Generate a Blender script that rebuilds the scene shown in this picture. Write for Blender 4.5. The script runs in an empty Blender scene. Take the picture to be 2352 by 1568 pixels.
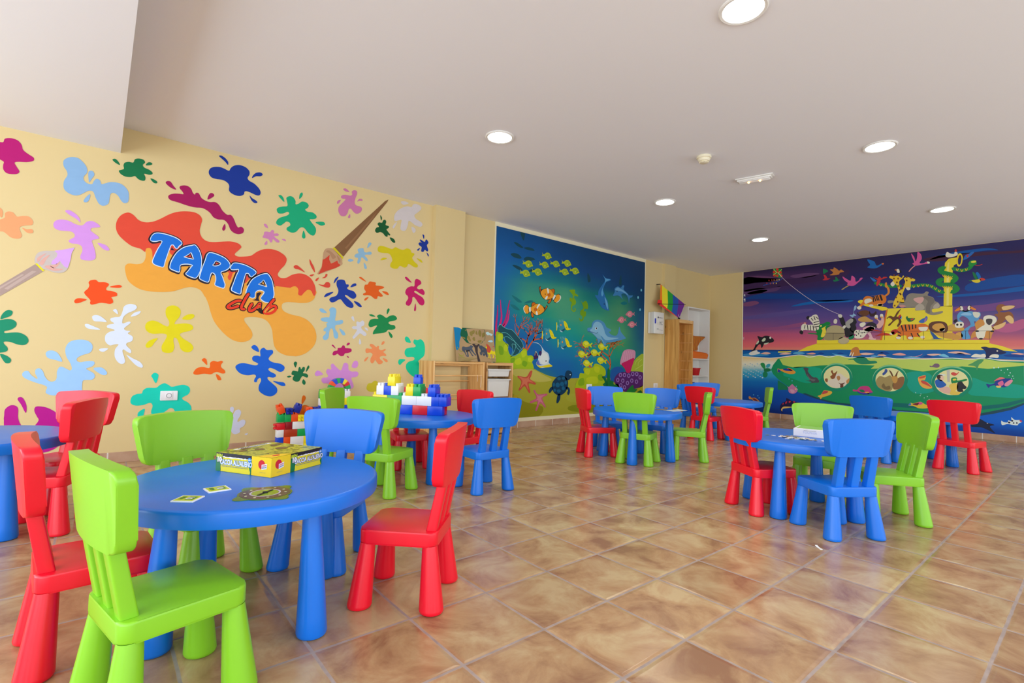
import bpy, bmesh, math, random
from mathutils import Vector, Matrix
from mathutils.geometry import tessellate_polygon

SC = bpy.context.scene
COL = SC.collection
PI = math.pi

# ------------------------------------------------------------------ paint data
# (name, label, pieces): each piece "layer colour mode|outline|holes", lengths in units of 2 mm on its surface,
# first point absolute, the rest as steps
UNIT = .002
SPLASHES = [
('paint_splash', 'magenta paint splash cut by the picture edge', '1 182 0 112 1|-933 1197 24 6 5 15 16 7 17 -3 11 -13 5 -18 13 -11 16 -10 0 -12 -17 -10 -22 -5 -10 -6 6 -14 8 -15 -5 -10 -13 -5 -15 0 -9 12 -1 16 1 11 -10 6 -17 3'),
('paint_splash', 'long pale blue paint splash below the ceiling step', '1 138 180 222 1|-743 1179 6 12 15 11 20 2 17 -13 11 -17 2 -20 -9 -18 1 -15 12 -10 13 1 5 14 8 11 10 -4 6 -14 12 7 17 9 25 2 18 -9 13 -18 3 -18 -1 -23 -10 -10 -11 5 -14 22 -14 7 -9 -8 -2 -19 -3 -21 -15 -12 -14 6 -11 22 -8 21 -12 2 -11 -8 -16 -15 -16 -6 -20 6 -12 15 -1 26 9 26 -3 17 -9 15;1 138 180 222 1|-668 1157 8 8 8 -5 2 -11 -7 -16 -7 -16 -3 18;1 138 180 222 1|-659 1071 -1 -19 -6 -14 -9 -3 -2 7 8 17'),
('paint_splash', 'green paint splash below the ceiling step', '1 0 116 68 1|-575 1187 9 7 7 6 -2 14 4 12 13 7 14 1 5 15 13 7 15 -1 6 -10 -7 -12 6 -10 17 -5 11 -9 -2 -8 -10 -4 -16 0 5 -13 -1 -14 -9 -4 -13 3 -12 10 -12 -7 -18 -3 -15 6;1 0 116 68 1|-597 1227 8 6 9 -6 8 -15 -15 5;1 0 116 68 1|-488 1234 6 13 9 4 7 -5 -6 -7;1 0 116 68 1|-470 1182 12 0 12 -8 -3 -7 -10 1'),
('paint_splash', 'salmon paint splash at the picture edge', '1 254 160 108 1|-919 911 16 8 12 10 0 16 8 8 12 -1 11 -13 14 5 16 2 11 -11 3 -12 -5 -8 -17 -5 -12 -8 0 -12 6 -18 -4 -11 -12 -4 -13 3 -13 12 -9 5 -23 -2;1 254 160 108 1|-910 962 7 -1 6 -13 -2 -20 -7 10;1 254 160 108 1|-844 900 12 -3 13 3 5 -8 -4 -7 -13 0'),
('paint_splash', 'lilac paint splash above the left painted brush', '1 212 148 228 1|-760 930 5 14 16 9 22 -1 20 -9 20 -1 13 17 16 6 16 -7 9 -10 -7 -5 -18 -6 -3 -10 10 -9 14 -11 2 -8 -8 -4 -12 -7 3 -15 8 -25 3 -26 -8 -12 -19 -4 -16 2 -3 13 5 21 -3 17 -12 7 -19 0 -8 8 7 9 9 9 0 11 -9 8 -17 0 -19 -1 -13 6;1 212 148 228 1|-729 988 10 6 17 -8 14 -15 5 -19 -11 11 -24 14;1 212 148 228 1|-628 880 15 0 14 -6 9 -14 -7 -5 -14 6'),
('painted_brush', 'painted brush dipped in lilac, handle pointing left', '1 172 148 138 0|-900 672 97 98 23 -24 -118 -113;2 190 166 156 0|-899 666 63 62 5 -2 -68 -68;2 190 166 156 0|-880 669 70 75 12 -1 -73 -77;2 200 188 182 1|-805 791 7 22 18 11 25 4 24 8 19 8 17 7 -8 -23 -2 -27 -4 -26 -8 -19 -16 -10 -19 1 -19 6 -12 3 -19 16;3 216 164 240 0|-752 829 21 7 19 8 17 7 -8 -23 -2 -27 -7 -32 -8 2 -11 14 -4 8 -9 -15 -15 -2 2 13 12 17 2 13;3 232 222 10 0|-803 772 5 2 21 -24 -4 -5;3 222 170 158 1|-799 792 11 14 14 10 -11 -16 -10 -21;3 222 170 158 1|-792 776 13 23 15 13 -10 -21 -8 -22;3 222 170 158 1|-777 765 12 6 16 -8 25 -1 -22 -10 -19 4;3 222 170 158 1|-762 771 12 4 15 13 -5 -16 -12 -10'),
('paint_splash', 'orange red paint splash left of the big orange blotch', '1 252 76 0 1|-659 681 10 14 4 14 -3 10 6 10 15 4 10 -8 17 2 14 -5 -1 -9 -6 -9 2 -9 14 -1 16 -5 3 -4 -1 -10 -16 -6 4 -9 2 -12 -9 -7 -13 1 -16 1 -15 -6 -13 -4 -5 6 1 10 -8 11 -9 11;1 252 76 0 1|-582 709 14 8 16 4 8 -5 -9 -7;1 252 76 0 1|-687 642 6 10 13 3 18 -3 -11 -9 -12 -7 -10 -2'),
('painted_blotch', 'big red and orange paint blotch behind the lettering', '1 238 166 58 1|-471 885 0 -22 -1 -21 -9 -20 -19 -8 -26 -1 -11 -13 2 -24 9 -31 20 -21 27 -14 33 -4 40 2 38 8 31 15 24 9 22 0 23 -10 15 -24 4 -4 12 -28 11 -38 14 -37 26 -37 32 -32 31 -18 32 -3 27 10 12 20 -4 22 -15 22 -16 21 -1 17 24 7 32 0 29 -7 22 -19 14 -31 6 -41 8 -36 20 -26 35 -16 36 -3 13 0 34 11 29 21 21 27 9 33 -5 35 -17 31 -27 25 -35 15 -38 6 -34 11 -15 16 1 22 20 11 34 2 33 0 35 6 25 17 9 24 2 23 -54 52 -125 -16 -129 73 -197 14 -142 -7;2 226 72 48 1|-574 958 4 29 13 23 20 13 18 -7 17 -17 23 -5 26 8 26 18 27 23 27 17 31 10 33 3 22 -9 10 -18 -4 -26 -3 -27 9 -25 19 -14 27 0 38 9 35 6 28 -5 12 -13 -9 -15 -17 -23 13 -9 28 4 28 9 24 22 29 17 35 6 31 -5 2 -1 25 -14 12 -20 -8 -28 -21 -29 -9 -23 13 -13 26 3 28 19 34 11 30 -3 27 -16 18 -28 7 -26 0 -23 -7 -9 -6 8 -10 17 -17 2 -17 -17 -12 -15 -15 5 0 23 -13 15 -20 -6 -20 -20 -20 -14 -20 -1 -7 19 -11 14 5 -18 -8 32 -20 26 -43 3 -41 -21 -18 -23 -8 1 -3 25 -33 16 -12 -6 -7 -28 -8 -2 -5 12 2 22 -49 20 -57 14 -45 11 -64 0 -11 15 -6 -17 -29 -28 -21 5 -4 28 -8 14 -13 -4 -4 -14 -15 10 -30 7 -29 22 -18 22'),
('painted_letter', 'blue outlined bubble letter, the first T of the club name', '3 34 18 40 1|-446 960 22 4 28 -3 30 -8 19 -14 4 -19 -10 -13 -9 -14 -15 4 -4 8 -1 1 -4 -14 -7 -30 -6 -25 -6 -27 -19 -4 -19 6 -12 16 5 28 11 32 9 22 5 9 -2 -3 -12 -5 -16 -2 -11 14 7 23;4 214 232 250 1|-443 956 20 4 28 -3 28 -8 18 -13 3 -12 -9 -12 -8 -12 -9 3 -6 9 -6 0 -5 -17 -7 -30 -6 -26 -5 -24 -15 -1 -18 5 -9 12 5 25 10 31 10 23 4 12 -6 2 -13 -6 -14 -1 -7 8 6 19;5 0 112 220 1|-442 953 18 3 28 -3 28 -8 17 -12 2 -8 -9 -10 -6 -12 -6 3 -7 10 -9 -2 -6 -18 -7 -30 -6 -26 -4 -23 -12 0 -17 5 -8 10 5 23 10 31 9 22 5 16 -9 3 -13 -5 -14 -2 -5 5 6 18'),
('painted_letter', 'blue outlined bubble letter, the first A of the club name', '3 34 18 40 1|-313 931 16 3 15 -15 11 -27 6 -33 -2 -37 -9 -30 -13 -18 -19 1 -16 6 -12 14 10 19 12 20 4 -6 -9 3 -19 -3 -7 -3 0 -13 -7 -20 -21 4 -17 9 -3 21 7 26 17 37 26 28|-315 886 -1 -5 -13 -13 -5 8 13 -3 18 -1 -6 -3;4 214 232 250 1|-311 927 13 3 13 -14 11 -25 5 -31 -2 -36 -8 -28 -11 -15 -15 1 -15 6 -9 9 9 15 11 21 4 2 -13 3 -20 -3 -10 -6 0 -15 -4 -15 -18 4 -16 8 -1 16 6 25 17 35 24 26|-313 890 -5 -5 -14 -13 -5 0 16 -4 19 -1 -3 4;5 0 112 220 1|-310 923 11 4 12 -13 10 -24 5 -30 -2 -36 -8 -27 -9 -13 -13 2 -15 5 -7 6 8 13 12 21 3 7 -14 4 -22 -3 -11 -8 -1 -17 -2 -11 -16 4 -14 6 -1 13 6 24 16 35 24 25|-311 893 -8 -6 -14 -13 -5 -5 16 -4 20 -1 0 8'),
('painted_letter', 'blue outlined bubble letter, the R of the club name', '3 34 18 40 1|-246 909 19 1 29 -7 26 -13 17 -24 -2 -26 -18 -17 -13 -5 7 -15 7 -21 5 -16 -8 -24 -21 1 -19 7 -7 15 3 18 -2 17 -5 5 1 0 -4 -14 -7 -27 -22 -1 -20 11 -3 20 8 37 9 36 7 27|-214 863 -3 -9 -5 -2 3 1 12 4 5 5 -1 -3 -7 3;4 214 232 250 1|-243 905 17 1 27 -7 25 -13 16 -21 -2 -20 -16 -15 -16 -9 7 -18 7 -22 5 -14 -6 -18 -16 2 -18 6 -4 10 3 17 -3 20 -8 8 -5 -2 -4 -16 -6 -24 -17 1 -18 9 -2 15 8 36 10 36 6 26|-217 867 -4 -10 -5 -7 7 -2 14 5 7 8 -2 2 -9 4;5 0 112 220 1|-242 902 15 0 27 -7 24 -12 15 -20 -2 -16 -15 -14 -17 -11 7 -21 7 -21 4 -13 -3 -14 -14 1 -18 6 -2 7 3 18 -3 21 -10 10 -9 -4 -4 -18 -5 -21 -14 1 -17 9 0 11 7 36 10 37 6 25|-218 870 -5 -12 -6 -9 10 -4 15 5 9 10 -4 6 -10 4'),
('painted_letter', 'blue outlined bubble letter, the second T of the club name', '3 34 18 40 1|-145 878 21 1 30 -5 31 -12 18 -15 -2 -20 -9 -9 -10 -11 -15 6 -4 8 -3 1 -2 -9 -6 -32 -5 -27 -6 -29 -24 0 -21 9 -5 18 8 29 9 33 9 24 2 -4 -9 -2 -17 -2 -10 17 7 19;4 214 232 250 1|-143 873 20 2 29 -5 30 -13 16 -12 -2 -13 -8 -8 -8 -9 -10 4 -5 9 -9 0 -4 -12 -6 -32 -5 -28 -4 -25 -19 1 -19 9 -3 12 8 28 9 33 9 25 -2 3 -11 -3 -15 -1 -6 10 6 16;5 0 112 220 1|-142 870 18 1 29 -5 29 -12 15 -12 -1 -8 -8 -8 -7 -8 -6 4 -7 10 -12 -1 -5 -14 -7 -33 -5 -28 -3 -23 -14 3 -19 8 -1 8 7 28 9 33 9 26 -4 7 -12 -3 -14 -2 -4 7 6 15'),
('painted_letter', 'blue outlined bubble letter, the last A of the club name', '3 34 18 40 1|-6 848 21 -12 14 -27 8 -37 3 -37 -15 -35 -27 -7 -21 8 -10 21 13 25 1 -1 -11 2 -11 -5 -2 -7 -2 -21 -22 -7 -23 14 -7 19 9 33 19 36 30 24|-17 801 -4 -11 -9 -1 11 0 16 -5 -5 -2;4 214 232 250 1|-4 843 16 -10 13 -25 8 -36 3 -35 -14 -31 -22 -5 -18 7 -7 14 12 25 -1 6 -15 3 -14 -7 -4 -10 -1 -18 -16 -5 -20 13 -6 13 9 31 17 34 29 23|-15 806 -9 -12 -11 -7 15 -3 18 -5 -1 5;5 0 112 220 1|-4 839 13 -9 13 -24 7 -35 3 -33 -12 -29 -20 -4 -15 7 -7 10 13 24 -3 10 -17 4 -16 -8 -5 -13 -1 -16 -12 -4 -19 13 -4 10 8 30 17 33 27 22|-14 809 -12 -13 -12 -11 17 -4 20 -5 1 9'),
('painted_lettering', 'red script word club under the blue letters', '6 34 14 20 2 19 19|-108 700 -17 -3 -21 -14 -13 -13 2 -8 16 1 24 11;6 34 14 20 2 19 19|-77 735 -11 -21 -11 -27 -5 -17 3 -8 10 0;6 34 14 20 2 19 19|-60 690 -10 -21 1 -13 13 3 18 19 9 14 4 2 -2 -18 4 -16 10 -5;6 34 14 20 2 19 19|35 720 -14 -20 -16 -26 -11 -20 19 -5 22 11 11 17 -5 11 -13 -2 -18 -14 -12 -16;7 232 52 18 2 11 11|-108 700 -17 -3 -21 -14 -13 -13 2 -8 16 1 24 11;7 232 52 18 2 11 11|-77 735 -11 -21 -11 -27 -5 -17 3 -8 10 0;7 232 52 18 2 11 11|-60 690 -10 -21 1 -13 13 3 18 19 9 14 4 2 -2 -18 4 -16 10 -5;7 232 52 18 2 12 12|35 720 -14 -20 -16 -26 -11 -20 19 -5 22 11 11 17 -5 11 -13 -2 -18 -14 -12 -16'),
('painted_brush', 'painted brush dipped in red, brown handle pointing up right', '1 130 90 54 0|608 1341 -6 -15 -236 -346 -49 42 272 306;2 146 104 66 0|541 1258 -19 -43 -141 -191 -10 3 112 150;2 212 196 0 0|306 1016 11 6 49 -46 -4 -10;2 192 152 114 1|261 985 11 21 20 7 16 -1 26 -19 23 -23 3 -18 -9 -23 -112 -60 16 42 3 37;3 208 64 36 0|259 948 12 7 22 23 -1 -25 10 -19 16 9 16 12 6 -15 10 -4 -1 -7 -21 -15 -45 -20 -44 -25 16 37;3 176 132 96 1|274 992 18 8 34 -27 -18 -13 -15 24;3 176 132 96 1|330 983 20 -21 -2 -19 -12 22'),
('paint_splash', 'red paint drops around the tip of the right brush', '3 216 66 46 1|118 891 11 10 17 -6 28 -24 -27 9 -19 2;3 216 66 46 1|193 941 13 -19 12 -21 4 -24 -13 16 -12 23;3 216 66 46 1|197 858 9 6 14 3 -12 -12;3 216 66 46 1|226 836 5 10 13 8 -6 -14 -7 -7;3 216 66 46 1|259 853 14 10 4 13 9 0 -3 -12 -10 -9;3 216 66 46 1|241 819 27 0 13 15 16 0 6 -14 -7 -12 -23 0'),
('paint_splash', 'royal blue paint splash close to the ceiling', '1 0 48 148 1|-261 1262 4 19 13 12 23 7 19 -2 20 -5 7 14 13 15 22 9 25 -3 17 -14 1 -18 -7 -16 8 -12 21 -8 20 -16 10 -19 -5 -15 -14 -3 -26 7 -16 2 -8 -5 -2 -12 -14 -11 -20 -2 -20 7 -8 11 0 21 -10 13 -19 6 -24 -2 -19 3;1 0 48 148 1|-224 1349 10 5 16 -8 11 -13 0 -14 -14 13;1 0 48 148 1|-85 1284 4 14 12 15 19 7 10 -7 -9 -11 -19 -5;1 0 48 148 1|-92 1199 12 -10 17 -8 6 -8 -12 -5 -15 11'),
('paint_splash', 'long dark magenta paint splash above the lettering', '1 164 0 88 1|-405 1118 4 11 16 9 19 4 15 2 -5 11 -9 10 0 10 15 8 16 -1 11 -10 6 -14 8 -6 3 8 11 1 12 -19 19 -9 15 -1 19 4 16 -10 13 -21 20 -16 16 2 12 -15 11 -25 9 -12 12 6 12 -10 -3 -17 -18 -10 -20 3 -15 13 -10 23 -17 15 -23 -2 -19 6 -16 19 -27 13 -29 -3 -30 2 -32 6 -28 4;1 164 0 88 1|-416 1176 4 10 12 1 11 -15 11 -15 -20 4;1 164 0 88 1|-260 1141 4 23 9 10 11 -4 -2 -11;1 164 0 88 1|-188 1045 4 -18 -4 -12 -6 -2 -3 10'),
('paint_splash', 'large teal paint splash right of the blotch', '1 0 170 118 1|29 1157 6 12 20 10 22 8 -3 24 -3 15 15 12 16 -2 12 -16 1 -16 14 6 16 14 22 0 11 -12 -4 -13 -12 -12 11 -8 26 1 19 -12 -1 -14 -16 -8 -15 -4 11 -15 19 -21 3 -22 -10 -20 -16 1 -16 11 -13 15 -13 4 -13 -8 -16 -21 -21 -7 -21 8 0 13 14 13 -3 13 -15 3 -13 -13 -16 -13 -17 7 3 18 16 16 28 15 10 13 -9 6 -18 -12 -22 -4;1 0 170 118 1|34 1228 11 5 12 -10 5 -20 -15 11;1 0 170 118 1|131 1235 2 23 10 12 4 -11 -7 -16;1 0 170 118 1|215 1133 22 8 20 1 6 -11 -17 -9 -16 3;1 0 170 118 1|158 1080 9 -19 1 -16 -9 -5 -7 9'),
('paint_splash', 'dusty pink paint splash close to the ceiling', '1 202 118 166 1|341 1289 2 12 19 9 29 2 9 10 -3 13 12 11 15 -2 2 -16 -8 -24 -3 -25 9 -12 23 -2 10 -10 -7 -19 -21 -14 -18 6 -15 14 -12 -5 -6 -23 -14 -18 -21 -2 -13 19 1 26 21 28 13 20 -14 -1;1 202 118 166 1|350 1338 15 6 19 -14 -23 -1;1 202 118 166 1|320 1256 4 13 15 8 -6 -15 -8 -9;1 202 118 166 1|428 1288 12 18 15 2 2 -9 -16 -3;1 202 118 166 1|392 1213 2 -17 -8 -7 -4 7'),
('paint_splash', 'small dusty pink paint splash beside the teal one', '1 208 128 180 1|-28 1012 5 14 2 13 11 4 14 0 8 12 10 -4 -2 -12 16 4 8 -5 -7 -8 -13 -2 5 -8 17 -10 0 -10 -12 0 -16 12 -3 -14 -7 -5 -8 13 -14 4;1 208 128 180 1|-25 1077 12 0 7 -17 -14 5;1 208 128 180 1|58 1019 14 2 6 -9 -10 0;1 208 128 180 1|-8 999 2 -16 -9 -6 -3 7'),
('paint_splash', 'white paint splash by the corner near the ceiling', '1 212 204 204 1|646 1240 7 32 32 35 39 21 28 2 11 18 20 7 30 -7 3 -17 -22 -24 -20 -20 10 -19 35 -13 10 -14 -15 -15 -32 3 -26 13 -18 4 -4 -24 -11 -31 -16 -9 -18 5 0 26 4 29 -19 -6 -19 -8;1 212 204 204 1|684 1345 22 9 28 -6 -33 -16;1 212 204 204 1|665 1224 -11 -28 -9 -12 -6 6 9 20;1 212 204 204 1|757 1216 23 -6 5 -15 -13 -13 -9 9'),
('paint_splash', 'small dark green paint splash beside the brush handle', '1 0 86 40 1|537 1158 8 12 13 7 -9 13 8 11 18 2 6 14 12 6 7 -10 -3 -18 19 -4 -1 -10 -12 -10 11 -13 13 -13 -7 -6 -8 4 -2 -12 -13 1 -14 13 -16 4 -18 -8 -11 5;1 0 86 40 1|563 1243 11 -13 -5 -16;1 0 86 40 1|625 1129 23 -3 11 -16 -7 -7 -17 8'),
('paint_splash', 'small pale blue paint splash right of the red brush', '1 140 184 212 1|425 995 10 11 12 7 -6 16 10 9 12 3 10 1 6 -17 15 -2 18 8 10 -7 -7 -10 -23 -3 -10 -7 14 -12 5 -12 -10 -4 -15 12 -13 3 -4 -22 -10 -15 -7 8 4 22 -15 2;1 140 184 212 1|496 1047 4 26 10 8 8 -8;1 140 184 212 1|390 964 12 11 19 -6 -18 -11;1 140 184 212 1|479 966 16 -18 0 -15 -12 3'),
('paint_splash', 'wide mustard yellow paint splash by the corner', '1 212 196 0 1|555 1048 5 18 18 8 34 -4 30 -4 19 14 25 -6 25 -1 22 12 23 -4 7 -15 17 -2 1 -10 -12 -18 13 -19 24 -17 -3 -15 -20 -1 -35 13 -11 -17 -16 -8 -28 6 -14 -17 -24 -4 -20 8 0 18 10 19 -9 24 -17 12 -32 -3 -24 2;1 212 196 0 1|573 993 15 15 24 1 -18 -12;1 212 196 0 1|798 1038 30 -6 9 -14 -15 3'),
('paint_splash', 'tiny royal blue paint splash at the wall corner', '1 0 48 150 1|807 1126 11 10 11 -4 -14 14 5 6 27 -9 6 13 9 2 11 -16 -10 -17 10 -25 -6 -11 -12 5 -6 2 -8 -13 -15 1 2 24 -15 8;1 0 48 150 1|831 1184 12 -4 -2 -22;1 0 48 150 1|798 1088 20 14 -10 -18;1 0 48 150 1|862 1082 15 -11 -2 -12'),
('paint_splash', 'royal blue paint splash beside the red blotch end', '1 0 52 156 1|301 746 10 13 22 9 11 15 2 19 -10 22 1 24 16 9 22 0 8 -13 4 -8 12 0 1 -10 -8 -9 11 -9 24 -4 16 -17 -1 -15 -13 -9 -17 4 -17 10 -12 2 2 -8 20 -15 20 -17 6 -18 -12 -8 -22 5 -20 17 -15 17 -14 -2 -18 -13 -18 -4;1 0 52 156 1|321 832 6 26 17 13 -5 -14;1 0 52 156 1|410 823 11 18 17 6 4 -10 -13 -8;1 0 52 156 1|274 759 13 18 34 11 -20 -19 -20 -11;1 0 52 156 1|432 751 27 -6 18 -18 -9 -6 -20 11'),
('paint_splash', 'jagged orange paint splash near the corner', '1 226 92 0 1|481 795 16 12 -10 16 3 22 15 4 10 17 20 1 17 -3 0 -14 26 0 24 -4 -8 -9 -18 -7 -5 -10 16 -13 9 -12 -13 -5 -16 1 -5 -14 -15 -1 -19 12 -20 3 -20 -3;1 226 92 0 1|456 881 13 3 28 -21 -23 7;1 226 92 0 1|590 822 31 -2 10 -15 -20 2;1 226 92 0 1|514 781 -15 -19 -10 0 7 12'),
('paint_splash', 'magenta paint splash beside the wall corner', '1 196 0 96 1|733 835 11 22 25 13 20 3 2 31 11 13 24 -6 8 -18 -19 -15 -8 -14 15 -6 20 5 16 -17 -3 -16 -20 1 -36 16 -9 -8 21 -11 36 -17 13 -25 -11 -20 -24 6 -30 34 -15 1 -2 -24 -16 -26 -20 2 -3 15 13 22 -3 15 -12 9;1 196 0 96 1|727 916 14 3 31 -28 -30 9;1 196 0 96 1|800 774 6 -30 -5 -16 -8 7'),
('paint_splash', 'pale blue paint splash shaped like a little figure', '1 138 190 222 1|261 639 8 10 23 5 13 2 2 26 -5 11 11 13 18 0 9 -14 -2 -26 -2 -26 17 1 21 4 4 -14 -15 -10 -23 -5 -2 -20 15 -22 2 -21 -10 -8 -12 9 -5 28 -6 15 -9 -2 -6 -19 -2 -28 -13 -12 -14 4 -1 14 12 14 1 11 -11 4 0 10 15 12 -3 16 7 7 -23 3;1 138 190 222 1|252 691 15 6 25 -20 -26 -1;1 138 190 222 1|359 600 24 -13 10 -18 -16 -2'),
('paint_splash', 'small white paint splash left of the green one', '1 212 212 220 1|426 609 9 8 17 1 -2 18 6 8 13 -4 14 11 12 -9 -2 -17 -14 -8 4 -14 23 -18 3 -12 -13 -5 -23 12 -21 -20 -14 -11 -6 10 12 17 11 23 -19 2;1 212 212 220 1|421 663 12 6 7 -26 -11 6;1 212 212 220 1|497 613 15 -2 6 -13 -13 4;1 212 212 220 1|473 553 9 -25 -9 -7 -5 9'),
('paint_splash', 'green paint splash right of the small white one', '1 0 136 70 1|519 636 9 21 21 8 25 2 -8 14 15 10 19 -4 22 -11 21 13 27 4 17 -15 -11 -13 -32 -8 -8 -10 14 -8 22 -2 7 -15 -17 -11 -27 -2 -13 -13 -29 -8 -31 -5 -15 -3 2 17 19 28 -5 4 -28 -11 -13 4;1 0 136 70 1|520 685 17 3 20 -10 -24 -1;1 0 136 70 1|625 695 -1 23 9 12 7 -10;1 0 136 70 1|638 600 20 -14 6 -15 -8 -6 -10 10'),
('paint_splash', 'small magenta paint splash above the lilac one', '1 184 0 100 1|329 466 7 14 18 5 2 12 17 3 8 12 10 -2 4 -10 16 -2 17 -3 1 -14 -17 -8 -17 -3 -7 -12 -14 -3 -12 7 -7 5 -11 -7 -11 -1;1 184 0 100 1|323 510 9 2 13 -19;1 184 0 100 1|402 513 5 13 12 0 -4 -10;1 184 0 100 1|404 458 13 -6 -4 -5'),
('paint_splash', 'salmon paint splash above the toy blocks', '1 240 144 86 1|507 491 7 10 23 -2 8 5 -14 12 3 10 15 -2 21 -14 5 7 10 -2 -1 -14 16 -7 21 8 4 -7 -14 -10 16 -13 1 -10 -19 1 -16 -6 1 -13 16 -12 -5 -12 -18 -4 -13 13 -9 11 -7 -13 -10 -7 -10 9 1 19 10 20 -13 11 -23 -3;1 240 144 86 1|599 523 4 18 13 2 -2 -12;1 240 144 86 1|502 433 7 14 17 9 -9 -18 -10 -8;1 240 144 86 1|609 450 22 -5 9 -12 -11 -4'),
('paint_splash', 'mint green paint splash half behind the pine rack', '1 4 208 158 1|796 544 5 19 21 -2 23 5 21 -19 8 -39 -5 -37 -20 -18 -17 -19 31 -25 2 -58 -41 -10 -35 15 -29 28 -7 28 16 21 34 11 2 13 -14 5 -34 -1 -15 20 7 25 28 9 29 4 5 10;1 4 208 158 1|740 565 9 13 18 -9 12 -26 -29 4;1 4 208 158 1|704 427 8 20 37 -2 -19 -18 -15 -13'),
('paint_splash', 'small dark green paint splash under the orange blotch', '1 0 108 62 1|131 366 6 11 17 -2 7 0 3 18 7 2 5 -11 7 11 9 0 1 -15 -8 -14 17 -3 9 -10 -4 -10 -11 3 -11 5 -8 -9 -8 -16 -15 -3 -15 8 -1 13 5 9 -10 4;1 0 108 62 1|139 412 7 10 9 -5 -2 -13 -5 -11;1 0 108 62 1|200 371 3 22 8 11 4 -11;1 0 108 62 1|110 347 10 6 12 -4 -12 -6;1 0 108 62 1|189 335 11 -15 -4 -13 -9 4 -4 11'),
('paint_splash', 'lilac paint splash above the far green chair', '1 214 142 216 1|278 328 6 14 21 2 6 9 -11 18 7 17 19 -3 -3 23 11 7 19 -18 24 -16 13 35 14 5 11 -11 3 -24 17 -11 29 0 9 -14 -12 -15 -25 -4 4 -19 9 -24 -8 -14 -17 -2 -17 16 -10 5 -16 -23 -47 8 -9 16 -19 9 -18 0;1 214 142 216 1|243 362 11 16 13 -2 18 -17 -21 -6 -13 -2;1 214 142 216 1|434 401 9 26 17 6 10 -15 -6 -19 -15 -5;1 214 142 216 1|386 276 9 10 -1 -24 -7 -23 -5 23'),
('paint_splash', 'orange paint splash behind the low block wall', '1 226 106 6 1|158 202 2 8 9 3 5 -5 5 -11 10 6 12 3 12 -3 16 -7 17 -4 15 -9 -22 -29 -77 4 3 28;1 226 106 6 1|186 210 -1 29 5 14 9 -1 5 -11 -5 -14'),
('paint_splash', 'olive yellow paint splash behind the block castle', '1 206 194 34 1|522 280 2 19 8 12 18 2 12 10 16 0 21 -20 -14 -34 -41 -4'),
('paint_splash', 'bright blue paint splash in the middle of the wall', '1 0 94 212 1|-116 388 6 15 23 8 28 -5 28 -5 9 9 -22 12 -4 15 9 9 15 1 11 -2 -2 27 14 14 15 -11 23 1 5 -14 -14 -18 -4 -14 19 -13 35 -7 19 -15 -5 -19 -17 -5 -22 12 -21 7 -8 -8 11 -11 21 -11 3 -11 -12 -6 -22 3 -1 -11 19 -18 23 -23 1 -23 -21 -17 -29 4 -28 21 -3 25 9 24 -5 14 -10 -7 -5 -13 -10 2 1 13 6 12 -9 9 -28 -4 -32 10;1 0 94 212 1|-54 486 11 11 15 -8 8 -24 -22 8;1 0 94 212 1|47 327 26 -4 24 -4 8 -14 -14 -3 -22 10'),
('paint_splash', 'small orange paint splash under the yellow one', '1 240 100 0 1|-280 367 11 17 21 7 25 -5 5 9 0 15 12 9 17 -4 13 5 8 -5 -7 -13 2 -13 14 -13 1 -12 -12 -2 -19 7 -13 -4 -12 -7 -26 3 -25 -5 -13 3;1 240 100 0 1|-251 422 8 8 10 -6 3 -24 -12 11;1 240 100 0 1|-193 359 14 -8 8 -17 -12 -2 -7 11'),
('paint_splash', 'yellow paint splash below the left end of the blotch', '1 228 214 0 1|-460 554 5 20 17 10 20 -4 20 -12 17 -5 3 20 -13 28 0 28 16 14 21 -1 15 -17 -3 -27 -13 -21 -3 -13 17 3 24 3 22 -6 5 -16 -15 -11 -24 -8 -8 -10 13 -16 29 -20 10 -20 -12 -17 -18 -1 -16 12 -8 25 -9 20 -10 3 -1 -16 4 -24 -6 -21 -18 -5 -17 6 -4 22 9 22 7 19 -2 10 -16 3 -30 -3 -19 8;1 228 214 0 1|-332 599 14 17 21 7 10 -6 -6 -13 -17 -8;1 228 214 0 1|-455 479 12 20 28 12 -10 -19 -11 -19 -14 -4'),
('paint_splash', 'mint green paint splash behind the wall socket', '1 0 210 186 1|-495 250 5 17 15 9 16 2 4 13 14 10 29 0 13 11 16 8 15 -8 12 -8 24 6 20 2 18 -9 5 -17 -7 -16 -19 -12 1 -10 19 -13 13 -19 -2 -23 -29 -13 -24 14 -10 16 -12 3 -12 -10 -23 -17 -23 0 -7 14 4 25 -9 13 -22 -8 -25 -2 -16 8;1 0 210 186 1|-430 352 10 12 13 -6 1 -14 -7 -24 -12 21;1 0 210 186 1|-447 214 -1 -19 -5 -15 -14 0 0 20'),
('paint_splash', 'white paint splash low on the wall by the baseboard', '1 210 214 238 1|-150 164 19 5 10 -4 12 25 15 6 10 -12 -4 -19 -9 -17 2 -9 19 10 12 -9 -5 -20 -17 -12 1 -17 -19 -8 -14 8 -7 20 -23 10;1 210 214 238 1|-131 202 10 8 7 -11 -8 -21;1 210 214 238 1|-65 81 14 3 -6 -9;1 210 214 238 1|-140 73 13 10 -5 -15'),
('paint_splash', 'dark green paint splash at the picture edge', '1 0 138 100 1|-901 551 15 2 15 5 16 0 12 -11 -2 -16 -13 -12 -14 -5 1 -7 18 3 21 0 19 -13 5 -18 -9 -13 -18 0 -21 9 -16 0 1 -8 9 -13 -1 -13 -17 -6 -16 4;1 0 138 100 1|-885 557 5 21 13 14 12 -5 -3 -15 -15 -10;1 0 138 100 1|-880 430 16 -5 13 -13 -2 -13 -10 -2 -8 10'),
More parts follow.
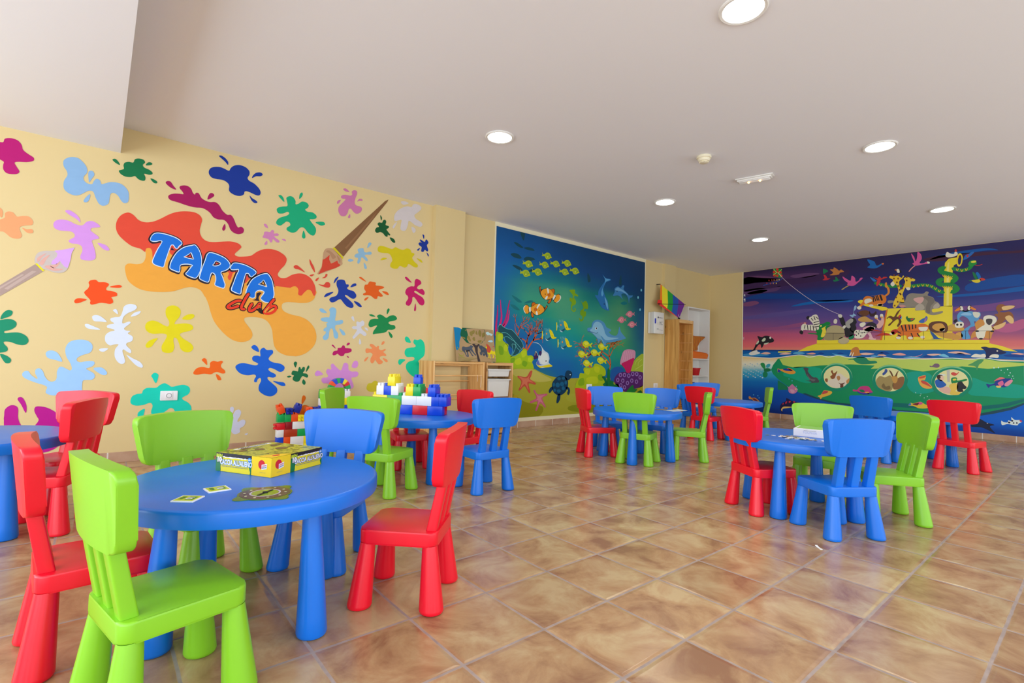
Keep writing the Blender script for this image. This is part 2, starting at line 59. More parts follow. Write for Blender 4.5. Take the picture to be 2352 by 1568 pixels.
('paint_splash', 'tall white paint splash left of the yellow one', '1 220 230 248 1|-537 616 4 19 15 11 20 -1 7 -11 -9 -13 -19 -12 -13 -15 -4 -17 2 -12 19 9 6 -5 -14 -16 -6 -9 6 -7 15 -2 -8 -10 16 -12 -1 -18 -16 -9 -1 -11 15 -18 0 -12 -11 4 -13 10 -3 -9 7 -24 3 -18 -9 -9 -14 8 -11 22 0 29 10 20 -13 0 -15 -4 -14 15 -1 24 12 15 16 7 -9 6 -15 4 2 11 19 7 -10 9 -2 10 14 7 16 4;1 220 230 248 1|-631 586 11 7 16 -5 19 -20 -21 0 -19 1;1 220 230 248 1|-652 551 7 5 15 -6 27 -14 -23 -1 -18 4;1 220 230 248 1|-568 617 11 4 6 -19 -10 6;1 220 230 248 1|-510 596 13 17 19 7 -5 -12 -15 -10;1 220 230 248 1|-604 456 9 5 19 0 -12 -13 -11 1;1 220 230 248 1|-517 437 22 -14 24 -14 11 -17 -6 -7 -21 13'),
('paint_splash', 'big pale blue paint splash behind the pink chair', '1 158 202 248 1|-819 358 6 10 10 0 8 -14 15 -14 3 3 -7 17 1 15 10 4 10 -12 6 -19 12 -17 14 -1 7 11 0 26 5 16 8 3 12 -7 12 -7 5 7 -5 20 -13 27 -4 30 9 24 20 11 27 1 18 -11 6 -18 -7 -20 -21 -10 -15 -11 -2 -11 10 -7 20 5 19 0 5 -9 -8 -12 -16 -8 5 -6 17 -12 5 -14 -8 -12 -18 -1 -10 -6 0 -39 0 -8 -64 -3 -19 -3 -19 8 -2 11 3 12 -9 9 -20 8 -22 11 -15 11;1 158 202 248 1|-759 435 6 10 14 2 15 -11 13 -30 -21 6 -20 7;1 158 202 248 1|-618 379 14 6 15 -3 14 -18 -5 -10 -15 4'),
('paint_splash', 'magenta paint splash behind the far left table', '1 186 0 144 1|-859 206 1 22 12 14 13 0 9 -12 1 -29 4 -19 5 -12 15 -29 18 17 14 25 -5 15 -8 21 2 15 13 2 22 -7 23 -18 15 -20 28 -48 -9 -37 -49 -42 -76 4 -40 58 -8 62;1 186 0 144 1|-827 265 7 8 9 -8 9 -26 -1 -26 -13 30'),
]
SEA_MURAL = [
('painted_sea_bed', None, '1 168 166 44 0|1378 408 180 0 183 -2 64 -25 66 -22 88 -16 162 -8 73 2 834 -1 0 -269 -1650 0;2 190 182 84 1|1564 397 164 2 104 -37 94 -39 -131 -13 -139 28 -91 19;2 140 138 8 1|1570 226 104 -53 166 -39 -37 -67 -173 0 -129 0 -7 183;2 172 172 52 1|2125 218 401 -4 442 -38 39 -46 -479 15 -401 13;2 136 142 14 1|2142 133 386 -9 480 -29 20 -28 -497 0 -387 21'),
('painted_seaweed', None, '1 0 66 82 1|1590 1340 37 2 1 -29 -8 -25 -19 20;1 0 66 82 1|1533 1262 30 0 37 -13 18 -13 -30 -2 -36 12;1 0 66 82 1|1624 1237 37 11 44 -2 19 -12 -31 -5 -44 1;1 0 66 82 1|1507 1175 29 12 42 -3 28 -21 -33 -8 -42 5;1 0 66 82 1|1624 1158 27 21 44 3 38 -9 -44 -16 -43 -5;1 0 66 82 1|1524 1102 32 4 43 -9 19 -18 -43 1;1 0 66 82 1|1667 1081 37 19 25 -1 -25 -17;1 0 66 82 1|2284 1149 28 -22 8 -36 -30 -8;1 0 66 82 1|2672 1107 7 45 17 36 9 -32 -2 -51;1 0 112 120 1|1525 898 51 -13 43 -25 -42 -2;1 0 112 120 1|1638 854 49 24 37 -1 -37 -18;1 0 112 120 1|1516 832 38 1 49 -30 -48 3;1 0 112 120 1|2698 955 53 19 36 -13 -44 -18'),
('painted_fish', None, '4 180 196 20 1|1796 1233 8 -9 10 -3 10 6 12 9 15 4 16 -1 12 -10 7 -10 7 -8 -2 -4 -13 -4 -12 -7 -13 -5 -15 1 -11 10 -5 7 -10 -1 -18 -1 7 10;5 150 180 44 1|1839 1228 15 5 15 -3 9 -13 -13 -15 -15 -4 -13 5 -6 9;6 206 214 70 1|1844 1211 8 4 6 -4 -6 -8 -7 2;6 30 60 60 1|1873 1218 4 0 -2 -4 -3 0'),
('painted_fish', None, '4 180 196 20 1|1615 1150 9 -9 10 -3 10 6 11 8 16 4 15 -1 13 -10 6 -11 7 -9 -2 -4 -12 -3 -12 -7 -14 -5 -15 1 -11 11 -5 7 -9 -1 -18 -1 7 10;5 150 180 44 1|1659 1144 15 5 14 -3 9 -14 -13 -15 -15 -4 -13 5 -5 10;6 206 214 70 1|1663 1127 8 4 7 -5 -6 -7 -8 1;6 30 60 60 1|1692 1134 4 -1 -1 -4 -4 1'),
('painted_fish', None, '4 180 196 20 1|1772 1165 9 -9 9 -3 10 6 12 8 15 4 15 -2 13 -9 6 -10 7 -9 -2 -4 -12 -3 -12 -7 -13 -5 -15 2 -11 10 -5 7 -10 -2 -17 0 6 9;5 150 180 44 1|1815 1159 15 5 14 -3 9 -13 -12 -15 -16 -4 -12 5 -6 9;6 206 214 70 1|1820 1142 8 4 6 -4 -6 -7 -7 1;6 30 60 60 1|1849 1149 3 0 -1 -4 -4 0'),
('painted_fish', None, '4 180 196 20 1|1880 1189 9 -10 10 -3 10 6 13 8 15 5 16 -2 13 -10 7 -9 7 -9 -2 -4 -13 -4 -12 -7 -14 -5 -16 1 -11 11 -5 7 -10 -2 -19 0 7 10;5 150 180 44 1|1925 1183 16 5 14 -3 10 -14 -14 -15 -15 -4 -14 5 -5 9;6 206 214 70 1|1929 1165 9 4 7 -4 -7 -7 -7 1;6 30 60 60 1|1960 1172 3 0 -1 -4 -4 1'),
('painted_fish', None, '4 180 196 20 1|1996 1211 9 -10 11 -3 11 7 12 8 17 4 16 -1 14 -10 7 -10 7 -9 -2 -4 -13 -4 -13 -7 -15 -5 -16 1 -12 10 -5 8 -10 -2 -20 -1 8 11;5 150 180 44 1|2043 1205 16 5 15 -3 10 -13 -14 -16 -16 -4 -14 5 -6 9;6 206 214 70 1|2047 1188 9 4 7 -5 -6 -7 -8 1;6 30 60 60 1|2079 1195 4 0 -1 -4 -4 0'),
('painted_fish', None, '4 180 196 20 1|1593 1083 9 -10 10 -3 9 6 12 8 15 3 15 -1 13 -10 6 -10 7 -10 -2 -4 -12 -3 -12 -7 -13 -4 -15 1 -11 11 -5 7 -9 -1 -18 -1 7 10;5 150 180 44 1|1636 1076 15 5 14 -4 9 -13 -12 -16 -15 -4 -13 6 -5 9;6 206 214 70 1|1641 1058 8 4 6 -5 -6 -7 -7 2;6 30 60 60 1|1670 1065 3 -1 -1 -3 -4 0'),
('painted_fish', None, '4 180 196 20 1|1703 1107 9 -10 10 -3 11 6 12 9 16 4 16 -2 13 -10 6 -11 8 -9 -3 -4 -12 -4 -13 -7 -14 -4 -15 1 -11 11 -6 7 -10 -1 -18 -1 7 11;5 150 180 44 1|1748 1101 16 5 15 -4 9 -14 -13 -16 -16 -3 -13 5 -6 10;6 206 214 70 1|1753 1083 9 4 6 -5 -6 -7 -8 1;6 30 60 60 1|1783 1089 4 0 -1 -4 -4 1'),
('painted_fish', None, '4 180 196 20 1|1974 1143 9 -9 10 -3 11 6 13 8 16 4 16 -1 14 -11 7 -10 7 -9 -2 -4 -13 -3 -13 -8 -14 -4 -17 1 -11 11 -5 7 -11 -1 -19 -1 7 10;5 150 180 44 1|2020 1137 16 5 16 -3 9 -14 -14 -15 -16 -4 -14 5 -5 9;6 206 214 70 1|2025 1119 9 4 6 -4 -6 -7 -8 1;6 30 60 60 1|2056 1126 4 0 -1 -4 -4 1'),
('painted_fish', None, '4 180 196 20 1|2083 1166 9 -10 11 -3 11 7 13 8 17 4 17 -1 14 -10 7 -11 8 -9 -2 -4 -14 -4 -13 -7 -15 -5 -17 1 -12 11 -5 8 -11 -2 -20 -1 8 11;5 150 180 44 1|2131 1160 17 5 16 -3 10 -14 -15 -16 -17 -4 -14 5 -6 10;6 206 214 70 1|2136 1142 9 4 7 -5 -7 -7 -8 2;6 30 60 60 1|2168 1149 4 0 -1 -4 -4 0'),
('painted_fish', None, '4 206 208 20 1|2243 602 11 14 23 8 22 -4 18 -11 11 -9 24 11 5 -8 -15 -11 9 -14 -12 -3 -15 11 -14 -4 -8 -10 -15 2 -8 -6 -11 7 -18 10;5 222 222 70 1|2258 602 17 12 27 -2 9 -11 -17 -9 -23 0;6 60 70 20 1|2258 597 4 3 4 -4 -5 -2'),
('painted_fish', None, '4 206 208 20 1|2426 589 12 14 24 9 24 -5 19 -11 12 -10 25 12 5 -9 -15 -11 9 -14 -12 -3 -17 11 -15 -4 -8 -10 -16 2 -8 -6 -12 7 -19 11;5 222 222 70 1|2442 588 19 13 28 -2 10 -12 -18 -8 -25 -1;6 60 70 20 1|2442 584 5 3 3 -4 -4 -2'),
('painted_fish', None, '4 206 208 20 1|2197 524 11 14 22 8 22 -5 17 -11 12 -9 23 11 5 -9 -14 -10 8 -14 -11 -3 -15 11 -15 -3 -7 -10 -15 2 -7 -6 -11 7 -18 10;5 222 222 70 1|2211 523 18 13 26 -3 9 -11 -17 -8 -22 -1;6 60 70 20 1|2212 519 4 3 3 -4 -4 -2'),
('painted_fish', None, '4 206 208 20 1|2341 540 12 14 23 8 23 -4 18 -12 12 -9 25 11 4 -9 -14 -11 8 -14 -12 -2 -15 10 -15 -3 -8 -10 -15 2 -9 -6 -11 7 -18 11;5 222 222 70 1|2356 539 18 13 27 -3 10 -11 -17 -9 -24 0;6 60 70 20 1|2356 535 5 3 3 -4 -4 -3'),
('painted_fish', None, '4 206 208 20 1|2417 481 13 14 24 8 23 -5 19 -12 12 -9 25 11 5 -9 -15 -11 9 -14 -12 -3 -16 11 -16 -3 -7 -10 -16 2 -9 -6 -11 8 -19 11;5 222 222 70 1|2433 480 19 12 28 -3 10 -11 -18 -8 -24 -1;6 60 70 20 1|2434 475 4 3 4 -4 -5 -2'),
('painted_fish', None, '4 206 208 20 1|2255 456 12 13 22 8 23 -5 17 -12 12 -9 24 11 4 -9 -14 -10 8 -15 -11 -2 -15 11 -15 -3 -7 -10 -15 2 -8 -5 -11 7 -18 10;5 222 222 70 1|2270 454 18 12 26 -3 10 -11 -17 -8 -23 0;6 60 70 20 1|2270 450 5 3 3 -4 -4 -2'),
('painted_fish', None, '4 206 118 134 1|2765 862 18 19 25 16 26 4 23 -8 9 -12 14 10 10 7 -6 -19 11 -14 -16 5 -14 2 -12 -16 -26 -10 -21 3 -19 9;5 228 160 160 1|2792 868 22 19 19 1 11 -13 -12 -15 -19 -1;6 196 86 104 1|2823 879 8 0 -1 -12 -9 0'),
('painted_fish', None, '4 206 118 134 1|2656 806 18 19 24 16 25 4 23 -9 8 -11 14 9 10 7 -7 -19 11 -13 -15 4 -14 2 -11 -15 -25 -9 -21 2 -18 10;5 228 160 160 1|2683 812 21 19 18 1 11 -13 -12 -14 -18 -2;6 196 86 104 1|2712 823 9 0 -2 -12 -8 0'),
('painted_fish', None, '4 206 118 134 1|2794 777 19 19 25 16 26 4 23 -9 10 -12 14 10 10 6 -6 -19 11 -13 -17 4 -14 2 -12 -15 -26 -10 -21 3 -19 10;5 228 160 160 1|2822 783 22 18 19 2 11 -14 -12 -14 -19 -2;6 196 86 104 1|2853 793 9 0 -2 -12 -9 0'),
('painted_fish', None, '4 44 40 30 1|1774 979 17 10 2 -20 26 4 36 11 38 -5 23 8 17 -8 -2 -22 -8 -12 19 -4 25 13 25 -7 3 -25 -26 -29 -30 -8 -17 12 -10 13 -16 -23 -22 -16 -15 9 16 18 -20 -2 -31 6 -27 20 -13 20;5 240 160 34 1|1792 947 24 22 37 11 39 -5 27 -23 3 -20 -22 -18 -44 -14 -31 6 -23 19;5 206 104 10 1|1780 977 10 8 -1 -22 3 -13 -8 9;5 206 104 10 1|1896 976 19 8 14 -7 -4 -21 -12 -1;5 206 104 10 1|1879 900 20 9 -6 -19 -17 -14 -9 6;6 230 236 226 1|1851 981 15 1 7 -21 -5 -20 -7 6 -5 16;6 230 236 226 1|1833 903 15 20 12 4 1 -10 -10 -17;6 206 104 10 1|1862 943 22 7 6 -16 -14 -11 -15 4;5 230 236 226 1|1926 941 17 -2 -12 -23 -13 -11 -6 11;5 240 160 34 1|1946 939 22 11 18 -6 1 -22 -22 -23 -26 -9 -13 11 16 20;6 230 236 226 1|1985 946 11 -9 -1 -17 -23 -24 -28 -11 28 18 15 19;6 120 60 30 1|1835 941 7 -1 -2 -6 -6 1'),
('painted_fish', None, '4 44 40 30 1|1865 850 -12 11 -12 -19 -23 7 -30 13 -38 0 -17 10 -20 -6 -8 -20 1 -13 -19 -2 -15 15 -26 -4 -14 -22 11 -29 22 -11 20 9 15 11 4 -23 13 -18 17 6 -6 19 18 -5 32 2 36 16 23 18;5 240 160 34 1|1831 820 -13 25 -31 14 -38 -1 -35 -18 -13 -19 12 -19 34 -19 32 2 32 16;5 206 104 10 1|1858 848 -6 9 -10 -22 -10 -12 13 8;5 206 104 10 1|1745 859 -13 9 -16 -5 -6 -19 10 -3;5 206 104 10 1|1726 786 -14 11 -4 -19 10 -14 10 4;6 230 236 226 1|1790 860 -14 2 -16 -20 -5 -18 10 4 11 15;6 230 236 226 1|1770 784 -5 20 -9 5 -6 -9 2 -17;6 206 104 10 1|1761 825 -17 9 -13 -14 8 -13 15 2;5 230 236 226 1|1702 830 -16 -1 0 -21 7 -13 10 10;5 240 160 34 1|1683 830 -15 12 -18 -4 -11 -19 9 -24 19 -11 16 9 -4 20;6 230 236 226 1|1652 840 -13 -7 -7 -15 9 -24 19 -13 -16 19 -5 19;6 120 60 30 1|1786 819 -6 1 -2 -6 7 0'),
('painted_seahorse', None, '4 124 168 12 1|2088 995 54 9 5 -25 34 -12 -4 -11 -33 2 -7 -16 23 -23 -7 -26 -28 -13 -7 -20 16 -15 16 7 -10 11 16 0 3 -16 -22 -12 -26 14 -6 30 8 25 -22 11 3 25 25 -5 3 26 -23 18'),
('painted_seahorse', None, '4 112 158 10 1|2215 930 20 -16 15 11 26 5 20 -29 -3 -31 -30 0 -15 -19 27 -3 -3 -34 -18 -9 -7 -21 -23 -15 -22 11 -2 18 13 -12 18 2 3 20 -23 14 3 28 30 21 -9 25'),
('painted_dolphin', None, '4 36 112 176 1|2459 1165 37 -25 67 -2 1 -11 -33 -12 -25 -11 -31 -52 9 -32 17 -30 30 -35 10 -42 9 -32 -45 2 -50 17 -34 39 -45 49 36 3 6 38 39 47 32 36 -5 21;5 88 164 212 1|2470 1157 35 -22 52 -1 -28 -14 -31 -17 -30 -58 10 -36 -18 -23 -9 36 39 74 4 33;5 104 172 214 1|2493 984 35 -40 9 -37 -4 -19 -17 23 -13 36;6 16 40 70 1|2496 928 -1 -2 -2 -1 -2 -1 -3 -1 -3 1 -2 1 0 2 0 2 2 2 3 1 2 0 3 -1 2 -1'),
('painted_dolphin', None, '4 58 128 184 1|2597 1005 21 35 -1 28 42 21 35 -7 26 23 23 -1 -8 -31 50 -26 27 -16 46 5 -9 -16 -31 -14 -8 -43 -15 46 -41 30 -49 -11 19 -40 -36 21 -35 5;5 110 170 212 1|2624 1060 31 20 31 -5 58 -15 50 -28 -45 12 -54 10 -52 0;6 16 40 70 1|2654 1049 0 -2 -2 -2 -2 -1 -3 0 -2 0 -2 2 -1 2 1 2 2 1 2 1 3 1 2 -1 2 -1'),
('painted_dolphin', None, '6 78 146 194 1|2293 718 17 9 31 5 6 31 31 26 56 7 57 -17 35 -36 50 -13 1 -16 -25 -7 42 -22 52 -2 25 26 16 50 23 -43 50 -36 9 -16 -105 -24 -85 -15 -50 -5 -23 -33 -34 41 -9 16 -39 -34 -13 37 -61 38 -47 11;7 136 188 216 1|2349 727 22 38 39 16 49 -13 34 -43 18 -36 50 -24 120 0 -85 -18 -84 -6 -50 29 -64 7 -72 28;8 120 178 206 1|2326 697 56 -13 47 3 50 -48 26 -41 -42 41 -49 13 -48 29;8 236 240 240 1|2410 727 -1 -5 -3 -4 -5 -2 -6 -1 -5 2 -4 4 -1 4 1 5 3 4 5 2 6 0 5 -1 4 -4;9 24 30 40 1|2407 727 0 -3 -2 -2 -3 -2 -3 0 -3 1 -2 3 -1 3 0 3 2 2 3 2 3 0 3 -1 2 -3;8 40 90 130 2 4 4|2303 696 55 -2 39 -6 24 9'),
('painted_coral', None, '2 208 88 22 2 14 9|1675 486 -8 52 8 36;2 208 88 22 2 9 6|1675 574 -1 28 15 27;2 208 88 22 2 6 4|1689 629 -13 21 -21 15;2 208 88 22 2 4 3|1655 665 -15 14 -9 8;2 208 88 22 2 3 2|1631 687 0 11 -5 14;2 208 88 22 2 3 2|1631 687 -14 2 -11 4;2 208 88 22 2 4 3|1655 665 -16 12 -25 5;2 208 88 22 2 3 2|1614 682 -18 5 -17 2;2 208 88 22 2 3 2|1614 682 -10 3 -15 8;2 208 88 22 2 6 4|1689 629 8 19 -3 19;2 208 88 22 2 4 3|1694 667 -12 13 -12 11;2 208 88 22 2 3 2|1670 691 -13 8 -8 6;2 208 88 22 2 3 2|1670 691 -14 2 -9 4;2 208 88 22 2 4 3|1694 667 9 14 10 11;2 208 88 22 2 3 2|1713 692 -6 10 -4 6;2 208 88 22 2 3 2|1713 692 2 8 5 11;2 208 88 22 2 6 4|1689 629 20 23 9 14;2 208 88 22 2 4 3|1718 666 20 3 16 4;2 208 88 22 2 3 2|1754 673 10 -2 15 -2;2 208 88 22 2 3 2|1754 673 14 -8 9 -4;2 208 88 22 2 4 3|1718 666 -4 19 8 16;2 208 88 22 2 3 2|1722 701 -14 7 -13 12;2 208 88 22 2 3 2|1722 701 -5 16 -1 12;2 208 88 22 2 9 6|1675 574 2 21 5 34;2 208 88 22 2 6 4|1682 629 4 18 15 14;2 208 88 22 2 4 3|1701 661 -4 13 0 10;2 208 88 22 2 3 2|1697 684 -11 5 -8 2;2 208 88 22 2 3 2|1697 684 8 7 5 5;2 208 88 22 2 4 3|1701 661 14 1 17 7;2 208 88 22 2 3 2|1732 669 13 -3 9 -4;2 208 88 22 2 3 2|1732 669 3 8 6 9;2 208 88 22 2 6 4|1682 629 19 8 25 16;2 208 88 22 2 4 3|1726 653 3 15 11 12;2 208 88 22 2 3 2|1740 680 8 5 11 9;2 208 88 22 2 3 2|1740 680 13 5 7 5;2 208 88 22 2 4 3|1726 653 5 13 -3 15;2 208 88 22 2 3 2|1728 681 -7 11 -7 7;2 208 88 22 2 3 2|1728 681 12 7 6 12;2 208 88 22 2 6 4|1682 629 16 19 7 21;2 208 88 22 2 4 3|1705 669 -2 14 -6 17;2 208 88 22 2 3 2|1697 700 8 16 1 10;2 208 88 22 2 3 2|1697 700 -14 8 -17 3;2 208 88 22 2 4 3|1705 669 -2 12 -10 13;2 208 88 22 2 3 2|1693 694 6 8 5 8;2 208 88 22 2 3 2|1693 694 -13 10 -9 5;2 208 88 22 2 9 6|1675 574 -19 22 -32 13;2 208 88 22 2 6 4|1624 609 -22 2 -32 3;2 208 88 22 2 4 3|1570 614 -13 -6 -17 -8;2 208 88 22 2 3 2|1540 600 -4 -11 -3 -10;2 208 88 22 2 3 2|1540 600 -9 2 -10 3;2 208 88 22 2 4 3|1570 614 -21 -7 -14 -9;2 208 88 22 2 3 2|1535 598 -11 -12 -4 -8;2 208 88 22 2 3 2|1535 598 -5 -8 -5 -10;2 208 88 22 2 6 4|1624 609 -26 3 -19 3;2 208 88 22 2 4 3|1579 615 -14 -8 -9 -6;2 208 88 22 2 3 2|1556 601 -2 -10 -1 -6;2 208 88 22 2 3 2|1556 601 -2 -6 -4 -7;2 208 88 22 2 4 3|1579 615 -17 5 -14 10;2 208 88 22 2 3 2|1548 630 -8 13 -3 8;2 208 88 22 2 3 2|1548 630 -10 3 -11 7;2 208 88 22 2 6 4|1624 609 -21 4 -18 6;2 208 88 22 2 4 3|1585 619 -15 6 -14 2;2 208 88 22 2 3 2|1556 627 -9 6 -8 9;2 208 88 22 2 3 2|1556 627 -9 -5 -12 -5;2 208 88 22 2 4 3|1585 619 -13 5 -12 11;2 208 88 22 2 3 2|1560 635 -5 9 -8 9;2 208 88 22 2 3 2|1560 635 -6 6 -9 6;2 208 88 22 2 14 9|1677 532 31 41 24 28;2 208 88 22 2 10 6|1732 601 38 11 29 2;2 208 88 22 2 7 4|1799 614 14 17 9 14;2 208 88 22 2 4 3|1822 645 0 8 -1 13;2 208 88 22 2 3 2|1821 666 0 5 0 4;2 208 88 22 2 4 3|1822 645 0 17 -1 12;2 208 88 22 2 3 2|1821 674 0 8 -1 12;2 208 88 22 2 3 2|1821 674 -6 9 -5 11;2 208 88 22 2 7 4|1799 614 24 9 -1 13;2 208 88 22 2 4 3|1822 636 0 17 -1 14;2 208 88 22 2 3 2|1821 667 0 7 0 12;2 208 88 22 2 3 2|1821 667 0 10 0 9;2 208 88 22 2 7 4|1799 614 18 2 6 1;2 208 88 22 2 4 3|1823 617 0 2 0 7;2 208 88 22 2 3 2|1823 626 0 3 0 6;2 208 88 22 2 3 2|1823 626 -1 10 0 9;2 208 88 22 2 4 3|1823 617 0 -9 1 -5;2 208 88 22 2 3 2|1824 603 0 -9 0 -7;2 208 88 22 2 10 6|1732 601 16 33 0 25;2 208 88 22 2 7 4|1748 659 -1 23 9 14;2 208 88 22 2 4 3|1756 696 4 8 11 14;2 208 88 22 2 3 2|1771 718 12 5 9 8;2 208 88 22 2 3 2|1771 718 5 9 1 11;2 208 88 22 2 4 3|1756 696 3 15 -2 15;2 208 88 22 2 3 2|1757 726 3 9 -2 9;2 208 88 22 2 3 2|1757 726 12 7 8 6;2 208 88 22 2 7 4|1748 659 17 23 7 20;2 208 88 22 2 4 3|1772 702 8 10 18 17;2 208 88 22 2 3 2|1798 729 15 3 6 -1;2 208 88 22 2 3 2|1798 729 -3 12 1 14;2 208 88 22 2 4 3|1772 702 7 13 14 20;2 208 88 22 2 3 2|1793 735 -5 9 -12 14;2 208 88 22 2 3 2|1793 735 16 11 9 12;2 208 88 22 2 7 4|1748 659 30 16 19 12;2 208 88 22 2 4 3|1797 687 17 19 6 11;2 208 88 22 2 3 2|1820 717 -1 10 0 12;2 208 88 22 2 3 2|1820 717 -1 8 0 7;2 208 88 22 2 4 3|1797 687 13 15 2 21;2 208 88 22 2 3 2|1812 723 2 14 -1 14;2 208 88 22 2 3 2|1812 723 -13 8 -6 11;2 208 88 22 2 10 6|1732 601 22 29 19 22;2 208 88 22 2 7 4|1773 652 26 6 19 12;2 208 88 22 2 4 3|1818 670 3 7 0 10;2 208 88 22 2 3 2|1821 687 0 5 -1 5;2 208 88 22 2 3 2|1821 687 -1 7 0 5;2 208 88 22 2 4 3|1818 670 3 2 0 7;2 208 88 22 2 3 2|1821 679 0 8 0 6;2 208 88 22 2 3 2|1821 679 0 2 0 6;2 208 88 22 2 7 4|1773 652 -1 22 6 27;2 208 88 22 2 4 3|1778 701 -13 18 -11 14;2 208 88 22 2 3 2|1754 733 13 16 5 12;2 208 88 22 2 3 2|1754 733 -13 4 -16 9;2 208 88 22 2 4 3|1778 701 7 17 12 17;2 208 88 22 2 3 2|1797 735 15 2 7 6;2 208 88 22 2 3 2|1797 735 14 4 8 10;2 208 88 22 2 7 4|1773 652 20 4 27 12;2 208 88 22 2 4 3|1820 668 1 13 0 6;2 208 88 22 2 3 2|1821 687 0 6 -1 2;2 208 88 22 2 14 9|1662 532 -42 28 -19 44;2 208 88 22 2 9 6|1601 604 -8 29 12 39;2 208 88 22 2 6 4|1605 672 12 20 24 17;2 208 88 22 2 4 3|1641 709 22 12 20 11;2 208 88 22 2 3 2|1683 732 -1 9 3 15;2 208 88 22 2 3 2|1683 732 7 18 -2 11;2 208 88 22 2 4 3|1641 709 0 14 -5 20;2 208 88 22 2 3 2|1636 743 7 9 11 10;2 208 88 22 2 3 2|1636 743 -4 10 -2 14;2 208 88 22 2 6 4|1605 672 -27 25 -11 18;2 208 88 22 2 4 3|1567 715 -1 20 -2 14;2 208 88 22 2 3 2|1564 749 -6 10 -3 13;2 208 88 22 2 3 2|1564 749 -13 4 -10 9;2 208 88 22 2 4 3|1567 715 -4 13 2 19;2 208 88 22 2 3 2|1565 747 -9 14 -8 9;2 208 88 22 2 3 2|1565 747 4 14 6 10;2 208 88 22 2 6 4|1605 672 7 24 12 23;2 208 88 22 2 4 3|1624 719 19 8 13 11;2 208 88 22 2 3 2|1656 738 10 4 13 5;2 208 88 22 2 3 2|1656 738 7 10 0 11;2 208 88 22 2 4 3|1624 719 20 12 18 13;2 208 88 22 2 3 2|1662 744 6 9 7 12;2 208 88 22 2 3 2|1662 744 13 2 17 0;2 208 88 22 2 9 6|1601 604 -14 31 -19 22;2 208 88 22 2 6 4|1568 657 -3 17 -5 27'),
